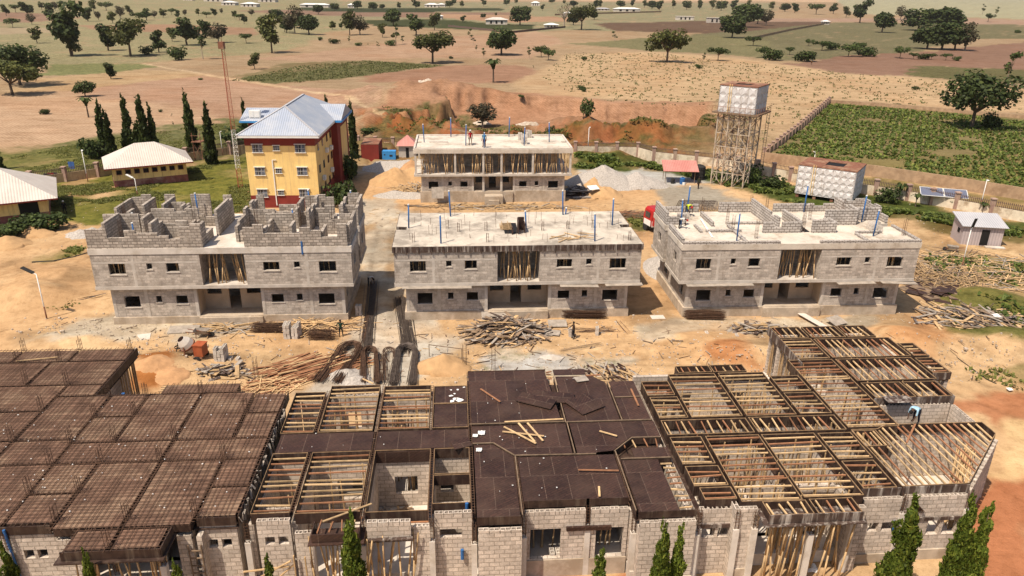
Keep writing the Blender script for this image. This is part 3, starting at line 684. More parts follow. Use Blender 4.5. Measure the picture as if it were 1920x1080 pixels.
B1 = apartment('grey two-storey block with roofless upper rooms of open blockwork, left of three', (-23.69, 57.35), .0745, (M['block'], M['concrete_pale']), zp=.62, loose=False)
roofwalls(B1, [('u', -10.4, -9.0, .05, 1.62), ('u', -8.77, -7.4, .05, .9), ('u', -7.4, -4.0, .05, 1.5), ('u', -4.0, -3.1, .05, .75), ('u', -3.1, -1.4, .05, 2.0),
               ('u', 1.9, 3.5, .05, 1.9), ('u', 3.5, 5.5, .05, 1.15), ('u', 5.5, 8.1, .05, 1.6), ('u', 8.1, 9.4, .05, .8), ('u', 9.4, 10.17, .05, 1.9),
               ('v', .05, 3.0, -9.0, 2.15), ('u', -10.17, -7.3, 3.0, 2.0), ('v', 2.8, 4.6, -7.1, 1.7), ('u', -6.87, -3.0, 4.6, 2.0), ('v', .28, 2.7, -5.5, 2.0), ('u', -5.27, -3.3, 2.7, 1.5),
               ('v', .28, 1.3, -1.63, 1.9), ('v', 1.3, 3.0, -1.62, .8), ('v', 3.2, 8.0, -1.2, 2.25), ('v', 3.0, 8.2, .95, 2.1), ('v', 1.4, 3.0, .9, 1.6), ('u', 1.15, 3.2, 1.5, 1.2),
               ('v', .28, 3.2, 3.4, 1.5), ('u', 3.0, 5.3, 3.2, 1.9), ('v', .28, 1.9, 5.55, 1.7), ('u', 7.4, 10.1, 3.3, 1.8), ('v', 3.2, 8.3, 6.4, 2.2),
               ('u', -10.17, -8.5, 9.0, 2.1), ('u', -7.3, -6.4, 9.0, 2.1), ('u', -5.0, -3.3, 9.0, 2.1), ('u', -1.9, -1.2, 8.3, 2.2), ('u', .95, 1.6, 8.6, 2.1), ('u', 6.4, 7.9, 8.6, 2.1), ('u', 9.1, 10.1, 9.1, 2.1), ('u', 3.0, 5.2, 8.2, 1.3), ('u', 5.2, 6.2, 9.0, 1.9),
               ('v', 5.7, 9.0, -10.4, 1.8), ('v', .28, 2.9, -10.4, 1.0), ('v', .28, 4.6, 10.17, 1.75), ('v', 5.7, 9.6, 10.17, 1.9), ('v', 6.0, 8.9, -6.5, 2.0), ('v', 6.1, 8.2, -5.0, 1.8),
               ('v', 4.8, 6.0, -9.0, 1.7), ('v', 6.3, 9.0, -8.3, 1.9), ('u', -6.3, -5.0, 7.4, 1.8), ('v', 3.0, 4.5, -3.1, 1.3), ('v', 4.9, 6.0, -4.2, 1.9), ('u', 1.2, 3.4, 4.9, 1.8), ('v', 3.5, 6.2, 3.2, 1.6), ('v', 5.0, 8.2, 5.1, 2.0), ('u', 6.7, 8.4, 5.6, 1.9), ('v', 5.8, 8.4, 8.9, 2.0), ('u', 8.65, 10.1, 6.4, 1.7), ('v', .28, 2.4, 8.0, 1.2), ('u', -10.1, -2.0, 6.0, 1.1), ('u', 1.6, 6.0, 6.2, 1.2), ('v', 3.6, 5.6, 8.4, 1.4)], M['block_fresh'])
starters(B1, [(-8.6, 3.2), (-5.3, 4.8), (-2.9, 3.3), (-6.9, 6.2), (2.2, 3.3), (5.4, 5.2), (8.6, 3.4), (-9.9, 6.4), (6.1, 7.5), (-7.8, .5)], 7.4, 2.0)
vent_pipes(B1, [(-8.0, 3.6, 1.9), (-6.9, .7, 1.9), (-4.3, 8.5, 2.3), (5.2, 3.7, 2.1), (5.6, 9.4, 2.3), (9.3, 9.5, 2.2)])
m = MB(); m.box(6.42, -.01, 6.2, 6.55, .045, 7.3); m.build('drain_pipe', M['blue'], B1)

B2 = apartment('grey two-storey block with a bare new concrete roof slab in stained edge boards', (.57, 58.95), .0805, (M['block'], M['concrete']), zp=.8, slabmat=M['slab_top'])
m = MB()
m.box(-10.5, -.05, 6.34, 10.5, -.02, 6.84)
for k in range(21): m.box(-10.4 + k * 1.03, -.11, 6.2, -10.33 + k * 1.03, -.05, 6.86)
m.build('edge_formwork', M['form_white'], B2)
for sg in (-1, 1):
    m = MB(); x = sg * 10.5
    m.box(x - .02, -.02, 6.34, x + .02, 4.68, 6.835); m.box(x - .02, 5.62, 6.34, x + .02, 9.95, 6.835); m.box(min(x, x - sg * .9), 5.56, 6.3, max(x, x - sg * .9), 5.59, 6.83); m.build('edge_formwork', M['form_white'], B2)
vent_pipes(B2, [(-9.4, 5.2, 2.1), (-6.5, .75, 2.4), (-5.7, 8.7, 2.4), (1.0, 4.5, 1.6), (4.9, 8.9, 2.3), (5.15, 9.0, .6), (6.5, .85, 2.35), (8.9, 5.4, 2.4)])
# stair opening with a shuttered upstand
m = MB(); m.box(-1.0, 3.2, 6.5, .2, 6.4, 6.86); m.build('stair_opening', M['black'], B2)
m = MB()
for k in range(7): m.bar((-1.35 + .02, 4.2 + k * .34, 6.95 - k * .02), (-.25, 4.2 + k * .34, 6.92), .08, .05)
m.bar((-1.1, 4.1, 6.98), (-1.1, 6.5, 6.98), .06, .06); m.bar((-.55, 4.1, 6.98), (-.55, 6.5, 6.98), .06, .06); m.build('stair_battens', M['wood'], B2)
m = MB(); m.box(.15, 3.0, 6.86, .22, 4.3, 8.0); m.box(.22, 4.2, 6.86, .75, 4.27, 8.05); m.box(.72, 3.3, 6.86, .78, 4.2, 7.7); m.box(-.4, 2.9, 6.86, -.3, 3.4, 7.5); m.build('stair_shutter', M['form_dark'], B2)
m = MB()
for k in range(60):
    u, v = R.uniform(-9.5, 9.5), R.uniform(.6, 9.2)
    m.tube((u, v, 6.8), (u + R.uniform(-.05, .05), v, 6.85 + R.uniform(.3, 1.0)), .014, n=4)
m.build('starter_bars', M['rebar'], B2)
starters(B2, [(-8.8, 1.2), (-6.0, 5.0), (-5.0, 4.0), (-2.6, 4.2), (2.4, 4.0), (4.7, 4.4), (-2.6, 1.0), (7.0, 4.6), (9.5, 1.0)], 6.85, .8)

B3 = apartment('grey two-storey block with low new walls on its white roof, nearest the water tanks', (24.7, 60.35), .0685, (M['block'], M['concrete']), zp=.9, slabmat=M['slab_white'])
roofwalls(B3, [('u', -10.4, -2.0, .02, .23), ('u', 1.5, 10.4, .02, .23), ('v', .25, 4.6, -10.43, .46), ('v', 5.65, 9.7, -10.43, 1.2), ('u', -10.2, -6.2, 9.7, .8), ('v', .25, 4.6, 10.2, .23), ('v', 5.65, 7, 10.2, .7),
               ('u', -10.2, -8.6, 5.65, 1.0), ('u', -4.2, -.9, 9.6, 1.0), ('v', 3.2, 9.8, -1.1, 1.35), ('u', -2.4, 1.0, 3.0, .98), ('v', 3.2, 7.2, 1.0, .98), ('u', 2.0, 4.2, 2.9, 1.2), ('v', 3.1, 5.2, 4.0, .98), ('u', 4.2, 7.2, 5.2, 1.45), ('v', 5.4, 9.9, 7.2, 1.45), ('u', 7.4, 10.2, 9.6, 1.3), ('u', 7.4, 10.2, 6.6, 1.25), ('v', 6.8, 9.6, 10.0, 1.35), ('u', 1.2, 7.2, 9.7, .8),
               ('u', -7.4, -4.2, 3.3, .23), ('v', .3, 5, -5.0, .23), ('u', -4.7, -1.3, 5.6, .23), ('v', 5, 8.5, -6.4, .46), ('v', .3, 2.3, 5.6, .23), ('u', 5.9, 8.3, 2.6, .23), ('v', 3.2, 5.2, -8.0, .23)], M['block_dark_joint'])
vent_pipes(B3, [(-9.2, 5.0, 2.5), (-7.4, 9.4, 2.6), (-5.5, .9, 2.4), (4.2, 9.6, 2.6), (8.2, 6.1, 2.5), (7.1, 1.9, 2.3)])
starters(B3, [(-5.0, 3.4), (-4.7, 5.8), (-1.0, 9.9), (1.3, 3.2), (-6.2, 8.6), (3.6, 7.0), (2.6, 6.0), (6.9, 7.4), (9.9, 2.0), (-3.6, 1.5), (.2, 9.0), (-8.2, 8.2)], 6.85, 1.7)
m = MB(); m.wall('v', 3.2, 5.4, 1.5, 2.0, 6.6, 6.858); m.build('stair_opening', M['black'], B3)

B4 = apartment('grey two-storey block at the rear with a forest of props under its white slab', (-2.62, 97.2), .0757, (M['block'], M['concrete_pale']), zp=1.2, upper='props', loose=False, slabmat=M['slab_white'])
B4.location.z = .3
roofwalls(B4, [('u', -10.4, 10.4, .03, .16), ('v', .3, 9.8, -10.42, .2), ('v', .3, 9.8, 10.2, .2), ('u', -10.2, 10.2, 9.7, .2), ('u', -8.5, -6.0, 4.6, .23), ('u', -3.6, -2.0, 3.2, .23)], M['concrete_pale'], name='kerb_upstand')
vent_pipes(B4, [(-9.2, 5.0, 2.4), (-5.6, 9.0, 2.6), (-3.6, 2.8, 2.7), (2.6, 9.0, 2.7), (4.2, 2.6, 2.4), (7.9, 5.2, 2.6), (-1.2, .9, 2.0)])
m = MB()
for k in range(9): m.bar((-.9, .35, 3.7 + k * .28), (-.1, .35, 3.7 + k * .28), .06, .05)
m.bar((-.9, .35, 3.6), (-.9, .35, 6.3), .06, .06); m.bar((-.1, .35, 3.6), (-.1, .35, 6.3), .06, .06); m.build('ladder', M['wood_old'], B4)
m = MB(); m.box(-1.2, -1.1, -.4, 1.2, .45, .85); m.box(-.7, -1.5, -.4, .7, -1.1, .4); m.build('entrance_step', M['plinth'], B4)

# ------------------------------------------------------------------ long single-storey building in front (three wings)
FO, FA = (0, 28.3), radians(4.5)
DZ = 4.3                                            # top of the slab formwork
def FW(u, v): return FO[0] + u * cos(FA) - v * sin(FA), FO[1] + u * sin(FA) + v * cos(FA)
def FL(px, py, z):
    x, y = at(px, py, z); x -= FO[0]; y -= FO[1]
    return x * cos(FA) + y * sin(FA), -x * sin(FA) + y * cos(FA)
GRP = 'wings of the long building being shuttered'
WL = thing('building_wing', 'left wing of the long low building, its deck covered in a rusty rebar grid', 'building', (*FO, 0), FA, GRP)
WC = thing('building_wing', 'middle wing of the long low building, mostly decked in dark brown plywood', 'building', (*FO, 0), FA, GRP)
WR = thing('building_wing', 'right wing of the long low building, open timber joists over its rooms', 'building', (*FO, 0), FA, GRP)
counts = {}
extra = {}
def cap_part(T, name, mb_fn, mat, limit=98):
    """the first hundred of a part are parts of their own, the rest go into one"""
    k = (T.name, name); counts[k] = counts.get(k, 0) + 1
    if counts[k] <= limit:
        m = MB(); mb_fn(m); m.build(name, mat, T)
    else:
        e = extra.setdefault(k, (MB(), T, name, [])); 
        if mat not in e[3]: e[3].append(mat)
        a = len(e[0].f); mb_fn(e[0]); i = e[3].index(mat)
        for q in range(a, len(e[0].f)): e[0].m[q] = i
def flush_extra():
    for (m, T, name, mats) in extra.values():
        o = m.build(name, mats, T); o['kind'] = 'stuff'
def frame(T, u0, v0, u1, v1, h=.60, cut=None):
    """shuttering round one slab bay: four side panels with timber along the top"""
    m = MB(); z0, z1 = DZ - h, DZ - .02; t = .03
    m.box(u0, v0, z0, u1, v0 + t, z1); m.box(u0, v1 - t, z0, u1, v1, z1)
    m.box(u0, v0 + t, z0, u0 + t, v1 - t, z1); m.box(u1 - t, v0 + t, z0, u1, v1 - t, z1)
    k = .024 if T is WR else .016
    m.box(u0, v0, z1, u1, v0 + k, DZ + .01, 1); m.box(u0, v1 - k, z1, u1, v1, DZ + .01, 1)
    m.box(u0, v0 + k, z1, u0 + k, v1 - k, DZ + .025, 1); m.box(u1 - k, v0 + k, z1, u1, v1 - k, DZ + .025, 1)
    m.build('bay_formwork', [M['form_side'], M['rim']], T)
def joists(T, u0, v0, u1, v1, ax='u', step=.46, z=DZ - .1):
    a, b = (v0, v1) if ax == 'u' else (u0, u1)
    n = max(2, int((b - a) / step))
    for i in range(n):
        c = a + (i + .6) * (b - a) / (n + .2) + R.uniform(-.07, .07); d = c + R.uniform(-.1, .1)
        wd = R.uniform(.042, .07); zz = z + R.uniform(-.03, .03)
        mt = M['wood_red'] if R.random() < .46 else M['wood']
        e0, e1 = R.uniform(-.02, .1), R.uniform(-.02, .1)
        if ax == 'u': p, q = (u0 + e0, c, zz), (u1 - e1, d, zz + R.uniform(-.03, .03))
        else: p, q = (c, v0 + e0, zz), (d, v1 - e1, zz + R.uniform(-.03, .03))
        cap_part(T, 'joist', lambda m: m.bar(p, q, wd, .07), mt)
def poles(T, u0, v0, u1, v1, n, z0=.7, z1=DZ - .15, lean=.16):
    for _ in range(n):
        u, v = R.uniform(u0 + .1, u1 - .1), R.uniform(v0 + .1, v1 - .1)
        a, b = R.uniform(-lean, lean), R.uniform(-lean, lean)
        u2, v2 = min(max(u + a, u0 + .06), u1 - .06), min(max(v + b, v0 + .06), v1 - .06); r = R.uniform(.035, .05)
        cap_part(T, 'prop', lambda m: m.tube((u, v, z0), (u2, v2, z1), r, r * .85, 5), M['bamboo'] if R.random() < .8 else M['wood_old'])
def deck(T, poly, z=DZ - .03, mat=None):
    m = MB(); m.prism(poly, z - .02, z); m.build('deck_panel', mat or M['form_dark'], T)
def rect(u0, v0, u1, v1): return [(u0, v0), (u1, v0), (u1, v1), (u0, v1)]
def course(T, u0, u1, p, z, th=.23, ax='u'):
    """top course of hollow blocks, the cores open to the sky"""
    m = MB(); n = max(1, int(round(abs(u1 - u0) / .48))); L = (u1 - u0) / n
    def bx(a, b, c, d, z0, z1, mi=0):
        if ax == 'u': m.box(a, c, z0, b, d, z1, mi, .002)
        else: m.box(c, a, z0, d, b, z1, mi, .002)
    for i in range(n):
        a = u0 + i * L + .012; b = u0 + (i + 1) * L - .012; zz = z + R.uniform(-.012, .012)
        bx(a, b, p, p + .045, z - .24, zz); bx(a, b, p + th - .045, p + th, z - .24, zz)
        for k in (0, .5, 1): c = a + (b - a - .04) * k; bx(c, c + .04, p + .045, p + th - .045, z - .24, zz)
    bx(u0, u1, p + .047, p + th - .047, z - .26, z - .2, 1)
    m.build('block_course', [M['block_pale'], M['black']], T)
def wall(T, ax, a0, a1, p, z0=.0, z1=3.56, ops=(), th=.23, top=True, mat=None, name='blockwork_wall'):
    m = MB(); m.wall(ax, a0, a1, p, p + th, z0, z1, ops); m.build(name, mat or M['block_pale'], T)
    if top: course(T, a0, a1, p, z1 + .24, th, ax)
def column(T, u, v, z0=0, z1=3.2, s=.26, name='column'):
    m = MB(); m.box(u - s / 2, v - s / 2, z0, u + s / 2, v + s / 2, z1); m.build(name, M['concrete_pale'], T)
    m = MB()
    for a in (-.08, .08):
        for b in (-.08, .08): m.tube((u + a, v + b, z1), (u + a, v + b, z1 + 1.1), .016, n=4)
    for k in range(6): ring(m, u, v, .1, z1 + .08 + k * .17)
    m.build('starter_bars', M['rebar'], T)
def window_props(T, u0, u1, v, z0, z1, n):
    for _ in range(n):
        u = R.uniform(u0, u1); a = R.uniform(-.25, .25)
        cap_part(T, 'prop', lambda m: m.tube((u, v, .75), (u + a, v + .1, z1), .045, .04, 5), M['bamboo'])

# floors of the three wings
for T, poly in ((WL, [(-34, .2), (-12.3, .2), (-12.3, 11.4), (-15.2, 11.4), (-15.2, 12.7), (-20, 12.7), (-20, 11.5), (-23.4, 11.5), (-23.4, 17.8), (-34, 17.8)]),
                (WC, [(-11.9, .1), (-1.7, .1), (-1.7, -.5), (.6, -.5), (.6, .55), (5.8, .55), (5.8, -.5), (8.6, -.5), (8.6, 11.9), (3.6, 13.4), (-1.7, 13.4), (-1.7, 12), (-11.9, 12)]),
                (WR, [(8.95, .25), (22.7, .5), (27.1, 4.8), (27.1, 8.5), (29, 11.7), (29, 16), (27, 19), (20, 19), (19.4, 12.4), (16.9, 13.5), (11.6, 13.5), (8.95, 11.5)])):
    m = MB(); m.prism(poly, -.3, .70); m.build('floor_slab', M['concrete_pale'], T)

# --- left wing: reinforced deck in bays
GU = [-34.0, -25.6, -22.5, -20.35, -17.3, -14.2, -12.35]
mesh_bays = []
def rebar_bay(u0, v0, u1, v1):
    g = .10
    a0, a1, b0, b1 = u0 + g, u1 - g, v0 + g, v1 - g
    deck(WL, rect(a0, b0, a1, b1), DZ - .02, M['rebar_deck'])
    m = MB()
    for s in ((a0, b0, a1, b0 + .03), (a0, b1 - .03, a1, b1), (a0, b0, a0 + .03, b1), (a1 - .03, b0, a1, b1)): m.box(s[0], s[1], DZ - .45, s[2], s[3], DZ - .045)
    m.build('bay_formwork', M['form_side'], WL)
    m = MB(); z = DZ + .035
    n = int((u1 - u0) / .225)
    for i in range(n):
        c = u0 + (i + .5) * (u1 - u0) / n + R.uniform(-.045, .045); m.bar((c, v0 - R.uniform(0, .2), z), (c + R.uniform(-.07, .07), v1 + .1, z + R.uniform(-.01, .01)), .02, .02)
    n = int((v1 - v0) / .225)
    for i in range(n):
        c = v0 + (i + .5) * (v1 - v0) / n + R.uniform(-.045, .045); m.bar((u0 - R.uniform(0, .2), c, z + .025), (u1 + .1, c + R.uniform(-.07, .07), z + .025), .02, .02)
    m.build('rebar_grid', M['rebar'], WL)
for b in [(-34, 16.1, -30.5, 17.8), (-30.5, 16.1, -27, 17.8), (-27, 16.1, -23.45, 17.8), (-34, 13, -28, 16.1), (-28, 13, -23.45, 16.1), (-34, 10, -25.6, 13), (-25.6, 11.6, -23.45, 13), (-34, 7, -25.6, 10), (-25.6, 7, -22.5, 11.6), (-22.5, 9.2, -20.35, 11.6),
          (-34, 4.8, -25.6, 7), (-25.6, 4.8, -22.5, 7), (-22.5, 6.65, -20.35, 9.2), (-20.35, 6.65, -17.3, 11.6), (-19.8, 11.6, -15.3, 12.7), (-17.3, 6.65, -14.25, 11.6), (-14.25, 9.2, -12.35, 11.4), (-14.25, 6.65, -12.35, 9.2),
          (-22.5, 4.75, -17.3, 6.65), (-17.3, 4.75, -12.35, 6.65), (-34, .1, -25.6, 4.8), (-25.6, .1, -22.5, 4.8), (-22.5, 2.35, -20.3, 4.75), (-22.5, .15, -20.3, 2.35), (-20.3, -.3, -17.25, 4.75), (-17.25, -.3, -14.2, 4.75), (-14.2, 2.45, -12.35, 4.75), (-14.2, .2, -12.35, 2.45),
          (-19.1, -1.75, -17.2, -.35), (-17.2, -1.75, -15.1, -.35)]:
    rebar_bay(*b)
# beam cages lying in the grooves between bays
m = MB()
for u in GU[1:-1]:
    for dv in (-.06, .06): m.bar((u + dv, .2, DZ - .02), (u + dv, 11.5 if u > -23 else 16, DZ - .02), .03, .03)
for v in (4.75, 6.65, 9.2):
    for dv in (-.06, .06): m.bar((-23, v + dv, DZ - .02), (-12.4, v + dv, DZ - .02), .03, .03)
m.build('beam_cage', M['rebar'], WL)
m = MB(); m.prism([(-34, .1), (-12.35, .1), (-12.35, 11.4), (-15.2, 11.4), (-15.2, 12.7), (-19.9, 12.7), (-19.9, 11.5), (-23.4, 11.5), (-23.4, 17.7), (-34, 17.7)], DZ - .64, DZ - .6); m.build('beam_soffit', M['form_side'], WL)
# sides of the deck facing the gaps
m = MB(); m.box(-23.42, 11.6, DZ - .5, -23.37, 17.8, DZ + .02); m.box(-23.3, 11.55, DZ - .5, -20, 11.6, DZ + .0); m.box(-12.33, .2, DZ - .5, -12.29, 11.4, DZ + .02)
m.box(-19.15, -1.82, DZ - .42, -15.05, -1.78, DZ + .02); m.box(-14.15, .12, DZ - .45, -12.4, .16, DZ); m.box(-15.05, -1.8, DZ - .42, -15.0, -.35, DZ + .02); m.box(-34, .0, DZ - .45, -20.4, .04, DZ)
m.box(-19.4, -2.0, DZ - .5, -14.9, -.3, DZ - .44)
m.build('edge_formwork', M['form_side'], WL)
starters(WL, [(u + R.uniform(-.1, .1), v + R.uniform(-.1, .1)) for u, v in ((-30.5, 17.6), (-27, 17.6), (-23.7, 17.4), (-30, 16.1), (-27.5, 16.1), (-28, 13.1), (-25.6, 13), (-25.6, 10), (-22.6, 11.4), (-22.5, 9.2), (-20.4, 11.3), (-22.5, 6.7), (-20.3, 9.3), (-20.3, 6.7), (-17.3, 11.4), (-17.3, 6.7), (-25.6, 7), (-25.6, 4.8), (-22.5, 4.7), (-22.5, 2.4), (-17.3, 4.7), (-20.3, 4.7), (-20.3, .3), (-17.2, .2), (-14.3, .3), (-14.2, 4.7), (-17.2, -1.5), (-20.3, 2.4), (-14.2, 9.2), (-27.9, 10))], DZ, .95)
for u in (-26, -28): poles(WL, -23.9, 11.8, -23.45, 17.6, 10, z0=.0)
poles(WL, -23.3, 11.0, -20.1, 11.45, 8, z0=.6)
m = MB(); m.tube((-22.0, 11.9, 2.6), (-22.0, 11.95, 4.2), .1, n=8); m.build('drain_pipe', M['blue'], WL)
# front of the left wing
wall(WL, 'u', -14.1, -12.45, .2, z1=3.58, ops=[(-13.8, -13.38, 2.55, 3.02), (-13.2, -12.76, 2.55, 3.02)])
wall(WL, 'v', .43, 4.0, -12.68, z1=3.55, top=False); wall(WL, 'v', -.3, .2, -14.1, z1=3.6, top=False)
wall(WL, 'u', -15.0, -14.35, -.2, z1=3.4)
wall(WL, 'u', -22.3, -20.3, .1, z1=3.5, ops=[(-21.88, -21.45, 2.45, 2.93), (-21.3, -20.86, 2.45, 2.93)])
wall(WL, 'u', -23.6, -22.45, .1, z1=3.5); wall(WL, 'u', -34, -23.6, .1, z1=3.5, ops=[(-26, -25, 1, 2.9), (-29, -28, 1, 2.9)])
wall(WL, 'u', -20.2, -19.3, -.2, z1=3.4)
wall(WL, 'u', -19.3, -14.9, 1.6, z1=3.7, top=False, ops=[(-18.3, -17.2, .7, 3.0), (-16.4, -15.4, .7, 3)])
for u in (-17.25, -14.22, -20.25): wall(WL, 'v', .4 if u < -20 else 1.8, 6.6, u - .1, z1=3.7, top=False)
wall(WL, 'u', -23.2, -12.6, 11.2, z1=3.7, top=False, ops=[(-22, -21, .7, 3), (-18, -16, 1.4, 2.8)]); wall(WL, 'v', 11.6, 17.6, -24.4, z1=3.7, top=False)
column(WL, -17.2, -1.4, 0, 2.7, .3); column(WL, -15.2, -1.4, 0, 3.1); column(WL, -22.4, -.1, 0, 3.0)
props_uv(WL, [(R.uniform(-19, -15.2), R.uniform(-1.7, -.6)) for _ in range(24)], 0, DZ - .45, lean=.5)
props_uv(WL, [(R.uniform(-24, -22.6), R.uniform(-.3, 0)) for _ in range(4)], 0, DZ - .45, lean=.5)
m = MB(); m.tube((-22.15, -.1, .3), (-22.35, -.05, 4.2), .06, n=8); m.build('drain_pipe', M['blue'], WL)
m = MB()
for k in range(5): m.bar((-14.5, -.35, 1.2 + k * .42), (-13.95, -.35, 1.2 + k * .42), .05, .05)
m.bar((-14.5, -.35, 1), (-14.5, -.35, 3.2), .05, .05); m.bar((-13.95, -.35, 1), (-13.95, -.35, 3.2), .05, .05); m.build('ladder', M['wood_old'], WL)
# hanging white binding and torn sacking on the wing's right edge
m = MB()
for k in range(46):
    v = R.uniform(.2, 9.5); m.bar((-12.2 + R.uniform(-.1, .12), v, DZ - R.uniform(.1, .9)), (-12.2 + R.uniform(-.1, .12), v + R.uniform(-.3, .3), DZ + R.uniform(-.1, .05)), .09, .03)
m.build('torn_sacking', M['wood_grey'], WL)

# --- middle wing
def bay(T, u0, v0, u1, v1, kind, ax='u', np_=0):
    frame(T, u0, v0, u1, v1)
    if kind == 'deck': deck(T, rect(u0 + .06, v0 + .06, u1 - .06, v1 - .06), DZ + .03)
    elif kind == 'joist':
        joists(T, u0, v0, u1, v1, ax)
        if np_: poles(T, u0, v0, u1, v1, np_)
for b in [(-11.85, 6.95, -10.1, 11.3, 'joist', 'u', 3), (-9.85, 6.95, -6.95, 12.0, 'joist', 'u', 8), (-6.7, 7.05, -3.9, 11.8, 'joist', 'u', 18), (-11.8, .3, -10.05, 5.05, 'joist', 'u', 2), (-9.8, .2, -6.85, 5.05, 'joist', 'u', 6)]: bay(WC, *b)
deck(WC, rect(-3.65, 9.72, -1.8, 11.6)); deck(WC, rect(-3.65, 7.1, -1.8, 9.55)); frame(WC, -3.72, 9.65, -1.75, 11.65); frame(WC, -3.72, 7.05, -1.75, 9.6)
deck(WC, rect(-11.75, 5.15, -6.85, 6.85)); deck(WC, rect(-6.7, 5.15, -1.75, 6.85))
m = MB(); m.box(-11.8, 5.08, DZ - .47, -1.7, 5.11, DZ - .06); m.box(-11.8, 6.88, DZ - .47, -1.7, 6.91, DZ - .06); m.build('edge_formwork', M['form_side'], WC)
deck(WC, [(-1.65, 7.45), (3.45, 7.45), (3.15, 13.45), (-1.65, 13.4)]); deck(WC, [(3.75, 7.35), (6.75, 7.3), (6.75, 11.6), (6.1, 12.45), (3.75, 12.55)]); deck(WC, rect(3.7, 12.7, 5.7, 13.45))
deck(WC, rect(6.95, 9.85, 8.5, 11.75)); deck(WC, rect(6.95, 7.3, 8.5, 9.72))
deck(WC, [(-1.6, 5.5), (-.42, 5.5), (.62, 4.3), (3.6, 4.28), (3.62, 7.15), (-1.6, 7.1)]); deck(WC, [(3.85, 4.22), (4.75, 4.1), (4.9, 4.3), (5.75, 4.4), (6.95, 5.6), (8.6, 5.6), (8.6, 7.15), (3.85, 7.15)])
deck(WC, [(-1.5, -.5), (.48, -.5), (.5, 4.15), (-.5, 5.3), (-1.5, 5.3)]); deck(WC, rect(.72, .55, 5.72, 4.05)); deck(WC, rect(6.0, -.55, 7.9, 3.5)); deck(WC, rect(6.75, 3.72, 8.65, 4.55))
m = MB()
for p, q in (((-1.68, 7.3), (3.6, 7.3)), ((3.66, 7.2), (3.66, 12.5)), ((3.72, 4.1), (3.72, 7.2)), ((6.85, 7.25), (6.85, 11.7)), ((6.95, 9.8), (8.5, 9.8)), ((3.7, 7.24), (8.55, 7.24)), ((-1.55, 5.4), (-.45, 5.4)), ((-.45, 5.4), (.58, 4.2)), ((.58, 4.2), (4.8, 4.12)), ((5.8, 4.3), (7, 5.5)), ((7, 5.5), (8.6, 5.5)), ((.58, -.5), (.6, 4.2)), ((5.85, -.5), (5.85, 4.3)), ((6, 3.6), (8.6, 3.6))):
    m.bar((*p, DZ - .22), (*q, DZ - .22), .03, .42); m.bar((*p, DZ + .0), (*q, DZ + .0), .05, .05, 1)
m.build('beam_formwork', [M['form_side'], M['wood_old']], WC)
m = MB(); m.prism(rect(-11.8, .3, -10.9, .5), 3.7, 3.74)
m.prism([(-1.7, -.45), (.55, -.45), (.55, .56), (5.85, .56), (5.85, -.45), (7.9, -.45), (7.9, 3.6), (8.6, 3.7), (8.6, 11.8), (-1.7, 13.3)], DZ - .64, DZ - .6); m.build('beam_soffit', M['form_side'], WC)
m = MB(); m.box(-1.52, -.58, DZ - .45, .52, -.54, DZ + .0); m.box(.7, .48, DZ - .42, 3.7, .52, DZ - .01); m.box(3.85, .48, DZ - .42, 5.75, .52, DZ - .01); m.box(5.95, -.62, DZ - .38, 8.68, -.58, DZ + .0)
m.box(-1.72, -.5, DZ - .45, -1.69, 13.4, DZ - .05); m.box(-1.66, 13.42, DZ - .45, 3.2, 13.46, DZ); m.build('edge_formwork', M['form_side'], WC)
joists(WC, 7.95, -.5, 8.65, 3.5, 'u', .42); joists(WC, 6.2, 4.7, 8.5, 5.45, 'v', .5); joists(WC, 5.6, 12.0, 6.7, 12.9, 'u', .3); joists(WC, 3.2, 12.2, 3.6, 13.4, 'u', .25)
# open rooms in front of the middle wing
frame(WC, -6.6, .1, -3.75, 5.05); frame(WC, -3.55, 2.85, -1.75, 5.05); frame(WC, -3.55, .55, -1.75, 2.75)
m = MB(); m.box(-6.65, 4.98, DZ - .75, -3.75, 5.02, DZ - .1); m.build('beam_side', M['form_dark'], WC)
def cages(T, segs):
    m = MB()
    for (u0, v0, u1, v1) in segs:
        L = hypot(u1 - u0, v1 - v0); du, dv = (u1 - u0) / L, (v1 - v0) / L
        for s in (-.07, .07):
            for z in (DZ - .02, DZ - .3): m.bar((u0 - dv * s, v0 + du * s, z), (u1 - dv * s, v1 + du * s, z), .025, .025)
        k = 0.1
        while k < L:
            c = (u0 + du * k, v0 + dv * k); m.bar((c[0] - dv * .1, c[1] + du * .1, DZ), (c[0] + dv * .1, c[1] - du * .1, DZ), .02, .02); k += .2
    m.build('beam_cage', M['rebar'], T)
cages(WC, [(-6.72, -.3, -6.72, 12), (-3.65, -.3, -3.65, 5), (-3.83, 7, -3.83, 11.8), (-1.66, -.3, -1.66, 12), (.6, -.3, .6, 4.1), (5.8, .2, 5.85, 4), (-9.95, .3, -9.95, 5), (-9.97, 7, -9.97, 11.5)])
H0 = 3.56
for u in (-6.82, -3.75, -1.75, -9.98, 5.75, .52): wall(WC, 'v', .3, 11.2, u, z0=.7, z1=3.69, top=False, ops=[(5.2, 6.4, .7, 3.0), (8.2, 9.1, .7, 3.0)])
wall(WC, 'u', -11.7, -1.7, 6.85, z0=.7, z1=3.69, top=False, ops=[(-9.2, -8.2, .7, 3.0), (-6, -5.0, .7, 3.0)]); wall(WC, 'u', -11.7, -1.7, 5.08, z0=.7, z1=3.69, top=False, ops=[(-8.7, -7.4, 1.3, 2.5), (-5.7, -4.5, 1.5, 2.6), (-3.3, -2.6, 1.5, 2.5)])
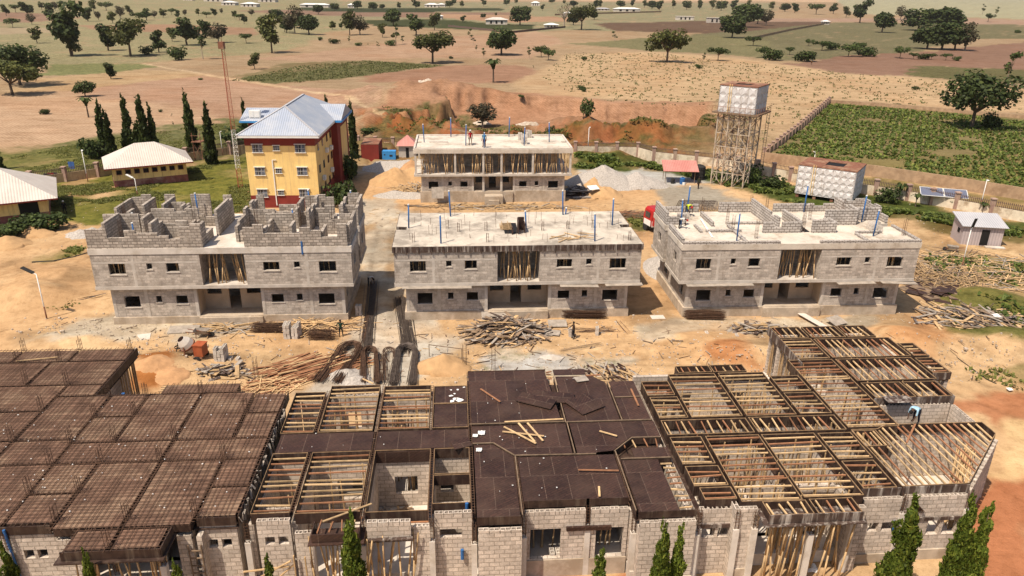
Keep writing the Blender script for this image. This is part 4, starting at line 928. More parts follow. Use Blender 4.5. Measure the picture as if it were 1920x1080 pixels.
wall(WC, 'u', -11.7, -1.7, 11.7, z0=.0, z1=3.56, ops=[(-9, -8.2, 1.5, 2.6)]); wall(WC, 'v', .3, 11.6, -11.95, z1=3.7, top=False); wall(WC, 'u', 3.7, 8.6, 11.6, z1=3.7, top=False); wall(WC, 'u', -1.6, 3.5, 13.1, z1=3.7, top=False); wall(WC, 'v', .0, 11.6, 8.42, z0=0, z1=3.56, ops=[(1.5, 2.4, .7, 2.8), (6, 7, .7, 2.8)])
wall(WC, 'u', -11.6, -10.05, 1.6, z0=.7, z1=3.3); wall(WC, 'u', -3.5, -1.8, 1.5, z0=.7, z1=3.2)
wall(WC, 'u', -11.5, -10.0, .0, z1=3.85, ops=[(-11.2, -10.76, 2.75, 3.2), (-10.6, -10.15, 2.75, 3.2)])
wall(WC, 'u', -9.75, -9.0, -.4, z1=3.42); wall(WC, 'u', -4.4, -3.65, -.4, z1=3.55)
wall(WC, 'u', -6.46, -4.5, -.7, z0=3.5, z1=4.1); m = MB(); m.box(-6.5, -.85, 3.42, -4.42, .1, 3.48); m.box(-6.5, -.78, 3.3, -4.42, -.73, 3.5); m.build('edge_formwork', M['form_white'], WC)
wall(WC, 'u', -3.46, -1.7, .0, z1=3.9, ops=[(-3.22, -2.2, 2.75, 3.25)])
wall(WC, 'u', -1.46, .54, -.83, z1=3.5); wall(WC, 'u', .75, 3.66, .24, z0=2.84, z1=3.58); wall(WC, 'u', 3.9, 5.72, .24, z0=2.84, z1=3.58); wall(WC, 'u', .75, 5.72, .245, z1=2.838, top=False, ops=[(1.03, 2.52, 1.05, 2.82), (4.2, 5.55, 1.0, 2.77)]); wall(WC, 'u', 6.0, 8.65, -.88, z1=3.62)
wall(WC, 'v', -.59, .5, .31, z1=3.4, top=False); wall(WC, 'v', -.64, .5, 6.0, z1=3.4, top=False); wall(WC, 'v', -.59, .0, -1.45, z1=3.5, top=False)
m = MB(); m.box(.76, .18, -.1, 5.74, .238, 1.0); m.box(-1.5, -.9, -.1, .58, -.84, .45); m.box(5.96, -.95, -.1, 8.7, -.89, .7); m.build('plinth', M['plinth'], WC)
for u, v in ((-1.64, -.6), (.68, -.3), (5.86, -.3), (3.78, .3), (8.8, -.6), (-3.58, -.3), (-9.05, -.25), (-6.72, -.4), (-12.0, .1)): column(WC, u, v, 0, 2.9)
m = MB(); m.box(2.75, .1, 2.75, 4.9, .235, 2.94); m.build('lintel_formwork', M['form_dark'], WC)
m = MB()
for u0, u1, z0, z1 in ((-8.85, -6.75, 3.75, 4.16),): m.box(u0, -1.15, z0, u1, -1.11, z1); m.box(u0 - .15, -1.3, z0 - .08, u1 + .2, -.2, z0 - .03); m.box(u0, -1.12, z0, u0 + .03, -.2, z1); m.box(u1 - .03, -1.12, z0, u1, -.2, z1)
m.build('porch_formwork', M['form_dark'], WC); joists(WC, -8.8, -1.1, -6.8, -.2, 'v', .45)
props_uv(WC, [(R.uniform(-9, -6.6), R.uniform(-1.2, -.3)) for _ in range(18)] + [(R.uniform(-6.4, -4.5), R.uniform(-.7, -.2)) for _ in range(11)], 0, 3.6, lean=.55)
window_props(WC, 1.1, 2.4, 1.4, 0, 3.9, 5); window_props(WC, 4.3, 5.4, 1.4, 0, 3.9, 4); window_props(WC, -5.4, -4.6, 5.6, 0, 3.9, 4)
for uv in ((-1.95, .5, 3.75), (-2.2, -.15, 1.6)):
    m = MB(); m.tube((uv[0], uv[1], uv[2]), (uv[0], uv[1], uv[2] + .55), .08, n=8); m.build('drain_pipe', M['blue'], WC)
# bracing boards beside the joint
m = MB()
for p, q in (((-12.2, -.5, 1.7), (-10.1, -.6, 2.0)), ((-12.2, -.6, 1.0), (-10, -.6, 2.3)), ((-11.2, -.7, .9), (-9.9, -.5, 2.0)), ((-12.5, -.6, 1.5), (-11.3, -.6, 1.4)), ((-9.85, -.6, 0), (-9.85, -.6, 2.6)), ((-9.3, -.7, 0), (-9.35, -.6, 2.5))): m.bar(p, q, .09, .05)
m.build('brace_board', M['wood'], WC)

# --- right wing
RB = [(11.6, 12.6, 13.75, 13.45, 'joist', 'v', 0), (13.85, 12.6, 16.0, 13.5, 'joist', 'v', 0), (8.95, 9.9, 10.6, 11.55, 'joist', 'u', 3), (9.0, 7.35, 10.65, 9.65, 'joist', 'u', 5), (10.85, 7.35, 13.8, 12.4, 'joist', 'u', 5), (14.05, 7.35, 16.95, 12.4, 'joist', 'u', 46),
      (17.2, 9.95, 19.0, 11.85, 'joist', 'u', 2), (17.2, 7.4, 19.05, 9.75, 'joist', 'u', 3), (19.25, 5.85, 22.2, 13.9, 'joist', 'u', 16), (20.05, 14.1, 22.2, 17.0, 'joist', 'u', 8), (9.0, 5.65, 13.85, 7.1, 'joist', 'v', 8), (14.05, 5.65, 19.05, 7.15, 'joist', 'v', 12),
      (20.1, 17.2, 22.2, 18.95, 'joist', 'v', 4), (22.4, 17.2, 24.85, 18.95, 'joist', 'v', 3), (25.0, 17.2, 27.05, 19.0, 'joist', 'v', 3), (22.4, 14.15, 27.8, 16.95, 'joist', 'v', 8), (28.0, 14.15, 29.0, 16.0, 'joist', 'u', 2), (22.45, 11.0, 27.6, 13.9, 'joist', 'v', 8), (27.85, 11.75, 29.0, 13.8, 'joist', 'u', 2),
      (22.5, 8.9, 25.0, 10.7, 'joist', 'v', 3), (25.15, 8.9, 27.3, 10.7, 'joist', 'v', 3), (9.05, 2.95, 10.75, 5.4, 'joist', 'u', 5), (9.1, 1.15, 10.8, 2.75, 'joist', 'u', 2), (9.3, .1, 10.85, 1.0, 'joist', 'u', 1), (11.0, -.15, 13.95, 5.4, 'joist', 'u', 44), (14.1, .0, 17.05, 5.4, 'joist', 'u', 40),
      (17.25, 2.95, 19.1, 5.35, 'joist', 'u', 4), (17.3, .5, 19.0, 2.75, 'joist', 'u', 4), (11.95, -1.2, 14.05, -.2, 'joist', 'v', 0), (14.25, -1.2, 16.35, -.15, 'joist', 'v', 0), (19.25, 4.0, 20.6, 5.5, 'joist', 'v', 12)]
for b in RB: bay(WR, *b)
# the large corner room with a slanting outer wall
poly = [(19.3, .55), (22.75, .6), (27.1, 4.8), (27.1, 5.95), (21.5, 6.0), (20.8, 5.6), (19.3, 5.6)]
m = MB()
for p, q in zip(poly, poly[1:] + poly[:1]):
    m.bar((*p, DZ - .3), (*q, DZ - .3), .03, .58); m.bar((*p, DZ + .0), (*q, DZ + .0), .034, .03, 1)
m.build('bay_formwork', [M['form_side'], M['rim']], WR)
for k in range(18):
    u = 19.6 + k * .42 + R.uniform(-.06, .06); v0 = .6 if u < 22.75 else .6 + (u - 22.75) * 4.2 / 4.35 + .05
    v1 = 5.55 if u < 20.9 else 5.95; mt = M['wood_red'] if R.random() < .35 else M['wood']; zz = DZ - .1 + R.uniform(-.03, .03)
    if v1 - v0 > .3: cap_part(WR, 'joist', lambda m: m.bar((u, v0, zz), (u + R.uniform(-.08, .08), v1, zz), R.uniform(.06, .085), .07), mt, 200)
m = MB()
for k in range(26):
    t = R.random(); u, v = 23.4 + R.uniform(-.35, .35), 1.9 + R.uniform(-.4, .4); m.tube((u, v, .75), (u + 1.6 + R.uniform(-.2, .2), v + 2.2 + R.uniform(-.2, .2), 3.9), .045, .035, 5)
m.build('leaning_pole_bundle', M['bamboo'], WR)
# beam troughs' soffit under the whole wing edges
m = MB()
for s in ((8.9, -.2, .25, 11.6), (10.65, -.1, .25, 12.5), (13.8, -.2, .3, 12.6), (16.95, 0, .3, 12.5), (19.0, .4, .3, 12), (22.2, 5.8, .25, 19)): m.box(s[0] - .0, s[1], DZ - .64, s[0] + s[2], s[3], DZ - .6)
for s in ((8.9, 5.4, 22, 5.65), (8.9, 7.1, 19.3, 7.35), (8.9, 9.65, 10.7, 9.9), (17, 9.75, 19, 9.95), (17.2, 2.75, 19.2, 2.95), (20, 16.95, 29, 17.2), (20, 13.9, 29, 14.15), (22.4, 10.7, 27.6, 11.0)): m.box(s[0], s[1], DZ - .65, s[2], s[3], DZ - .607)
m.build('beam_soffit', M['form_side'], WR)
m = MB(); m.box(19.96, 13.4, DZ - .55, 20.02, 19.0, DZ + .03); m.box(27.35, 8.8, DZ - .62, 27.4, 11, DZ); m.box(22.4, 8.82, DZ - .62, 27.4, 8.87, DZ - .02); m.box(29.02, 11.7, DZ - .5, 29.06, 13.9, DZ); m.box(29.02, 14.1, DZ - .5, 29.06, 16.0, DZ); m.box(27.8, 11.7, DZ - .5, 29, 11.74, DZ - .02)
m.box(11.9, -1.27, DZ - .42, 16.4, -1.22, DZ + .02); m.box(11.7, -1.45, DZ - .5, 16.5, -.1, DZ - .45); m.box(17.2, .44, DZ - .5, 19.2, .48, DZ - .02); m.box(19.3, .49, DZ - .5, 22.75, .53, DZ - .02)
m.build('edge_formwork', M['form_white'], WR)
# walls of the right wing
for u, a, b in ((8.88, .2, 11.5), (10.72, .2, 12.4), (13.85, 1.5, 12.4), (17.0, .5, 12.3), (19.08, .5, 12.0)): wall(WR, 'v', a, b, u, z0=.7, z1=3.68, top=False, ops=[(5.7, 6.9, .7, 3.0), (8.5, 9.4, .7, 3.0), (2.2, 3.1, .7, 3.0)])
for v, a, b in ((5.42, 8.9, 19.2), (7.13, 8.9, 19.2), (12.35, 10.8, 19.2)): wall(WR, 'u', a, b, v, z0=.7, z1=3.68, top=False, ops=[(11.6, 12.5, .7, 3.0), (15, 16, .7, 3.0), (18, 18.6, .7, 3.0)])
wall(WR, 'v', 5.8, 13, 22.18, z0=.7, z1=3.68, top=False, ops=[(6.6, 7.4, .7, 3.0), (9.4, 10.3, .7, 3.0)]); wall(WR, 'u', 22.4, 28, 13.95, z0=.0, z1=3.68, top=False); wall(WR, 'u', 20.2, 27, 18.8, z0=.0, z1=3.68, top=False); wall(WR, 'u', 20, 28, 17, z0=.0, z1=3.68, top=False, ops=[(21, 22, .7, 3)])
wall(WR, 'u', 22.4, 27.3, 10.75, z0=.0, z1=3.68, top=False); wall(WR, 'v', 9, 17, 27.3, z0=.0, z1=3.75, top=False); wall(WR, 'v', 11.8, 16, 28.8, z0=0, z1=3.7, top=False); wall(WR, 'u', 8.9, 16.9, 13.25, z0=0, z1=3.7, top=False)
wall(WR, 'u', 22.4, 27.1, 8.65, z0=.0, z1=3.62); wall(WR, 'v', 6.1, 8.6, 27.1, z0=0, z1=3.62); wall(WR, 'u', 21.5, 27, 6.05, z0=0, z1=3.78, top=False)
wall(WR, 'u', 9.05, 10.8, -.08, z1=3.62, ops=[(9.2, 9.92, 2.2, 2.78), (10.05, 10.8, 2.2, 2.78)]); wall(WR, 'v', -.5, .2, 10.6, z1=3.9, top=True); wall(WR, 'u', 10.85, 11.75, -.4, z1=3.8)
wall(WR, 'v', -.4, 1.6, 11.6, z1=3.7, top=False); wall(WR, 'u', 11.8, 16.5, 1.6, z1=3.7, top=False, ops=[(12.6, 13.5, .7, 3.0), (15, 16, .7, 3)]); wall(WR, 'v', -.3, 1.6, 16.5, z1=3.7, top=False); wall(WR, 'u', 16.5, 17.1, -.35, z1=3.6)
wall(WR, 'u', 17.25, 19.2, .18, z1=3.6, ops=[(17.75, 18.3, 1.9, 2.45), (18.45, 19.1, 1.9, 2.45)]); wall(WR, 'u', 19.45, 22.6, .27, z1=3.6, ops=[(20.9, 21.55, 1.5, 2.4), (21.72, 22.45, 1.5, 2.4)])
# slanting corner wall
def slant(T, p, q, z0, z1, th=.23):
    d = Vector((q[0] - p[0], q[1] - p[1], 0)); L = d.length
    o = MB(); o.wall('u', 0, L, 0, th, z0, z1); w_ = o.build('blockwork_wall', M['block_pale'], T)
    w_.location = (p[0], p[1], 0); w_.rotation_euler = (0, 0, atan2(d.y, d.x)); return w_
slant(WR, (22.7, .45), (27.25, 4.8), -.1, 3.75); slant(WR, (27.35, 4.8), (27.3, 6.0), -.1, 3.75)
m = MB()
for k in range(13):
    t = (k + .2) / 13; t2 = (k + .8) / 13; m.bar((22.75 + t * 4.5, .5 + t * 4.3, 3.85), (22.75 + t2 * 4.5, .5 + t2 * 4.3, 3.85), .2, .2)
m.build('block_course', M['block_pale'], WR)
m = MB(); m.box(19.35, .2, -.1, 22.7, .266, .62); m.box(10.8, -.47, -.1, 11.8, -.41, .55); m.box(17.2, .11, -.1, 19.25, .177, .55); m.build('plinth', M['plinth'], WR)
m = MB(); m.box(19.3, .2, 2.42, 22.7, .266, 2.6); m.box(9.1, -.15, 2.8, 10.8, -.083, 3.0); m.build('lintel_band', M['form_white'], WR)
for u, v in ((10.75, -.45), (16.55, -.3), (11.65, -.45), (19.33, .2), (22.72, .22), (14.15, -1.0), (8.98, -.3), (24.0, 12.5)): column(WR, u, v, 0, 3.0 if v < 1 else 3.5, .28)
props_uv(WR, [(R.uniform(11.9, 16.4), R.uniform(-1.3, .9)) for _ in range(44)], 0, DZ - .45, lean=.5)
poles(WR, 19.95, 13.2, 20.4, 18.9, 18, z0=0); poles(WR, 20, 18.9, 27, 19.1, 6, z0=0)
m = MB()
for k in range(5): m.bar((20.0, .2, 3.6 - k * .02), (20.1 + k * .1, .2, 3.0), .18, .02)
m.build('nailed_ply_strip', M['form_dark'], WR)
for (u, v, z) in ((19.05, .1, 1.95),):
    m = MB(); m.tube((u, v, z), (u, v, z + .6), .08, n=8); m.build('drain_pipe', M['blue'], WR)
m = MB(); m.prism([(22.9, 8.2), (24.5, 8.2), (24.5, 9.0), (22.9, 9.0)], DZ + .02, DZ + .04); m.build('deck_panel', M['form_white'], WR)
flush_extra()

# ------------------------------------------------------------------ hostel, low yellow houses
def hip_roof(m, x0, y0, x1, y1, z, h, axis='x', mi=0):
    if axis == 'y':
        w_ = (x1 - x0) / 2; a = ((x0 + x1) / 2, y0 + w_, z + h); b = ((x0 + x1) / 2, y1 - w_, z + h)
        m.quad([(x0, y0, z), (x1, y0, z), a], mi); m.quad([(x1, y0, z), (x1, y1, z), b, a], mi); m.quad([(x1, y1, z), (x0, y1, z), b], mi); m.quad([(x0, y1, z), (x0, y0, z), a, b], mi)
    else:
        w_ = (y1 - y0) / 2; a = (x0 + w_, (y0 + y1) / 2, z + h); b = (x1 - w_, (y0 + y1) / 2, z + h)
        m.quad([(x0, y0, z), (x1, y0, z), b, a], mi); m.quad([(x1, y0, z), (x1, y1, z), b], mi); m.quad([(x1, y1, z), (x0, y1, z), a, b], mi); m.quad([(x0, y1, z), (x0, y0, z), a], mi)
    return a, b
hx, hy = at(473, 389)
H = thing('hostel_building', 'three-storey yellow and maroon hostel under a silver-blue hipped roof', 'building', (hx, hy, 0), radians(3.2))
HW = 8.7; HZ = 9.1
m = MB(); m.box(0, 0, 1.6, HW, 12, HZ - 1.1); m.build('yellow_wall', M['yellow'], H)
m = MB(); m.box(-.02, -.02, -.3, HW + .02, 12, 1.6); m.box(-.02, -.02, HZ - 1.1, HW + .02, 12, HZ); m.build('maroon_band', M['maroon'], H)
m = MB(); m.box(-2.6, 11.4, -.3, HW + .9, 20.4, HZ); m.build('rear_wing', M['maroon'], H)
m = MB(); m.box(HW + .88, 14, 1.6, HW + .93, 19, HZ - 1.1); m.build('yellow_wall', M['yellow'], H)
m = MB(); m.box(-.72, -.72, HZ - .02, HW + .72, 12.5, HZ + .28); m.build('fascia', M['white'], H)
m = MB(); a, b = hip_roof(m, -.75, -.75, HW + .75, 21.2, HZ + .3, 2.9, 'y'); r_ = m.build('roof', M['roof_blue'], H)
m = MB()
for p, q in (((-.75, -.75, HZ + .3), a), ((HW + .75, -.75, HZ + .3), a), (a, b)): m.bar(p, q, .3, .06)
m.build('ridge_cap', M['roof_grey'], r_)
m = MB(); z = HZ + .3
e = HW + 1.6
m.quad([(HW - .5, 11, z), (e, 11, z), (e, 15.6, z + 1.6), (HW / 2 + 2, 15.6, z + 1.6)]); m.quad([(e, 20.4, z), (HW - .5, 20.4, z), (HW / 2 + 2, 15.6, z + 1.6), (e, 15.6, z + 1.6)]); m.quad([(e, 11, z), (e, 20.4, z), (e, 15.6, z + 1.6)])
m.build('cross_roof', M['roof_blue'], H); m = MB()
m.quad([(-3.6, 10.8, z - .1), (1.6, 10.8, z - .1), (2.4, 15, z + 1.1), (-3.6, 15, z + 1.1)]); m.quad([(-3.6, 15, z + 1.1), (2.4, 15, z + 1.1), (1.6, 20.4, z - .1), (-3.6, 20.4, z - .1)]); m.build('cross_roof', M['roof_blue'], H)
m = MB(); m.box(-3.6, 10.7, HZ - .05, -.8, 10.8, HZ + .2); m.box(HW + .76, 10.9, HZ + .0, e, 11.0, HZ + .28); m.box(e, 11.0, HZ + .0, e + .1, 20.4, HZ + .28); m.build('fascia', M['gen_blue'], H)
def hwin(u, z, w_=1.25, h_=.95, side=0):
    f = MB()
    if not side:
        f.box(u, -.06, z, u + w_, -.03, z + h_); fo = f.build('window', M['glass'], H)
        g = MB(); g.box(u + w_ * .52, -.09, z + .06, u + w_ - .05, -.065, z + h_ - .06); g.box(u + .05, -.09, z + .06, u + w_ * .2, -.065, z + h_ - .06); g.build('pane', M['glass_pale'], fo)
        g = MB(); g.box(u - .1, -.16, z - .1, u + w_ + .1, -.02, z - .04); g.box(u - .1, -.22, z + h_ + .04, u + w_ + .1, -.02, z + h_ + .1)
        for k in range(4): g.bar((u + w_ * k / 3, -.11, z), (u + w_ * k / 3, -.11, z + h_), .022, .022)
        g.bar((u, -.11, z + h_ / 2), (u + w_, -.11, z + h_ / 2), .022, .022); g.build('window_grille', M['white'], fo)
    else:
        f.box(HW + .025, u, z, HW + .06, u + w_, z + h_); fo = f.build('window', M['glass'], H)
for z in (1.35, 4.2, 7.1):
    hwin(.9, z + .1); hwin(6.2, z + .1); hwin(3.5, z + .35, .75, .55)
    for u in (1.3, 4.2, 7.4, 10.0): hwin(u, z, .9, 1.0, 1)
for u, z in ((2.8, 2.9), (6, 5.9), (8.8, 2.6), (9.3, 5.6)):
    m = MB(); m.box(HW + .05, u, z, HW + .4, u + .8, z + .55); m.build('air_conditioner', M['white'], H)
m = MB(); m.box(3.15, -.12, .3, 3.27, -.03, 6.2); m.bar((3.2, -.08, 6.2), (3.7, -.08, 6.2), .08, .06); m.build('drain_pipe', M['white'], H)
m = MB(); m.box(-2.4, 11.6, HZ + .5, -.9, 12.3, HZ + 1.5); m.box(-2.3, 11.56, HZ + .6, -1.75, 11.6, HZ + 1.4); m.box(-1.6, 11.56, HZ + .6, -1.0, 11.6, HZ + 1.4); m.build('rooftop_unit', M['white'], H)

def low_house(name, label, p0, p1, depth, h, rh, over, left_door=True, wins=8, zb=0.0):
    (x0, y0), (x1, y1) = p0, p1; L = hypot(x1 - x0, y1 - y0)
    T = thing(name, label, 'building', (x0, y0, zb), atan2(y1 - y0, x1 - x0))
    m = MB(); m.box(0, 0, .95, L, depth, h); m.build('yellow_wall', M['yellow_dull'], T)
    m = MB(); m.box(-.03, -.03, -.3, L + .03, depth + .03, .95); m.build('maroon_base', M['maroon_dull'], T)
    m = MB(); hip_roof(m, -over, -over, L + over, depth + over, h + .05, rh, 'x'); r = m.build('roof', M['roof_white'], T)
    m = MB(); m.box(-over, -over, h - .12, L + over, depth + over, h + .04); m.build('fascia', M['maroon'], r)
    for i in range(wins):
        u = .8 + i * (L - 1.6) / max(1, wins - 1) - .28
        m = MB(); m.box(u, -.05, h - 1.05, u + .6, -.02, h - .5); f = m.build('vent_window', M['black'], T)
        m = MB(); m.box(u - .06, -.08, h - 1.12, u + .66, -.03, h - 1.05); m.box(u - .06, -.08, h - .5, u + .66, -.03, h - .43); m.box(u - .07, -.07, h - 1.05, u, -.03, h - .5); m.box(u + .6, -.07, h - 1.05, u + .67, -.03, h - .5); m.build('window_frame', M['maroon_dull'], f)
    if left_door:
        m = MB(); m.box(-.06, depth * .4, 0, -.02, depth * .4 + 1.0, 2.1); m.build('door', M['black'], T)
    return T
q0 = at(216, 352)
low_house('toilet_block', 'small yellow house with eight square vents under a cream hipped roof, beside the fence', q0, (q0[0] + 8.4, q0[1] + 4.7), 7.0, 2.85, 2.5, .95)
lh = low_house('dormitory_house', 'big low yellow house under a cream hipped roof, cut off by the left edge', (-71, 78.5), (-56.2, 87.2), 9.5, 2.7, 3.2, 1.2, wins=0)
m = MB(); m.box(14.2, -.06, .2, 16.2, -.01, 2.4); m.build('dark_doorway', M['black'], lh)

# ------------------------------------------------------------------ fences and boundary walls
def fence(label, pts, h=1.25, ph=2.0, step=3.4, wallmat='fence_wall', rail=True, name='compound_fence', thick=.22, psize=.5):
    T = thing(name, label, 'fence', (pts[0][0], pts[0][1], 0))
    o = pts[0]; wl = MB(); rl = MB()
    for (x0, y0), (x1, y1) in zip(pts[:-1], pts[1:]):
        x0 -= o[0]; x1 -= o[0]; y0 -= o[1]; y1 -= o[1]
        L = hypot(x1 - x0, y1 - y0); n = max(1, round(L / step)); dx, dy = (x1 - x0) / L, (y1 - y0) / L
        for i in range(n):
            a, b = L * i / n, L * (i + 1) / n
            p, q = (x0 + dx * a, y0 + dy * a), (x0 + dx * b, y0 + dy * b)
            m = MB(); m.bar((*p, h / 2 - .2), (*q, h / 2 - .2), thick, h + .4); m.build('wall_panel', M[wallmat], T)
            if rail:
                r = MB()
                r.bar((*p, h + .62), (*q, h + .62), .05, .05); r.bar((*p, h + .1), (*q, h + .1), .05, .05)
                k = .15
                while k < b - a: r.bar((p[0] + dx * k, p[1] + dy * k, h), (p[0] + dx * k, p[1] + dy * k, h + .82), .07, .05); k += .22
                r.build('railing', M['rail'], T)
            if ph:
                m = MB(); m.box(p[0] - psize / 2, p[1] - psize / 2, -.4, p[0] + psize / 2, p[1] + psize / 2, ph); m.box(p[0] - psize * .66, p[1] - psize * .66, ph, p[0] + psize * .66, p[1] + psize * .66, ph + .14); m.build('pillar', M['pillar'], T)
    return T
fence('cream panelled fence with brown pillars and railing, behind the small yellow house', [at(*p) for p in ((-60, 366), (60, 350), (185, 332), (350, 302), (470, 284))], 1.3, 2.1, 3.9)
fence('fence of brown pillars and dark railing behind the rear block', [at(*p) for p in ((640, 275), (770, 281), (930, 284), (1078, 291))], 1.2, 2.0, 3.6)
fence('white peeling fence with pillars along the rear right corner of the yard', [at(*p) for p in ((1078, 291), (1195, 293), (1225, 302), (1345, 315), (1418, 328), (1480, 341))], 1.55, 2.3, 3.6, 'fence_wall_pale')
fence('white peeling fence with pillars and railing, running right behind the solar panel', [at(*p) for p in ((1480, 341), (1640, 366), (1700, 376), (1790, 392), (2000, 432))], 1.3, 2.2, 4.0, 'fence_wall_pale')
fence('plain brown boundary wall in front of the green crop field', [at(*p) for p in ((1425, 304), (1520, 316), (1640, 331), (1790, 354), (1920, 376), (2100, 408))], 1.75, 0, 4.5, 'mud_wall', rail=False, name='boundary_wall')
fence('pale pillared wall climbing diagonally along the left side of the crop field', [at(*p) for p in ((1432, 296), (1500, 243), (1557, 192))], 1.2, 1.7, 3.4, 'mud_wall', rail=False, name='field_wall', psize=.45)
fence('low tan wall along the top of the crop field', [at(*p) for p in ((1557, 193), (1660, 200), (1770, 209), (1960, 226))], .8, 0, 8, 'mud_wall', rail=False, name='field_wall')
fence('dark low fence across the far fields near the white kiosk', [at(*p) for p in ((840, 50), (960, 62), (1060, 52))], 1.3, 0, 8, 'rail', rail=False, name='field_fence')
fence('long grey far wall in front of the white sheds', [at(*p) for p in ((1040, 29), (1130, 26), (1240, 23))], 1.8, 0, 20, 'mud_wall', rail=False, name='boundary_wall')
fence('brown wall bounding the dark ploughed plot, far right', [at(*p) for p in ((1400, 76), (1480, 58), (1545, 46))], 1.5, 0, 15, 'mud_wall', rail=False, name='boundary_wall')
for px, py, c, n in ((88, 333, (.03, .03, .04), 'dark'), (95, 332, (.42, .03, .03), 'red'), (102, 331, (.05, .05, .06), 'charcoal'), (134, 318, (.04, .10, .28), 'blue')):
    x, y = at(px + 1, py + 8); cm = cloth('laundry_' + n, c); m = MB(); zz = 1.3 if n != 'blue' else 1.9
    for i in range(4): m.bar((x + i * .22, y - .25 - .04 * (i % 2), zz), (x + i * .22 + .02, y - .28, zz - R.uniform(.75, 1.1)), .24, .05, up=(0, 1, 0))
    tag(m.build('hung_garment', cm), n + ' garment hung to dry on the fence left of the small yellow house', 'laundry', 'laundry on the fence')

# ------------------------------------------------------------------ water tanks
def panel_tank(T, x0, y0, z0, x1, y1, z1, nx, ny, nz, hole):
    m = MB(); m.box(x0, y0, z0, x1, y1, z1)
    def face(o, du, dv, nu, nv, nrm):
        o, du, dv, nrm = map(Vector, (o, du, dv, nrm)); lu, lv = du.length, dv.length
        for i in range(nu):
            for j in range(nv):
                c = o + du * ((i + .5) / nu) + dv * ((j + .5) / nv); a = du / nu * .47; b = dv / nv * .47
                q = [c - a - b, c + a - b, c + a + b, c - a + b]; e = .28; q2 = [c + nrm * .11 + (k - c) * e for k in q]; f = [k + nrm * .012 for k in q]
                mid = [c + nrm * .02 + (f[k] - c) * .5 + (f[(k + 1) % 4] - c) * .5 for k in range(4)]
                m.quad(q2)
                for k in range(4): m.quad([f[k], f[(k + 1) % 4], q2[(k + 1) % 4], q2[k]])
                for k in range(4): m.bar(f[k] + nrm * .02, f[k] * .3 + q2[k] * .7, .05, .05)
        for i in range(nu + 1): m.bar(o + du * (i / nu), o + du * (i / nu) + dv, .07, .08)
        for j in range(nv + 1): m.bar(o + dv * (j / nv), o + dv * (j / nv) + du, .07, .08)
    w_, d_, h_ = x1 - x0, y1 - y0, z1 - z0
    face((x0, y0, z0), (w_, 0, 0), (0, 0, h_), nx, nz, (0, -1, 0)); face((x1, y0, z0), (0, d_, 0), (0, 0, h_), ny, nz, (1, 0, 0)); face((x0, y1, z0), (0, -d_, 0), (0, 0, h_), ny, nz, (-1, 0, 0))
    m.build('panel_tank', M['tank'], T)
    m = MB()
    hx0, hx1, hy0, hy1 = x0 + w_ * hole[0], x0 + w_ * hole[1], y0 + d_ * hole[2], y0 + d_ * hole[3]
    zt = z1 + .03
    m.box(x0 - .1, y0 - .1, zt, hx0, y1 + .1, zt + .12); m.box(hx1, y0 - .1, zt, x1 + .1, y1 + .1, zt + .12); m.box(hx0, y0 - .1, zt, hx1, hy0, zt + .12); m.box(hx0, hy1, zt, hx1, y1 + .1, zt + .12)
    t = m.build('tank_lid', M['rust'], T)
    m = MB(); m.box(hx0, hy0, zt - .02, hx1, hy1, zt + .02); m.build('open_hatch', M['black'], t)
    m = MB(); u = x0 + w_ * .27
    m.bar((u, y0 - .18, z0), (u, y0 - .18, z1 + .3), .12, .06); m.bar((u + .3, y0 - .18, z0), (u + .3, y0 - .18, z1 + .3), .05, .05)
    m.build('ladder', M['yellow_dull'], T)
tx, ty = 29.3, 109.4
TW = thing('water_tower', 'white panelled water tank with a rusty lid high on a lattice steel tower', 'water tower', (tx, ty, 0), radians(-34))
W_, D_ = 5.3, 5.0; PZ = 10.5
panel_tank(TW, .0, .0, PZ + .2, W_, D_, PZ + 3.8, 5, 4, 3, (.28, .72, .3, .72))
m = MB(); m.box(-.7, -.5, PZ - .05, W_ + .7, D_ + .6, PZ + .16); m.build('platform', M['wood_old'], TW)
m = MB()
for s in ((-.7, -.5, W_ + .7, -.5), (W_ + .7, -.5, W_ + .7, D_ + .6)): m.bar((s[0], s[1], PZ + .95), (s[2], s[3], PZ + .95), .05, .05)
for k in range(9): m.bar((-.7 + k * .8, -.5, PZ), (-.7 + k * .8, -.5, PZ + .95), .05, .05)
for k in range(8): m.bar((W_ + .7, -.5 + k * .8, PZ), (W_ + .7, -.5 + k * .8, PZ + .95), .05, .05)
m.build('handrail', M['rust'], TW)
LX = [0.1, 1.7, 3.3, 4.9]
for i, x in enumerate(LX):
    for j, y in enumerate((.1, 2.5, 4.9)):
        m = MB(); m.bar((x, y, -.4), (x, y, PZ), .17, .17); m.build('leg', M['steel'], TW)
m = MB()
for k in range(6):
    z0, z1 = k * PZ / 5.5, (k + 1) * PZ / 5.5
    if z1 > PZ: z1 = PZ
    for y in (.1, 2.5, 4.9):
        m.bar((LX[0], y, z0), (LX[-1], y, z0), .09, .09)
        for a, b in zip(LX[:-1], LX[1:]): m.bar((a, y, z0), (b, y, z1), .07, .07) if (k + int(a)) % 2 else m.bar((b, y, z0), (a, y, z1), .07, .07)
    for x in LX:
        m.bar((x, .1, z0), (x, 4.9, z0), .08, .08); m.bar((x, .1, z0), (x, 2.5, z1), .06, .06); m.bar((x, 4.9, z0), (x, 2.5, z1), .06, .06)
m.build('bracing', M['steel'], TW)
m = MB(); m.bar((5.6, 5.2, 0), (5.6, 5.2, PZ), .06, .06); m.bar((6.0, 5.2, 0), (6.0, 5.2, PZ), .06, .06)
for k in range(30): m.bar((5.6, 5.2, .3 + k * .36), (6.0, 5.2, .3 + k * .36), .04, .04)
m.build('ladder', M['steel'], TW)
gx, gy = 39.5, 102.4
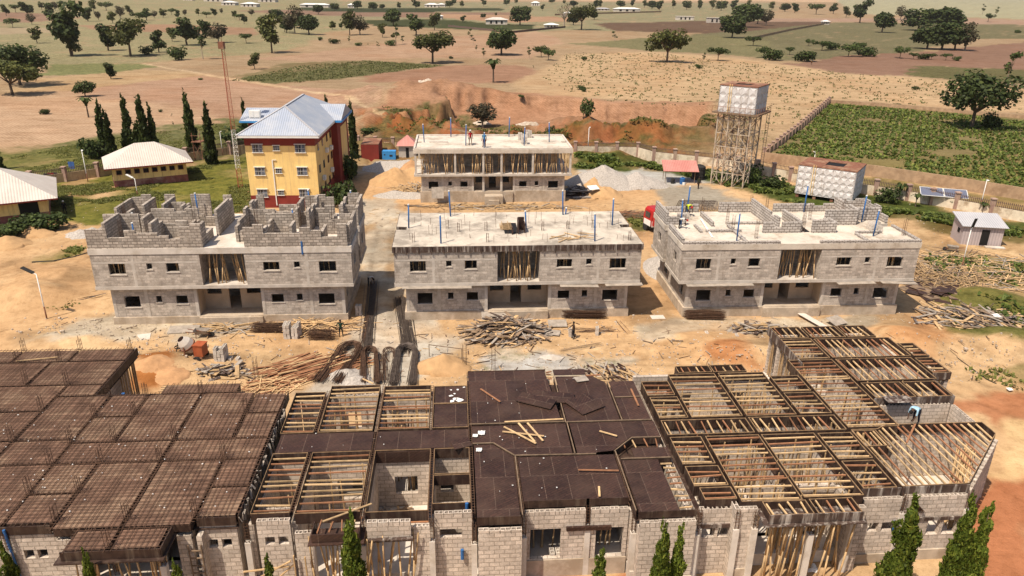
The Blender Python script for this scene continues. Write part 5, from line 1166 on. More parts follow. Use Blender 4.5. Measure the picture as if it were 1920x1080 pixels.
GT = thing('ground_tank', 'white panelled water tank with a brown holed lid on short stands near the ground', 'water tank', (gx, gy, 0), radians(-34))
panel_tank(GT, 0, 0, .6, 7.5, 6.0, 4.5, 8, 6, 4, (.4, .72, .3, .75))
for x in (.3, 2.6, 4.9, 7.2):
    for y in (.3, 5.6):
        m = MB(); m.box(x - .2, y - .2, -.4, x + .2, y + .2, .58); m.build('stand', M['rust'], GT)

# ------------------------------------------------------------------ mast, lamps, small buildings, equipment
mx, my = at(450, 352)
T = thing('radio_mast', 'tall slim lattice mast, red above and white below, left of the hostel', 'mast', (mx, my, 0))
zt = zat(415, 84, my)[1]
def lattice(z0, z1, s0, s1, n, name, mt):
    m = MB(); P3 = [(cos(a), sin(a)) for a in (.5, .5 + 2 * pi / 3, .5 + 4 * pi / 3)]
    for c in P3: m.tube((c[0] * s0, c[1] * s0, z0), (c[0] * s1, c[1] * s1, z1), .032, n=5)
    for k in range(n):
        f0, f1 = k / n, (k + 1) / n; a, b = s0 + (s1 - s0) * f0, s0 + (s1 - s0) * f1; za, zb = z0 + (z1 - z0) * f0, z0 + (z1 - z0) * f1
        for i in range(3):
            p, q = P3[i], P3[(i + 1) % 3]; m.tube((p[0] * a, p[1] * a, za), (q[0] * b, q[1] * b, zb), .016, n=4); m.tube((p[0] * b, p[1] * b, zb), (q[0] * b, q[1] * b, zb), .014, n=4)
    m.build(name, mt, T)
rm = gmat('mast_red', (.36, .10, .055), .2, 3, .6)
lattice(-.3, zt * .14, .40, .39, 5, 'lower_section', rm); lattice(zt * .14, zt * .42, .39, .34, 9, 'white_section', M['white']); lattice(zt * .42, zt, .34, .22, 18, 'red_section', rm)
m = MB(); m.box(-.4, -.4, zt - .5, .3, .3, zt + .4); m.tube((0, 0, zt), (0, 0, zt + 1), .04, n=5); m.build('antenna_head', M['rust'], T)
x, y = at(366, 300); T = thing('watch_post', 'small red-brown timber post with a platform under the tall cypresses', 'platform', (x, y, 0))
for a in (0, 1.3):
    for b in (0, 1.3):
        m = MB(); m.bar((a, b, -.3), (a, b, 4.4), .09, .09); m.build('leg', M['rust'], T)
m = MB(); m.box(-.2, -.2, 2.9, 1.5, 1.5, 3.0); m.build('platform', M['rust'], T)
m = MB(); m.bar((-.2, -.2, 4), (1.5, -.2, 4), .06, .06); m.bar((0, 0, 0), (1.3, 0, 2.9), .05, .05); m.bar((1.3, 0, 0), (0, 0, 2.9), .05, .05); m.build('rail', M['rust'], T)

def solar_lamp(label, px, py, tpx, tpy, arm, head='bar'):
    x, y = at(px, py); z = zat(tpx, tpy, y)[1]
    T = thing('street_lamp', label, 'street lamp', (x, y, 0), 0, 'lamp posts round the yard')
    m = MB(); m.tube((0, 0, -.3), (0, 0, z), .058, .042, 8); m.build('pole', M['white'], T, True)
    m = MB(); m.tube((0, 0, -.3), (0, 0, z * .28), .063, .06, 8); m.build('rusty_foot', M['rust'], T, True)
    m = MB(); m.bar((0, 0, z - .02), (arm[0] * .35, arm[1] * .35, z + .1), .07, .06); m.build('arm', M['white'], T)
    m = MB(); m.bar((arm[0] * .2, arm[1] * .2, z + .1), (arm[0], arm[1], z + .1 + arm[2]), .38, .07); m.build('lamp_head', M['dark'] if head == 'bar' else M['white'], T)
solar_lamp('white lamp post with a flat black solar head on the bare slope, left', 88, 598, 69, 514, (-1.15, .1, .45))
solar_lamp('white lamp post with an upright black solar head right of the nearer blocks', 1803, 502, 1815, 428, (.1, -.25, 1.0))
solar_lamp('white lamp post by the solar panel and the right fence', 1838, 388, 1841, 340, (.25, .1, .05), 'w')
solar_lamp('white lamp post with a bent arm in front of the small yellow house', 258, 366, 250, 335, (-1.1, .1, .45), 'w')
solar_lamp('white lamp post by the fence left of the small yellow house', 165, 341, 155, 284, (.05, .1, .1), 'w')
solar_lamp('short white lamp post behind the fence right of the rear block', 1102, 291, 1103, 240, (.25, 0, .05), 'w')
solar_lamp('white lamp post behind the ground water tank', 1524, 316, 1522, 286, (-.3, 0, .05), 'w')
solar_lamp('thin white lamp post by the fence behind the hostel mast', 418, 292, 416, 248, (.3, 0, .05), 'w')

def box_shed(label, cat, name, x, y, rz, w_, d_, h_, wallm, roofm, slope, over=.25, gable=False, door=None):
    T = thing(name, label, cat, (x, y, 0), rz)
    m = MB(); m.box(0, 0, -.3, w_, d_, h_)
    m.build('wall', M[wallm], T)
    m = MB()
    if gable: hip_roof(m, -over, -over, w_ + over, d_ + over, h_ + .02, slope, 'x')
    else:
        a = [(-over, -over, h_ + .05), (w_ + over, -over, h_ + .05), (w_ + over, d_ + over, h_ + .05 + slope), (-over, d_ + over, h_ + .05 + slope)]
        m.quad(a); m.quad([(p[0], p[1], p[2] + .06) for p in a]); m.quad([a[0], a[1], (a[1][0], a[1][1], a[1][2] + .06), (a[0][0], a[0][1], a[0][2] + .06)])
        m.quad([(0, 0, h_), (0, d_, h_), (0, d_, h_ + slope), (0, 0, h_ + .05)]); m.quad([(w_, 0, h_), (w_, d_, h_), (w_, d_, h_ + slope), (w_, 0, h_ + .05)])
    m.build('roof', M[roofm], T)
    if door:
        m = MB(); m.box(door[0], -.04, 0, door[1], -.01, door[2]); m.build('doorway', M['black'], T)
    return T
x, y = at(678, 300); box_shed('dark red shipping container with a rusty brown top, behind the hostel', 'container', 'shipping_container', x, y, .06, 2.9, 5.5, 2.5, 'maroon', 'rust', .02, .0)
x, y = at(717, 299); T = box_shed('bright blue generator cabinet standing in the rear yard', 'generator', 'generator', x, y, .05, 2.2, 1.2, 1.25, 'gen_blue', 'gen_blue', .02, .02)
m = MB(); m.box(1.2, -.03, .5, 1.7, 0, .8); m.box(.3, -.03, .7, .5, 0, .9); m.build('vent_grille', M['dark'], T)
x, y = at(748, 297); T = box_shed('small grey gatehouse under a pink pyramid roof beside the rear block', 'hut', 'gatehouse', x, y, .07, 2.9, 2.9, 2.1, 'concrete', 'roof_red', 1.6, .35, True, (1.2, 1.7, 1.8))
x, y = at(1800, 457); T = box_shed('grey corrugated shack with an open doorway on the right', 'shed', 'site_shack', x, y, -.16, 4.3, 3.0, 2.1, 'sheet_wall', 'roof_grey', .75, .3, False, (2.0, 2.85, 1.8))
m = MB(); m.box(2.4, -1.0, -.05, 4.4, -.4, .08); m.build('doorstep', M['concrete_pale'], T)
m = MB(); m.box(-.02, .8, 1.1, -.05, 1.4, 1.6); m.build('window', M['black'], T)
# roadside shelter with a pink-red roof
x, y = at(1243, 343); T = thing('open_shelter', 'open shelter with a pink-red sheet roof near the water tower', 'shelter', (x, y, 0), -.05)
for a in (.3, 4.6):
    for b in (0, 2.4):
        m = MB(); m.tube((a, b, -.3), (a, b, 1.8 + b * .28), .05, n=6); m.build('post', M['wood_old'], T)
m = MB(); q = [(-.1, -.4, 1.85), (5.1, -.4, 1.85), (5.1, 2.8, 2.85), (-.1, 2.8, 2.85)]
m.quad(q); m.quad([(p[0], p[1], p[2] + .05) for p in q]); m.quad([q[0], q[1], (q[1][0], q[1][1], q[1][2] + .05), (q[0][0], q[0][1], q[0][2] + .05)]); m.build('roof', M['roof_red'], T)
m = MB(); m.bar((.3, 0, 1.75), (4.6, 0, 1.75), .07, .08); m.bar((.3, 2.4, 2.5), (4.6, 2.4, 2.5), .07, .08); m.build('beam', M['wood_old'], T)
def drum(label, px, py, r, h, mt, name='drum', cat='barrel'):
    x, y = at(px, py); T = thing(name, label, cat, (x, y, 0))
    m = MB(); m.tube((0, 0, -.05), (0, 0, h * .9), r, r, 14); m.tube((0, 0, h * .9), (0, 0, h), r, r * .55, 14)
    for k in (.25, .5, .75): m.tube((0, 0, h * k - .03), (0, 0, h * k + .03), r * 1.05, n=14)
    m.build('drum_body', M[mt], T); m = MB(); m.tube((0, 0, h), (0, 0, h + .06), r * .4, n=10); m.build('cap', M['dark'], T)
drum('blue plastic drum under the pink-roofed shelter', 1279, 345, .38, 1.0, 'blue'); drum('black water tank behind the pink-roofed shelter', 1309, 336, .95, 2.2, 'dark', 'water_drum', 'water tank'); drum('small white bucket beside the blue drum', 1282, 347, .22, .4, 'white', 'bucket', 'bucket'); drum('small dark drum under the pink-roofed shelter', 1261, 344, .3, .8, 'dark')
# solar panel rack
x, y = at(1735, 385); T = thing('solar_panel', 'two tilted solar panels on a post in front of the right fence', 'solar panel', (x, y, 0), radians(-18))
m = MB()
for a in (.3, 3.4): m.bar((a, .5, -.3), (a, .5, 1.8), .1, .1)
m.build('stand', M['steel'], T)
for a in (-.9, 2.0):
    m = MB(); q = [(a, -.5, 1.5), (a + 2.8, -.5, 1.5), (a + 2.8, 1.4, 2.2), (a, 1.4, 2.2)]; m.quad(q); m.quad([(p[0], p[1], p[2] - .06) for p in q])
    pn = m.build('panel', M['panel'], T); m = MB()
    for p0, p1 in zip(q, q[1:] + q[:1]): m.bar(p0, p1, .06, .07)
    m.build('panel_frame', M['white'], pn)

# far buildings
def far_shed(label, px, py, wpx, h, roof, depth=8, wallm='concrete_pale', gable=True, name='farm_building', rz=0.0):
    x, y = at(px, py); d = hypot(y, CAMH); w_ = wpx * d / FOC
    T = thing(name, label, 'farm building', (x - w_ / 2, y, 0), rz, 'far farm buildings')
    m = MB(); m.box(0, 0, -.5, w_, depth, h); m.build('wall', M[wallm], T)
    m = MB()
    if gable: hip_roof(m, -.8, -.8, w_ + .8, depth + .8, h + .02, h * .5, 'x')
    else: m.box(-.4, -.4, h, w_ + .4, depth + .4, h + .3)
    m.build('roof', M[roof], T)
    m = MB()
    for k in range(3): u = w_ * (.2 + .25 * k); m.box(u, -.06, .6, u + w_ * .09, -.01, h * .8)
    m.build('opening', M['black'], T)
far_shed('open-fronted barn with a white gabled roof beside the round dark tree', 931, 46, 38, 3.6, 'roof_white', 11)
far_shed('white roofed kiosk at the end of the dark field fence', 1034, 53, 24, 2.4, 'white', 8)
far_shed('white roofed house left of the forked tree', 1068, 30, 22, 3, 'white', 8)
far_shed('cream flat-roofed house with dark openings in the middle distance', 1285, 38, 30, 3.4, 'concrete_pale', 8, 'concrete_pale', False)
far_shed('pair of grey unroofed concrete walls near the dark tree', 1344, 43, 33, 4.2, 'concrete', 6, 'concrete', False)
far_shed('long white roofed shed behind the grey far wall', 1176, 22, 46, 3.6, 'white', 14)
far_shed('low pale green roofed shed left of the long white shed', 1130, 20, 24, 2.6, 'roof_grey', 10)
far_shed('white hipped house partly behind far trees, top centre', 809, 14, 24, 4, 'white', 14)
far_shed('smaller white hipped house beside the top centre one', 827, 13, 14, 3.6, 'white', 12)
far_shed('long low white roofed shed behind a round tree, upper left', 589, 14, 50, 3.6, 'white', 12)
far_shed('small white cube house behind the upper left tree line', 658, 15, 11, 4, 'white', 8)
far_shed('white roof shining at the top beside the round tree', 1004, 11, 15, 5, 'white', 10)
far_shed('white kiosk with a row of posts among the trees, upper middle', 820, 36, 17, 2.8, 'white', 8)
far_shed('white roofed village house, second along the top edge', 428, 10, 24, 4, 'white', 16)
far_shed('white roofed village house at the right end of the hamlet', 466, 13, 28, 4, 'white', 16)
far_shed('cream walled village house at the left end of the hamlet', 400, 3, 34, 5, 'roof_grey', 20)
far_shed('tiny white village house left along the top edge', 352, 1, 16, 4, 'white', 14)
far_shed('dull village house with a grey roof along the top edge', 500, 4, 30, 5, 'roof_grey', 20)
far_shed('tiny white hut by the ruined field wall, far right', 1549, 46, 11, 2.6, 'white', 5)

# ------------------------------------------------------------------ trees and plants
rs = np.random.RandomState(3)
def leaf_mesh(name, lobes, n, size, mat, flat=.75, droop=0.0, asp=1.0, shell=.5):
    """many small leaf faces spread through a set of ellipsoid lobes (x,y,z,rx,ry,rz)"""
    L = np.array(lobes, float); w_ = (L[:, 3] * L[:, 4] * L[:, 5]) ** .67; k = rs.choice(len(L), n, p=w_ / w_.sum())
    d = rs.normal(size=(n, 3)); d /= np.linalg.norm(d, axis=1)[:, None]
    rad = shell + (1.05 - shell) * rs.rand(n) ** .6
    bl = np.sin(d[:, 0] * 5 + k) * np.sin(d[:, 1] * 5 + 2 * k) * np.sin(d[:, 2] * 4) * .16
    c = L[k, :3] + d * (rad + bl)[:, None] * L[k, 3:]
    nrm = d * .7 + rs.normal(size=(n, 3)) * .55 + np.array([0, 0, flat]); nrm[:, 2] -= droop; nrm /= np.linalg.norm(nrm, axis=1)[:, None]
    a = np.cross(nrm, rs.normal(size=(n, 3)) if not droop else np.array([[0, 0, 1.0]]) + rs.normal(size=(n, 3)) * .25); a /= np.linalg.norm(a, axis=1)[:, None] + 1e-9
    b = np.cross(nrm, a); s = size * (.6 + .8 * rs.rand(n))[:, None]
    v = np.stack([c - a * s - b * s * asp, c + a * s - b * s * asp * .6, c + a * s * .7 + b * s * asp, c - a * s * .8 + b * s * asp * .8], 1).reshape(-1, 3)
    me = bpy.data.meshes.new(name); me.vertices.add(len(v)); me.vertices.foreach_set('co', v.ravel())
    me.loops.add(4 * n); me.loops.foreach_set('vertex_index', np.arange(4 * n)); me.polygons.add(n); me.polygons.foreach_set('loop_start', np.arange(0, 4 * n, 4))
    me.update(calc_edges=True); me.materials.append(mat); return me
def trunk_mesh(segs, mat):
    m = MB()
    for p, q, r0, r1 in segs: m.tube(p, q, r0, r1, 7, cap=False)
    me = bpy.data.meshes.new('trunk'); me.from_pydata(m.v, [], m.f); me.materials.append(mat); me.polygons.foreach_set('use_smooth', [True] * len(m.f)); return me
def rl(n, r, z, zr, s, sr):
    out = []
    for i in range(n):
        a = rs.rand() * 6.28; q = r * rs.rand() ** .5; k = s + sr * rs.rand(); out.append((q * cos(a), q * sin(a), z + zr * (rs.rand() - .5), k * 1.15, k * 1.15, k * .85))
    return out
def limbs(lobes, zf, r):
    segs = [((0, 0, -.05), (rs.normal() * .012, rs.normal() * .012, zf), r, r * .75)]
    for l in lobes: 
        mid = (l[0] * .45, l[1] * .45, zf + (l[2] - zf) * .5); segs += [((0, 0, zf), mid, r * .6, r * .4), (mid, (l[0] * .95, l[1] * .95, l[2]), r * .4, r * .15)]
    return segs
KIND = {}
def mk(kind, lobes, n, size, leaf, trunk, zf, r, **kw):
    KIND.setdefault(kind, []).append((leaf_mesh('crown', lobes, n, size, M[leaf], **kw), trunk_mesh(limbs(lobes[:9], zf, r), M[trunk])))
for _ in range(3):
    mk('mango', [(0, 0, .56, .38, .38, .34)] + rl(9, .34, .55, .42, .17, .08), 1700, .034, 'leaf_dark', 'trunk', .2, .035, shell=.7)
    mk('acacia', rl(12, .46, .66, .34, .14, .08) + [(0, 0, .72, .3, .3, .18)], 1700, .029, 'leaf_olive', 'trunk', .3, .035, shell=.45)
    mk('acacia_dark', rl(13, .5, .64, .4, .15, .08) + [(0, 0, .74, .3, .3, .18)], 2300, .026, 'leaf_dark', 'trunk', .28, .035, shell=.5)
    mk('savanna', rl(10, .22, .62, .6, .11, .07) + [(0, 0, .6, .16, .16, .26)], 1000, .032, 'leaf_olive', 'trunk', .28, .025, shell=.4)
    mk('savanna_dark', rl(9, .22, .58, .6, .12, .07) + [(0, 0, .56, .2, .2, .3)], 1200, .034, 'leaf_dark', 'trunk', .2, .03, shell=.5)
    mk('sparse', rl(7, .2, .62, .6, .06, .05), 200, .028, 'leaf_mid', 'trunk_pale', .3, .016, shell=.3)
    mk('bush', rl(9, .5, .42, .35, .22, .12) + [(0, 0, .35, .4, .4, .32)], 700, .05, 'leaf_mid', 'trunk', .1, .03, shell=.6)
    mk('umbrella', rl(9, .5, .66, .2, .16, .08), 700, .035, 'leaf_mid', 'trunk', .35, .025, shell=.5)
    mk('brown', [(0, 0, .55, .28, .28, .36)] + rl(8, .26, .58, .5, .14, .06), 900, .028, 'leaf_brown', 'trunk_pale', .2, .03, shell=.5)
def column_lobes(wd, n=16):
    out = []
    for i in range(n):
        z = .04 + .92 * i / (n - 1); r = wd * (1.05 - .95 * (i / (n - 1)) ** 1.5) * (.85 + .3 * rs.rand())
        out.append((rs.normal() * wd * .16, rs.normal() * wd * .16, z, r * (.8 + .35 * rs.rand()), r * (.8 + .35 * rs.rand()), .05 + .03 * rs.rand()))
    return out
for _ in range(3):
    KIND.setdefault('cypress', []).append((leaf_mesh('crown', column_lobes(.135, 24), 12000, .0078, M['leaf_cypress'], flat=.1, droop=.5, asp=2.3, shell=.75), trunk_mesh([((0, 0, -.05), (0, 0, .9), .018, .006)], M['trunk'])))
    KIND.setdefault('cypress_dark', []).append((leaf_mesh('crown', column_lobes(.12, 16), 2000, .017, M['leaf_cypress_dark'], flat=.1, droop=.5, asp=2.0, shell=.7), trunk_mesh([((0, 0, -.05), (0, 0, .9), .016, .006)], M['trunk'])))
bare = trunk_mesh([((0, 0, -.05), (.02, 0, .3), .035, .03)] + [((.02, 0, .3), (cos(a) * r, sin(a) * r, z), .02, .006) for a, r, z in [(rs.rand() * 6.28, .15 + .2 * rs.rand(), .6 + .4 * rs.rand()) for _ in range(14)]], M['trunk_pale'])
KIND['bare'] = [(leaf_mesh('crown', rl(6, .2, .8, .3, .1, .05), 90, .02, M['leaf_brown']), bare)]
def blades():
    m = MB()
    for i in range(11):
        a = i * 2.4; L = .42 * R.uniform(.7, 1.1); z = .5 + .12 * R.random(); p = (0, 0, z); q = (cos(a) * L * .55, sin(a) * L * .55, z + .34); s = (cos(a) * L, sin(a) * L, z + .22)
        w_ = (-sin(a) * .06, cos(a) * .06, 0)
        for u, v in ((p, q), (q, s)): m.quad([(u[0] - w_[0], u[1] - w_[1], u[2]), (u[0] + w_[0], u[1] + w_[1], u[2]), (v[0] + w_[0], v[1] + w_[1], v[2]), (v[0] - w_[0], v[1] - w_[1], v[2])])
    me = bpy.data.meshes.new('crown'); me.from_pydata(m.v, [], m.f); me.materials.append(M['leaf_mid']); return me
KIND['palm'] = [(blades(), trunk_mesh([((0, 0, -.05), (.01, 0, .62), .04, .025)], M['trunk']))]
ntree = [0]
def tree(kind, bx, by, top, label, group=None, wide=1.0, y=None, x=None, cat='tree'):
    """one tree, base and top taken from the photo and turned into ground position and metres"""
    if y is None: x, y = at(bx, by)
    z = zat(bx, top, y)[1]; g = gz(x, y) - .05; H_ = z - g
    v = KIND[kind]; cr, tr = v[ntree[0] % len(v)]; ntree[0] += 1
    nm = {'cypress': 'columnar_tree', 'cypress_dark': 'columnar_tree', 'bush': 'shrub', 'palm': 'broadleaf_plant'}.get(kind, 'tree')
    T = thing(nm, label, cat if nm != 'shrub' else 'shrub', (x, y, g), R.uniform(0, 6.28), group)
    s = H_ * 1.02; wide *= {'mango': 1.1, 'acacia': 1.15, 'acacia_dark': 1.12, 'savanna_dark': 1.1, 'savanna': 1.0, 'umbrella': 1.15, 'cypress': .74, 'cypress_dark': .74}.get(kind, 1.0); T.scale = (s * wide, s * wide, s)
    for n, me in (('trunk', tr), ('crown', cr)):
        o = bpy.data.objects.new(n, me); C.objects.link(o); o.parent = T
    return T
# named trees of the far plain
for a in [
 ('savanna_dark', 135, 105, 4, 'tallest dark tree on the upper left plain, crown reaching the top edge', None, .85),
 ('savanna', 137, 106, 62, 'smaller olive tree standing at the foot of the tallest upper left tree'),
 ('savanna_dark', 203, 95, 46, 'slim dark tree left of the tree with the forked pale trunk'),
 ('acacia', 245, 105, 32, 'broad olive tree with a forked pale trunk, upper left', None, .8),
 ('savanna_dark', 298, 98, 58, 'mid-sized dark tree right of the forked pale trunk'),
 ('bush', 276, 103, 83, 'low bright shrub beside the mid-sized dark tree'),
 ('savanna_dark', 351, 85, 33, 'dense dark oval tree right of centre in the upper left group', None, 1.2),
 ('savanna', 323, 78, 52, 'small dark tree leaning on the dense oval tree'),
 ('bush', 335, 113, 83, 'round bushy shrub on the grass edge, upper left', None, .9),
 ('sparse', 381, 111, 48, 'ragged tree with a bright white leaning trunk'),
 ('brown', 410, 80, 38, 'brownish tree behind the white trunked tree', None, 1.1),
 ('savanna_dark', 387, 72, 38, 'dark round tree behind the white trunked tree'),
 ('acacia_dark', 38, 160, 82, 'large spreading tree near the left edge over the tan field', None, 1.0),
 ('acacia', 24, 178, 108, 'spreading tree cut by the left edge, in front of the larger one'),
 ('savanna_dark', 208, 148, 118, 'small round tree alone in the striped crop rows'),
 ('mango', 160, 181, 148, 'small round-headed tree on the tan field, upper of two'),
 ('palm', 166, 220, 180, 'small shock-headed plant below the round tree on the tan field'),
 ('savanna', 70, 81, 47, 'slender olive tree on the pale grass near the left edge'),
 ('bush', 84, 214, 201, 'lone grey-green bush on the tan field, left'),
 ('savanna', 478, 130, 99, 'slim tree above the start of the green strip'),
 ('umbrella', 462, 81, 60, 'small flat-crowned tree left of the tall pale tree'),
 ('savanna', 510, 99, 27, 'tall ragged olive tree above the hostel roof', None, 1.0),
 ('brown', 553, 63, 3, 'tall pale green tree with a white trunk, top centre left', None, .8),
 ('mango', 580, 65, 24, 'dense dark tree touching the tall pale tree'),
 ('savanna', 656, 66, 22, 'olive tree with twin trunks, left of a pair'),
 ('brown', 675, 65, 24, 'olive brown tree, right of the pair with twin trunks'),
 ('mango', 738, 49, 13, 'round dark tree above the dark green strip'),
 ('savanna_dark', 780, 66, 27, 'irregular tree behind the iconic broad tree', None, 1.2),
 ('savanna', 815, 57, 24, 'thin olive tree behind the broad tree, right'),
 ('acacia', 811, 118, 55, 'broad domed tree with a forked trunk and shadow, alone on the tan field', None, .95),
 ('mango', 940, 103, 45, 'big globe-shaped dark green tree in front of the white gabled barn'),
 ('sparse', 880, 71, 50, 'young tree with a ball of leaves left of the globe-shaped tree'),
 ('palm', 925, 155, 108, 'tall bare-stemmed young tree on the reddish field'),
 ('sparse', 907, 111, 90, 'small spindly tree below the globe-shaped tree'), ('sparse', 887, 83, 62, 'spindly sapling between the broad and the globe trees'),
 ('sparse', 743, 84, 42, 'very thin tall tree left of the broad domed tree'), ('savanna', 717, 70, 44, 'slim tree left of the very thin tall tree'),
 ('mango', 975, 47, 9, 'round dark tree right of the white gabled barn'),
 ('acacia', 1090, 56, 5, 'tree with an open top and thick white fork, beside the white house', None, .8),
 ('bare', 1057, 51, 6, 'leafless brown tree next to the white kiosk'),
 ('mango', 1075, 47, 23, 'small round tree between the bare and the forked trees'), ('mango', 1114, 37, 20, 'small round tree right of the forked tree'),
 ('sparse', 992, 111, 88, 'small leafy tree, left of a trio on the sand'), ('umbrella', 1015, 107, 84, 'small leafy tree, middle of the trio on the sand'), ('umbrella', 1028, 113, 90, 'small leafy tree, right of the trio on the sand'),
 ('acacia', 1250, 117, 52, 'fan-shaped tree on a short fork by the green triangle', None, .9),
 ('sparse', 1152, 77, 55, 'thin upright sapling at the edge of the green triangle'), ('umbrella', 1346, 114, 85, 'small parasol-shaped tree right of the fan-shaped tree'), ('sparse', 1319, 118, 99, 'faint small tree right of the fan-shaped tree'),
 ('mango', 1372, 71, 26, 'dense dark tree in front of the grey concrete walls'), ('mango', 1397, 51, 3, 'tallest dark tree of the clump behind the grey walls', None, 1.1), ('savanna_dark', 1420, 45, 8, 'dark tree at the right of the clump behind the grey walls'), ('brown', 1436, 48, 14, 'brownish tree closing the clump on the right'),
 ('mango', 1653, 61, 19, 'single round dark tree on the far right plain'), ('savanna_dark', 1612, 43, 0, 'tall dark ragged tree left of the single round one'),
 ('mango', 1722, 57, 13, 'left dome of the great dark grove, far right', None, 1.3), ('mango', 1772, 58, 9, 'rear dome of the great dark grove', None, 1.3), ('mango', 1738, 92, 40, 'front left dome of the great dark grove', None, 1.1), ('mango', 1765, 93, 38, 'front middle dome of the great dark grove', None, 1.1), ('mango', 1790, 94, 40, 'front right dome of the great dark grove', None, 1.0),
 ('brown', 1808, 95, 39, 'greyish brown tree at the right of the great dark grove', None, 1.1), ('brown', 1688, 37, 7, 'greyish brown tree behind the single round tree', None, .9),
 ('sparse', 1842, 27, 6, 'thin two-tuft tree, left of two at top right'), ('sparse', 1867, 32, 13, 'thin two-tuft tree, right of two at top right'), ('umbrella', 1852, 41, 24, 'low dark wide tree under the two thin tufted trees'),
 ('acacia_dark', 1822, 240, 133, 'big dark spreading tree standing in the green crop field', None, .9), ('bush', 1858, 240, 205, 'bright green round bush under the big dark spreading tree', None, .8),
 ('sparse', 1886, 160, 84, 'gaunt tree with leaf clumps behind the big dark spreading tree', None, .9),
 ('umbrella', 1530, 27, 4, 'wide dark flat tree on the upper right skyline', None, 1.3), ('savanna_dark', 1562, 26, 6, 'dark tree right of the wide flat one on the skyline'), ('savanna', 1586, 33, 12, 'small olive tree on the skyline, right of the dark pair'),
 ('bush', 658, 26, 15, 'small round dark bush beside the white cube house'), ('mango', 597, 27, 6, 'round dark tree in front of the long upper left shed'), ('mango', 670, 17, 0, 'round dark tree by the white cube house'),
]: tree(*a)
def row(kind, pts, label, group):
    for i, (bx, by, h) in enumerate(pts):
        k = kind[i % len(kind)] if isinstance(kind, (list, tuple)) else kind
        tree(k, bx, by, by - h, label, group, R.uniform(.9, 1.25))
row(['umbrella', 'bush', 'umbrella'], [(1412, 86, 21), (1448, 113, 27), (1432, 108, 22), (1480, 103, 17), (1508, 115, 26), (1516, 86, 14), (1541, 95, 21), (1560, 93, 19), (1590, 106, 25), (1610, 101, 25), (1625, 106, 23), (1687, 109, 24), (1712, 111, 14), (1731, 111, 14), (1746, 112, 13), (1773, 113, 15), (1793, 114, 11)], 'low flat-topped tree in the straggling row across the right plain', 'low trees in a row on the right plain')
row(['mango', 'savanna_dark', 'savanna'], [(1075, 13, 13), (1117, 15, 15), (1125, 16, 16), (1163, 14, 14), (1186, 12, 13), (1208, 15, 15), (1222, 17, 17), (1236, 19, 18), (1262, 16, 16), (1287, 18, 18), (1312, 17, 17), (1335, 18, 18), (1352, 20, 20), (1376, 16, 16), (1447, 20, 17), (1472, 22, 17), (1490, 24, 18), (1404, 14, 14)], 'dark tree in the long far tree line right of top centre', 'far tree line right of top centre')
row(['savanna', 'umbrella', 'savanna_dark', 'brown'], [(12, 30, 22), (30, 24, 18), (52, 30, 26), (60, 46, 24), (78, 18, 16), (24, 52, 20), (95, 36, 30), (104, 20, 18), (176, 22, 22), (200, 20, 18), (165, 40, 26), (226, 34, 24), (243, 28, 18), (262, 42, 22), (275, 38, 22), (290, 34, 16), (306, 33, 18), (322, 28, 14), (334, 34, 15), (347, 30, 13), (372, 30, 14), (387, 33, 12), (402, 30, 14), (416, 26, 11), (440, 34, 14), (449, 38, 14), (458, 45, 18), (472, 30, 15), (40, 16, 14), (120, 14, 14), (140, 12, 10), (185, 38, 18), (212, 44, 22)], 'scattered olive tree on the hazy upper left plain', 'scattered trees on the upper left plain')
row(['mango', 'savanna', 'savanna_dark'], [(520, 40, 24), (534, 60, 30), (538, 62, 24), (628, 20, 15), (624, 56, 18), (640, 55, 14), (700, 19, 16), (748, 17, 14), (780, 17, 18), (843, 14, 14), (866, 14, 14), (907, 12, 14), (950, 10, 12), (968, 7, 10), (1017, 20, 12), (1035, 6, 10), (497, 62, 14), (868, 42, 13), (906, 34, 9), (930, 30, 7), (851, 9, 12), (717, 17, 10), (1058, 8, 9)], 'small round tree dotted along the far middle plain', 'trees dotted along the far middle plain')
row(['sparse', 'bush'], [(655, 82, 14), (627, 82, 12), (709, 91, 14), (733, 86, 14), (755, 82, 18), (600, 76, 8), (893, 97, 12), (672, 86, 8), (690, 86, 6), (846, 110, 6), (1062, 112, 8), (1095, 113, 9), (1110, 115, 12), (1090, 168, 10), (1292, 130, 8), (1310, 128, 10), (1000, 128, 6), (1716, 168, 8), (1630, 174, 9), (1681, 200, 8), (1780, 44, 8), (1908, 62, 8), (322, 218, 6), (301, 210, 6), (325, 236, 8), (376, 150, 5), (620, 150, 7)], 'tiny lone bush on the open farmland', 'tiny bushes on the farmland')
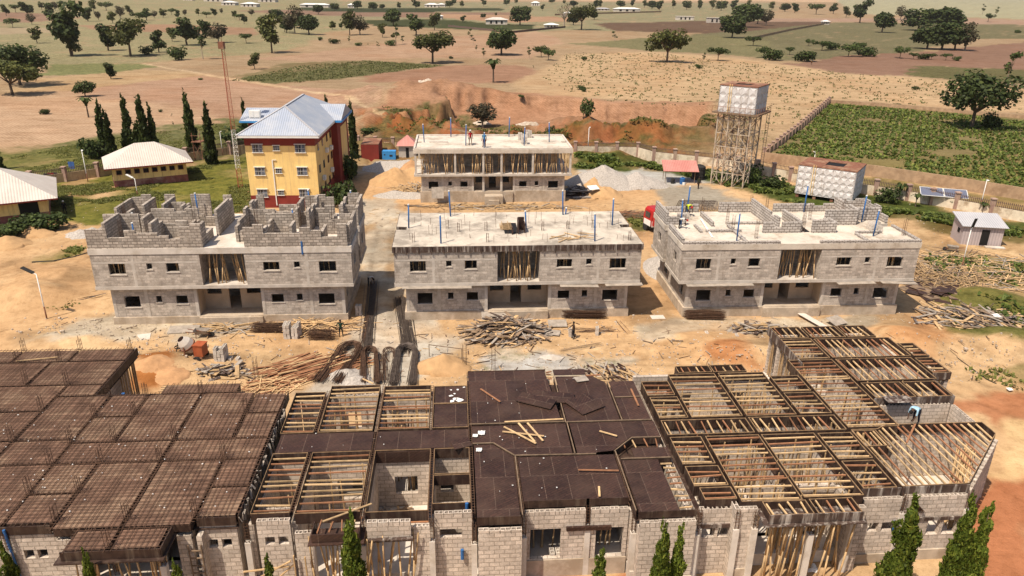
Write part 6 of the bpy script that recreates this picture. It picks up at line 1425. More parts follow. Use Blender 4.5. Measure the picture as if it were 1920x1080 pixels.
# trees inside and along the compound
for a in [
 ('cypress_dark', 200, 292, 188, 'tall dark columnar tree, leftmost of the group behind the small yellow house', None, 1.0), ('cypress_dark', 212, 296, 205, 'shorter dark columnar tree leaning on the leftmost one'),
 ('cypress_dark', 246, 290, 182, 'dark columnar tree in the middle of the group behind the small yellow house', None, 1.1), ('cypress_dark', 262, 292, 230, 'short bushy columnar tree in front of the middle one', None, 1.5),
 ('cypress_dark', 276, 292, 178, 'dark columnar tree with a slim twin, right of the group', None, 1.1), ('cypress_dark', 292, 290, 198, 'slim twin of the right columnar tree'),
 ('cypress_dark', 364, 297, 172, 'tall dark columnar tree beside the red-brown timber post', None, .95), ('cypress_dark', 399, 307, 191, 'tall dark columnar tree between the timber post and the lattice mast', None, 1.0),
 ('cypress_dark', 0, 318, 250, 'dark columnar tree cut by the left edge behind the big low yellow house', None, 1.2), ('cypress_dark', 664, 300, 189, 'dark columnar tree at the right corner of the hostel', None, .8),
 ('cypress_dark', 617, 262, 178, 'columnar tree tip showing behind the hostel ridge', None, .9), ('cypress_dark', 462, 262, 188, 'columnar tree showing left behind the hostel roof', None, 1.0),
 ('bush', 180, 296, 248, 'leafy bush at the foot of the columnar trees', None, .8), ('bush', 455, 276, 225, 'pale green bushy tree between the mast and the hostel', None, .9),
 ('bush', 95, 432, 395, 'dark shrub against the wall of the big low yellow house, right', None, 1.3), ('bush', 55, 438, 398, 'dark shrub against the wall of the big low yellow house, middle', None, 1.2), ('bush', 15, 448, 412, 'dark shrub against the wall of the big low yellow house, left', None, 1.2),
 ('bush', 656, 335, 280, 'dark ivy-like shrub hugging the right side of the hostel, rear', None, .7), ('bush', 640, 388, 330, 'dark shrub hugging the right side of the hostel, front', None, .7),
 ('bush', 1412, 345, 300, 'dark climbing shrub at the foot of the water tower', None, .6), ('bush', 1445, 352, 325, 'low shrub right of the water tower', None, 1.3), ('bush', 1664, 380, 346, 'reddish green shrub behind the ground tank', None, .9), ('palm', 1685, 376, 342, 'leafy banana-like plant behind the ground tank'),
 ('palm', 1841, 402, 378, 'banana plant behind the grey corrugated shack'), ('palm', 1716, 388, 362, 'banana plant left under the solar panels'), ('palm', 1783, 390, 374, 'banana plant right of the solar panels'),
 ('bush', 1101, 208, 180, 'green bush clinging to the red mound of the pit', None, .5), ('bush', 1032, 252, 228, 'yellow-green stalky weed behind the rear block', None, .35), ('bush', 1095, 172, 162, 'dark bush on the sand above the pit', None, .8), ('bush', 1333, 228, 220, 'green bush in the pit near the water tower', None, 1.2), ('bush', 978, 188, 176, 'small bush on the rim of the pit', None, 1.5), ('bush', 690, 250, 236, 'low green bush on the path left of the pit', None, 1.8), ('brown', 905, 204, 192, 'large dry bush in the middle of the pit', None, 1.6),
]: tree(*a)
# green columnar trees in front of the long building
for px, top, Y, wd, label in ((655, 967, 25.5, 1.0, 'bright green columnar tree before the porch of the middle wing'), (500, 1044, 25.0, .9, 'tip of a columnar tree before the joint of left and middle wings'), (1130, 1034, 25.2, .95, 'single green columnar tip under the wide windows'), (1248, 980, 25.6, .85, 'green columnar tree, left of the close pair'), (1278, 987, 25.9, .8, 'green columnar tree, right of the close pair'),
                             (1717, 934, 26.3, 1.0, 'bright green columnar tree before the slanting corner room'), (1828, 930, 27.0, .85, 'green columnar tree at the outer corner, left of two'), (1860, 944, 26.9, .8, 'green columnar tree at the outer corner, right of two'), (2, 1020, 24.4, .8, 'columnar tree cut by the lower left corner'), (158, 1036, 24.6, .8, 'yellowing columnar tip before the left porch'), (326, 1054, 24.6, .8, 'bright green columnar tip right of the left porch')):
    x, z = zat(px, top, Y); T = tree('cypress', px, 0, top, label, None, wd, y=Y, x=x)
    T.location.z = -.05

def scatter(name, polys, n, h, mat, blades=4, jit=.5, kind='stuff', clump=None, zoff=0.0, rows=None):
    """countless low plants over a patch: one object of many small leaf faces"""
    V = []
    for poly, cnt in zip(polys, n):
        A = np.array(poly); x0, y0 = A.min(0); x1, y1 = A.max(0); got = 0; X = []
        while got < cnt:
            x = rs.uniform(x0, x1, 4000); y = rs.uniform(y0, y1, 4000); 
            if rows:
                cu, cv = x * cos(rows) + y * sin(rows), -x * sin(rows) + y * cos(rows); cv = np.round(cv / 1.25) * 1.25 + rs.normal(size=4000) * .2; x, y = cu * cos(rows) - cv * sin(rows), cu * sin(rows) + cv * cos(rows)
            d = inside_dist(x, y, poly) + (fbm(x, y, 2.5, 4, 91) - .5) * 2.6; k = (d > .3) & (fbm(x, y, 9, 4, 93) > (.29 if rows else -1))
            if clump is not None: k &= fbm(x, y, clump, 4, 77) > .5
            X.append(np.stack([x[k], y[k]], 1)); got += int(k.sum())
            if not k.any() and len(X) > 40: break
        V.append(np.concatenate(X)[:cnt])
    Pn = np.concatenate(V); n_ = len(Pn)
    jj = np.abs(GY[:, GX.shape[1] // 2][:, None] - Pn[:, 1][None]).argmin(0); ii = np.array([np.abs(GX[j] - x).argmin() for j, x in zip(jj, Pn[:, 0])]); z = GZ[jj, ii]
    vs = []
    for b in range(blades):
        a = rs.rand(n_) * 6.28; s = h * (.5 + .8 * rs.rand(n_)); ln = s * (.5 + .6 * rs.rand(n_)); ox = rs.normal(size=n_) * s * jit; oy = rs.normal(size=n_) * s * jit
        c = np.stack([Pn[:, 0] + ox, Pn[:, 1] + oy, z + zoff], 1); d = np.stack([np.cos(a), np.sin(a), np.zeros(n_)], 1); pz = np.array([[0, 0, 1.0]])
        q = np.stack([-np.sin(a), np.cos(a), np.zeros(n_)], 1)
        w_ = (s * .42)[:, None]
        vs.append(np.stack([c - q * w_ * .7, c + q * w_ * .7, c + q * w_ + d * ln[:, None] + pz * (s * .9)[:, None], c - q * w_ + d * ln[:, None] + pz * (s * .75)[:, None]], 1))
    v = np.concatenate(vs).reshape(-1, 3); m = len(v) // 4
    me = bpy.data.meshes.new(name); me.vertices.add(len(v)); me.vertices.foreach_set('co', v.ravel()); me.loops.add(4 * m); me.loops.foreach_set('vertex_index', np.arange(4 * m)); me.polygons.add(m); me.polygons.foreach_set('loop_start', np.arange(0, 4 * m, 4))
    me.update(calc_edges=True); me.materials.append(M[mat]); o = bpy.data.objects.new(name, me); C.objects.link(o); o['kind'] = kind; return o
tag(scatter('crop_plants', [P((1560, 194), (1770, 212), (1990, 235), (2010, 385), (1920, 368), (1640, 322), (1446, 290))], [6400], .36, 'crop', 5, .6, rows=radians(62)), 'green crop growing in the walled field on the right', 'crop')
tag(scatter('field_tufts', [P((1060, 100), (1230, 100), (1470, 126), (1700, 146), (1920, 165), (1920, 215), (1560, 186), (1440, 280), (1340, 205), (1100, 190), (1010, 150)), P((430, 152), (560, 124), (690, 114), (830, 123), (720, 138), (560, 155))], [1700, 1600], .34, 'tuft', 4, .8), 'green tufts dotted over the sandy field', 'weeds')
tag(scatter('lawn_grass', [P((60, 345), (200, 335), (340, 315), (470, 295), (478, 395), (300, 415), (130, 410)), P((0, 300), (180, 262), (450, 228), (468, 280), (330, 300), (60, 326))], [9000, 5500], .15, 'grass', 4, 1.0, clump=9.0), 'rough grass round the small yellow house and its fence', 'grass')
tag(scatter('yard_weeds', [P((1078, 296), (1240, 300), (1350, 324), (1480, 347), (1560, 372), (1500, 384), (1300, 334), (1230, 320), (1080, 316)), P((1600, 384), (1780, 404), (1990, 445), (1930, 455), (1740, 414), (1620, 398)), P((1730, 484), (1830, 482), (1960, 505), (1960, 640), (1880, 640), (1760, 560))], [3200, 1800, 200], .36, 'crop', 4, .7, clump=3.0), 'weeds along the right fence and among the scattered poles', 'weeds')
tag(scatter('pit_weeds', [P((720, 208), (860, 194), (1000, 216), (1180, 218), (1340, 240), (1340, 266), (1090, 270), (900, 250), (740, 250))], [2200], .34, 'grass', 4, .8, clump=6.0), 'weeds growing over the old borrow pit', 'weeds')
tag(scatter('slope_weeds', [P((70, 484), (160, 464), (150, 478), (90, 490)), P((1172, 402), (1218, 406), (1212, 428), (1184, 430)), P((1800, 690), (1900, 690), (1930, 735), (1830, 720)), P((80, 574), (160, 566), (150, 578), (90, 582))], [160, 220, 50, 60], .2, 'grass', 4, .8, clump=2.0), 'small weed patches on the bare site soil', 'weeds')

# ------------------------------------------------------------------ heaps, timber, steel and tools on the site
def heap(name, label, cat, px, py, rx, ry, h, mat, rz=0.0, peaks=1, sharp=1.5, group=None, z=0.0):
    x, y = at(px, py) if z == 0 else at(px, py, z); zc0 = gz(x, y); T = MB(); nr, na = 14, 40; sx = R.uniform(0, 99)
    pk = [(R.uniform(-.45, .45) * (peaks > 1), R.uniform(-.3, .3) * (peaks > 1), R.uniform(.75, 1)) for _ in range(peaks)]
    V = []
    for i in range(nr + 1):
        for k in range(na):
            r = i / nr; a = 2 * pi * k / na; rr = r * (1 + .16 * sin(3 * a + sx) + .09 * sin(7 * a + sx * 2) + .05 * sin(13 * a)); u, v = rr * cos(a), rr * sin(a)
            hh = max(q[2] * max(0, 1 - (((u - q[0]) ** 2 + (v - q[1]) ** 2) ** .5 / (1.02 if peaks == 1 else .8))) ** (1 / sharp * 1.35) for q in pk)
            f = float(fbm(np.array([u * rx + x]), np.array([v * ry + y]), 1.4, 4, 8)[0]) - .5; f += .5 * (float(fbm(np.array([u * rx + x]), np.array([v * ry + y]), .5, 3, 18)[0]) - .5)
            V.append((u * rx, v * ry, h * hh * (1 + .42 * f) - .06 - (.25 if i == nr else 0) + (.1 * f if r < .95 else 0) + gz(x + u * rx, y + v * ry) - zc0))
    T.v = V
    for i in range(nr):
        for k in range(na): T.f.append((i * na + k, i * na + (k + 1) % na, (i + 1) * na + (k + 1) % na, (i + 1) * na + k)); T.m.append(0)
    o = T.build(name, M[mat], None, True); o.location = (x, y, gz(x, y)); o.rotation_euler = (0, 0, rz); return tag(o, label, cat, group)
heap('gravel_heap', 'broad grey gravel heap behind the blue generator', 'gravel heap', 752, 316, 6.5, 4.0, 2.0, 'gravel', peaks=3)
heap('sand_heap', 'large brown sand heap left of the rear block', 'sand heap', 745, 340, 5.2, 4.4, 2.5, 'sand', peaks=2)
heap('sand_heap', 'orange-red sand heap touching the left wall of the rear block', 'sand heap', 772, 323, 2.6, 3.0, 2.4, 'sand_red')
heap('gravel_heap', 'low grey gravel heap in front of the brown sand heap', 'gravel heap', 757, 368, 4.2, 2.2, 1.0, 'gravel', peaks=2)
heap('gravel_heap', 'tall pale grey gravel heap right of the rear block', 'gravel heap', 1130, 345, 5.8, 4.4, 2.9, 'gravel', peaks=1)
heap('gravel_heap', 'second pale grey gravel heap nearest the pink-roofed shelter', 'gravel heap', 1192, 346, 4.8, 3.8, 2.2, 'gravel')
heap('sand_heap', 'brown sand heap right of the rear block, farther of two', 'sand heap', 1113, 352, 2.4, 2.4, 1.9, 'sand')
heap('sand_heap', 'brown sand heap right of the rear block, nearer of two', 'sand heap', 1133, 368, 2.8, 2.3, 1.7, 'sand')
heap('earth_heap', 'pale earth heap at the left edge below the shrubs', 'earth heap', 14, 460, 2.7, 2.2, 1.5, 'sand')
heap('earth_heap', 'brown earth heap between the shrubs and the dirt road', 'earth heap', 62, 440, 2.8, 1.8, 1.3, 'sand')
heap('gravel_heap', 'small grey gravel heap behind the left end of the left block', 'gravel heap', 160, 440, 2.6, 1.8, .9, 'gravel', peaks=2)
heap('earth_heap', 'orange earth heap in the gap of the left wing', 'earth heap', 300, 705, 2.6, 1.8, .7, 'sand_red', peaks=2)
heap('earth_heap', 'brown trench spoil behind the middle wing', 'earth heap', 830, 690, 2.4, 1.6, 1.3, 'sand')
heap('rubble_heap', 'white rubble heap in the pit, left of two', 'rubble heap', 900, 224, 3, 1.8, 1.1, 'rubble', peaks=3, z=-3.4); heap('rubble_heap', 'long white rubble heap in the pit, right of two', 'rubble heap', 985, 232, 3, 1.2, .7, 'rubble', peaks=4, z=-3.4); heap('rubble_heap', 'small white rubble heap below the red pit face', 'rubble heap', 803, 200, 2.6, 1.6, .7, 'rubble', peaks=3, z=-3.4); heap('rubble_heap', 'flat white rubble strewn in the pit right of centre', 'rubble heap', 1228, 240, 3, 1.4, .5, 'rubble', peaks=4, z=-3.4)
heap('gravel_heap', 'spill of grey gravel between the left and middle blocks', 'gravel heap', 655, 705, 2.0, 1.6, .5, 'gravel', peaks=2); heap('gravel_heap', 'pale gravel heap beside the bent rebar bundle', 'gravel heap', 668, 716, 1.3, 1.2, .7, 'gravel')
heap('rubble_heap', 'cement-dusted stones behind the middle wing', 'rubble heap', 1035, 668, 1.2, .7, .35, 'concrete', peaks=3)
heap('gravel_heap', 'grey gravel bank in the shade between the middle and right blocks', 'gravel heap', 1222, 500, 2.2, 4.5, 1.5, 'gravel', peaks=2)
# loose stones
gs = MB()
for k in range(3600):
    px, py = R.uniform(20, 1900), R.uniform(585, 720) if R.random() < .75 else R.uniform(380, 470); x, y = at(px, py); s = R.uniform(.03, .10) * (1.7 if R.random() < .1 else 1); z = gz(x, y)
    gs.box(x, y, z - .03, x + s, y + s * R.uniform(.6, 1.4), z + s * R.uniform(.4, .9))
tag(gs.build('loose_stones', M['rubble']), 'small stones and lumps strewn over the yard', 'stones', kind='stuff')
st_ = MB()
for k in range(620):
    px, py = R.gauss(960, 520), R.choice((R.uniform(596, 715), R.uniform(600, 690), R.uniform(380, 440))); x, y = at(px, py); a = R.uniform(0, 3.14); l = R.uniform(.08, .55); z = gz(x, y) + .03
    st_.bar((x - cos(a) * l, y - sin(a) * l, z), (x + cos(a) * l, y + sin(a) * l, z + R.uniform(-.01, .04)), R.uniform(.025, .09), .03, R.randrange(4))
tag(st_.build('timber_litter', [M['wood_old'], M['wood'], M['rebar'], M['wood_grey']]), 'offcuts, rods and splinters trodden into the yard', 'litter', kind='stuff')
def stick_pile(name, label, cat, px, py, rx, ry, h, n, ang, spread, L, mats, wd=(.05, .16), kind='stuff', ht=.035, z0=0.0):
    x0, y0 = at(px, py, z0); m = MB()
    for k in range(n):
        t = R.random() ** .6; a = R.uniform(0, 6.28); u, v = t * cos(a), t * sin(a); z = max(.04, h * (1 - t ** 1.6)) * R.uniform(.25, 1.0) + z0
        g = ang + R.gauss(0, spread); l = R.uniform(*L) / 2; til = R.gauss(0, .10) if h > .5 else R.gauss(0, .03)
        c = Vector((x0 + u * rx, y0 + v * ry, z)); d = Vector((cos(g) * l, sin(g) * l, til * l)); p, q = c - d, c + d
        p.z = max(p.z, .03); q.z = max(q.z, .03)
        m.bar(p, q, R.uniform(*wd), ht, R.randrange(len(mats)))
    o = m.build(name, [M[i] for i in mats]); return tag(o, label, cat, kind=kind)
stick_pile('scrap_timber', 'big dark heap of scrap shuttering boards before the middle block', 'timber scrap', 950, 624, 3.3, 2.2, 1.4, 330, .35, .75, (1.0, 2.8), ['wood_old', 'wood_grey', 'wood_old', 'form_white', 'wood'], (.06, .3))
stick_pile('sawn_timber', 'pile of reddish sawn timber behind the left end of the middle wing', 'timber', 585, 690, 3.2, 1.5, .45, 190, .62, .14, (2.2, 4.4), ['wood_red', 'wood', 'wood_red', 'bamboo', 'wood_red'], (.09, .17))
stick_pile('sawn_timber', 'pale offcuts spilling towards the left wing deck', 'timber', 510, 722, 2.0, 1.2, .3, 60, .8, .5, (1.0, 2.6), ['wood', 'wood_red', 'wood'], (.05, .1))
stick_pile('pole_heap', 'tangle of pale poles before the right end of the left block', 'timber poles', 592, 614, 3.6, 1.0, .55, 150, .35, .55, (1.6, 3.6), ['bamboo', 'wood', 'bamboo', 'wood_old'], (.05, .09))
stick_pile('scrap_timber', 'loose planks lying before the porch of the left block', 'timber scrap', 415, 616, 3.0, 1.2, .3, 60, .2, .6, (.9, 2.8), ['wood', 'wood_grey', 'wood'], (.06, .16))
stick_pile('scrap_timber', 'grey boards and offcuts behind the left wing, near the mixer', 'timber scrap', 415, 700, 2.3, 1.0, .6, 60, .1, .7, (.8, 2.2), ['wood_grey', 'wood_old', 'form_white', 'wood'], (.08, .4))
stick_pile('scrap_timber', 'pole and board scrap against the rear block, left', 'timber scrap', 780, 355, 3.2, 3.0, .8, 130, 2.2, .7, (1.5, 4.0), ['bamboo', 'wood', 'wood_grey', 'bamboo'], (.06, .16))
stick_pile('scrap_timber', 'litter of boards before the rear block', 'timber scrap', 930, 388, 12, 1.4, .2, 130, .1, .7, (1.0, 3.2), ['wood_grey', 'wood_old', 'wood', 'bamboo'], (.06, .3))
stick_pile('scrap_timber', 'dark sheets and boards at the right corner of the rear block', 'timber scrap', 1082, 362, 2.5, 3.2, .9, 70, .6, .9, (1.0, 3.0), ['form_white', 'wood_grey', 'form_dark'], (.2, .9))
stick_pile('scrap_timber', 'brushwood and red timber beside the half-hidden red truck', 'timber scrap', 1180, 404, 4.0, 1.6, .5, 90, .1, .5, (1.5, 3.5), ['wood_old', 'wood_red', 'wood_old'], (.05, .1))
stick_pile('pole_heap', 'wide scatter of pale poles on the weedy ground, far right', 'timber poles', 1850, 515, 10, 8, .35, 420, .1, .8, (2.2, 5.0), ['wood', 'bamboo', 'wood_old', 'bamboo', 'wood_grey'], (.05, .09))
stick_pile('pole_heap', 'pale poles and planks nearest the right block', 'timber poles', 1775, 525, 5, 6.5, .5, 320, .7, .8, (1.8, 4.2), ['wood', 'bamboo', 'wood_old'], (.05, .1))
stick_pile('scrap_timber', 'dark plywood sheets dumped among the poles, right of the right block', 'timber scrap', 1765, 548, 3.0, 3.0, .5, 44, .4, .9, (1.2, 2.4), ['form_dark', 'form_side', 'form_dark', 'wood_old'], (.5, 1.1))
stick_pile('scrap_timber', 'heap of broken planks on the mound, right', 'timber scrap', 1845, 605, 6, 4.0, .6, 260, 2.4, .8, (1.0, 3.0), ['wood', 'wood_grey', 'wood_old', 'form_white'], (.06, .26))
stick_pile('scrap_timber', 'boards and offcuts behind the middle wing deck', 'timber scrap', 1140, 700, 2.2, 1.2, .5, 70, 2.2, .6, (.8, 2.0), ['wood_old', 'wood', 'form_dark', 'wood_grey'], (.06, .2))
stick_pile('scrap_timber', 'crushed boards behind the rear corner of the right wing', 'timber scrap', 1420, 618, 2.4, 1.0, .5, 70, .3, .7, (.7, 2.0), ['wood_old', 'wood', 'wood_grey', 'form_white'], (.06, .4))
stick_pile('scrap_timber', 'poles dumped beside the hostel, behind the container', 'timber scrap', 664, 288, 2.8, 2.4, .9, 80, .5, .8, (1.4, 3.0), ['wood_old', 'bamboo', 'wood_grey'], (.06, .14))
stick_pile('pole_heap', 'poles and dark sheet left of the left block', 'timber poles', 150, 560, 2.2, 2.0, .4, 50, .9, .3, (1.5, 3.5), ['bamboo', 'wood', 'form_white'], (.05, .12))
stick_pile('scrap_timber', 'small timber offcuts on the open room floor of the middle wing', 'timber scrap', 740, 960, 1.0, .9, .15, 22, .4, .9, (.4, 1.4), ['wood', 'wood_old', 'wood_grey'], (.06, .14), z0=.72)
stick_pile('sawn_timber', 'neat stack of reddish sawn timber on the open room floor of the middle wing', 'timber', 752, 972, 1.3, .35, .25, 40, .05, .05, (1.6, 2.6), ['wood_red', 'wood', 'wood_red'], (.07, .12), z0=.72)
for px, py, w_, n, lab in ((445 + 60, 622, 2.6, 160, 'brown tangle of wire mesh before the left block, larger of two'), (603, 636, 1.9, 120, 'brown tangle of wire mesh near the standing man, smaller of two'), (1095, 596, 3.4, 150, 'dark rebar mats leaning on the base of the middle block'), (1320, 598, 3.2, 150, 'dark rebar mats leaning on the base of the right block')):
    x, y = at(px, py); m = MB()
    for k in range(n):
        z = R.uniform(.02, .75); v = R.uniform(-.4, .5)
        if k % 3: m.bar((x - w_ / 2 + R.uniform(-.3, .3), y + v, z), (x + w_ / 2 + R.uniform(-.3, .3), y + v + R.uniform(-.1, .1), z + R.uniform(-.1, .1)), .018, .018)
        else: u = R.uniform(-w_ / 2, w_ / 2); m.bar((x + u, y + v, .0), (x + u + R.uniform(-.1, .1), y + v + .2, R.uniform(.4, .85)), .018, .018)
    tag(m.build('rebar_mats', M['rebar']), lab, 'rebar', 'bundles of rebar mesh')
# hairpin bundles of long bars and the straight bars lying between the blocks
def hairpin(label, pts_l, pts_r, top, n, mat, w_=.55):
    a, b, t = at(*pts_l), at(*pts_r), at(*top); m = MB()
    for k in range(n):
        o = Vector((R.gauss(0, w_ * .5), R.gauss(0, .12), 0)); zz = R.uniform(.05, .5); P_ = []
        A = Vector((*a, .08)) + o; B = Vector((*b, .08)) + o * .9; Tp = Vector((*t, 0)) + o * .5; wd = (B - A).length * .5 * R.uniform(.85, 1.15); ax = (B - A).normalized()
        up = (Tp - (A + B) / 2)
        for i in range(15):
            f = i / 14
            if f < .35: g = f / .35; p = A + up * g * .82
            elif f > .65: g = (1 - f) / .35; p = B + up * g * .82
            else: th = pi * (f - .35) / .3; c = (A + B) / 2 + up * .82; p = c - ax * (A - B).length / 2 * cos(th) + up * .18 * sin(th)
            zc = .08 + zz * (1 if .3 < f < .7 else .55)
            P_.append((p.x + R.uniform(-.02, .02), p.y, zc))
        m.path(P_, .016, 4)
    return tag(m.build('rebar_bundle', M[mat]), label, 'rebar', 'hairpin bundles of rebar')
hairpin('brown hairpin bundle of rebar leaning away from the reddish timber pile', (596, 718), (632, 720), (664, 650), 70, 'rebar')
hairpin('short brown hairpin bundle of rebar, middle of the row behind the middle wing', (682, 722), (708, 722), (694, 660), 60, 'rebar', .3)
hairpin('grey hairpin bundle of rebar, rightmost of the row behind the middle wing', (736, 724), (772, 724), (764, 655), 90, 'rebar_grey', .4)
hairpin('thin loose hairpin of rebar between the two upright bundles', (720, 720), (742, 720), (730, 660), 16, 'rebar', .3)
def straight(label, p, q, n, w_, mat):
    a, b = at(*p), at(*q); m = MB()
    for k in range(n):
        o = R.gauss(0, w_); s = R.uniform(-.5, .5); m.tube((a[0] + o, a[1] + s, R.uniform(.02, .15)), (b[0] + o * .8 + R.gauss(0, .1), b[1] + R.uniform(-1, .5), R.uniform(.02, .15)), .016, n=4)
    return tag(m.build('rebar_bundle', M[mat]), label, 'rebar', 'straight bundles of rebar')
straight('dark straight rebar bundle lying between the left and middle blocks, left of two', (700, 530), (690, 648), 70, .28, 'rebar_grey'); straight('grey straight rebar bundle along the left side of the middle block', (752, 560), (768, 655), 80, .35, 'rebar_grey'); straight('thin bundle of bars propped left of the dark one', (690, 590), (682, 636), 10, .12, 'rebar')
straight('thin rods lying on the sand before the middle block', (1080, 620), (1150, 616), 10, .3, 'rebar'); straight('two rods lying on the sand, right of the dark heap', (1050, 655), (1130, 648), 4, .15, 'wood_old'); straight('two long rods on the sand before the right end of the middle block', (1160, 604), (1188, 636), 4, .3, 'rebar')
# arched rebar hairpins hung over a rail behind the right block
x0, y0 = at(1272, 392); m = MB()
for k in range(26):
    u = x0 + k * .19
    P_ = [(u + R.uniform(-.03, .03), y0 - 1.9 + j * .62, max(.05, 1.35 * sin(pi * min(1, (j + .6) / 5.5)) + R.uniform(-.03, .03))) for j in range(7)]
    m.path(P_, .045, 5)
tag(m.build('rebar_rack', M['rebar_grey']), 'row of arched grey rebar hoops standing behind the right block', 'rebar')
# block stacks
def block_stack(label, px, py, nx, ny, nz, rz=0.0, z=0.0, group='stacks of hollow blocks'):
    x, y = at(px, py, z); T = thing('block_stack', label, 'block stack', (x, y, z), rz, group)
    for k in range(nz):
        for i in range(nx):
            for j in range(ny):
                if k == nz - 1 and R.random() < .35: continue
                m = MB(); a, b, c = i * .27 + R.uniform(-.02, .02), j * .5 + R.uniform(-.02, .02), k * .245 - .02
                m.box(a, b, c, a + .04, b + .46, c + .23); m.box(a + .19, b, c, a + .23, b + .46, c + .23)
                for f in (0, .21, .42): m.box(a + .04, b + f, c, a + .19, b + f + .04, c + .23)
                m.box(a + .042, b + .042, c, a + .188, b + .418, c + .1); m.build('hollow_block', M['concrete_pale'] if R.random() < .5 else M['concrete'], T)
    return T
block_stack('tall stack of grey hollow blocks right of the concrete mixer', 402, 680, 3, 2, 5); block_stack('two grey hollow blocks fallen beside the tall stack', 428, 677, 3, 1, 1)
block_stack('stack of grey blocks before the pole tangle, left column', 532, 636, 2, 2, 5, .1); block_stack('stack of grey blocks before the pole tangle, right column', 547, 635, 2, 2, 5, -.1)
block_stack('small stack of blocks at the corner of the left block', 667, 592, 2, 1, 4); block_stack('block beside the man at work before the middle block', 1066, 632, 2, 1, 3); block_stack('lone upright block on the sand right of the man at work', 1117, 630, 1, 1, 3)
for px, lab in ((1322, 'left'), (1351, 'middle'), (1380, 'right')): block_stack('setting-out block on the sand, ' + lab + ' of three before the right block', px, 634, 1, 1, 2)
block_stack('white hollow blocks heaped on the roof corner of the right block', 1634, 434, 4, 2, 3, .07, 6.86); block_stack('grey blocks stacked at the front foot of the wide windowed wall', 1031, 1074, 2, 1, 5, .1)
for i, (px, py) in enumerate(((972, 262), (987, 258), (978, 270))): block_stack(['grey blocks on the rear block roof, left of three', 'tall grey block stack on the rear block roof, middle of three', 'grey blocks on the rear block roof, nearest the edge'][i], px, py, 3, 2, 4, .07, 7.2)
block_stack('scattered grey blocks among the low walls of the right block roof', 1275, 412, 4, 2, 2, .07, 6.86)
# boards, planks and bags, each a thing of its own
def board(label, px, py, L, w_, rz, mat, z=.03, tilt=0.0, name='plywood_sheet', cat='board', group=None, th=.025):
    x, y = at(px, py, z); m = MB(); m.box(-L / 2, -w_ / 2, 0, L / 2, w_ / 2, th); o = m.build(name, M[mat]); o.location = (x, y, z + .01 + abs(tilt) * w_ * .5); o.rotation_euler = (tilt, 0, rz); return tag(o, label, cat, group)
board('white square board lying on the gravel left of the mixer', 263, 633, 1.5, 1.2, .35, 'concrete_pale'); board('long grey board on the ground before the left block', 345, 619, 2.4, 1.2, .15, 'wood_grey', tilt=.12)
board('light sheet leaning on the back of the dark timber heap', 928, 596, 2.3, 1.3, .1, 'wood_grey', .3, .35); board('pale sheet right of the dark timber heap', 1045, 608, 1.6, 1.1, .05, 'wood_grey', .1, .15); board('grey sheet on the right flank of the dark timber heap', 1030, 623, 1.8, 1.0, -.2, 'wood_grey', .1)
board('pale plank ramp leaning on the base of the right block', 1523, 600, 3.0, .65, radians(110), 'concrete_pale', .25, .0, 'ramp_board'); board('tilted grey sheet behind the right wing', 1568, 604, 1.5, 1.2, .5, 'wood_grey', .2, .25)
board('white flat board near the shade of the middle block', 1233, 595, 1.2, .8, .1, 'concrete_pale'); board('grey panel standing before the rear block', 821, 374, 1.6, 1.5, .05, 'wood_grey', .6, 1.2); board('tin sheet lying on the nearer brown sand heap', 1112, 354, 1.5, 1.1, .4, 'white', 1.2, .3)
board('loose plywood sheet on the main deck, nearest the top', 1036, 745, 2.5, 1.1, -.14, 'form_dark', DZ + .03, .03); board('crooked plywood sheet on the main deck, under another sheet', 1005, 752, 2.2, 1.0, -.42, 'form_dark', DZ + .06, .04); board('loose square plywood sheet on the deck beside the long beam gap', 1096, 758, 1.7, 1.7, .62, 'form_dark', DZ + .04, .03); board('curled ply offcut on the deck of the middle wing', 865, 832, 1.0, .8, .4, 'form_dark', DZ + .02); board('grey wet sheet at the rear of the middle deck', 1090, 711, .8, .6, .3, 'wood_grey', DZ + .03); board('sheet leaning by the shelter door', 1090, 542 - 250, .9, .3, 0, 'wood_grey')
x, y = at(0, 0, 5)
for px, py, qx, qy, mt, lab in ((945, 800, 1005, 832, 'wood', 'pale plank of the crossed four on the deck, lying lower left to right'), (972, 793, 1003, 829, 'wood', 'pale plank of the crossed four on the deck, second from the left at the top'), (989, 793, 1018, 827, 'wood', 'pale plank of the crossed four on the deck, rightmost'), (942, 809, 1020, 818, 'wood', 'pale plank of the crossed four on the deck, laid level across the others'),
                                (1124, 808, 1157, 818, 'wood', 'single pale plank on the right half of the plywood band'), (946, 791, 1056, 786, 'wood', 'long straight plank along the edge of the main deck'), (1183, 729, 1197, 761, 'wood_red', 'plank on the small rear right deck'), (1123, 912, 1124, 931, 'wood', 'short pale plank near the front edge of the wide deck'), (901, 729, 938, 754, 'wood_red', 'reddish batten on the left of the main deck'), (1084, 881, 1160, 883, 'wood_red', 'reddish batten on the front deck'), (30, 677, 108, 670, 'wood', 'pale plank lying on the rebar grid, rear left'),
                                (1700, 830, 1716, 795, 'wood_red', 'plank under the bending worker'), (605, 978, 697, 945, 'wood', 'pale plank sticking out across the open room'), (680, 710, 820 - 120, 720, 'wood', 'plank lying on the rear joists of the middle wing')):
    z = DZ + .08; a, b = at(px, py, z), at(qx, qy, z); m = MB(); m.bar((*a, z), (*b, z + .02), .1, .04); tag(m.build('loose_plank', M[mt]), lab, 'plank', 'loose planks on the decks')
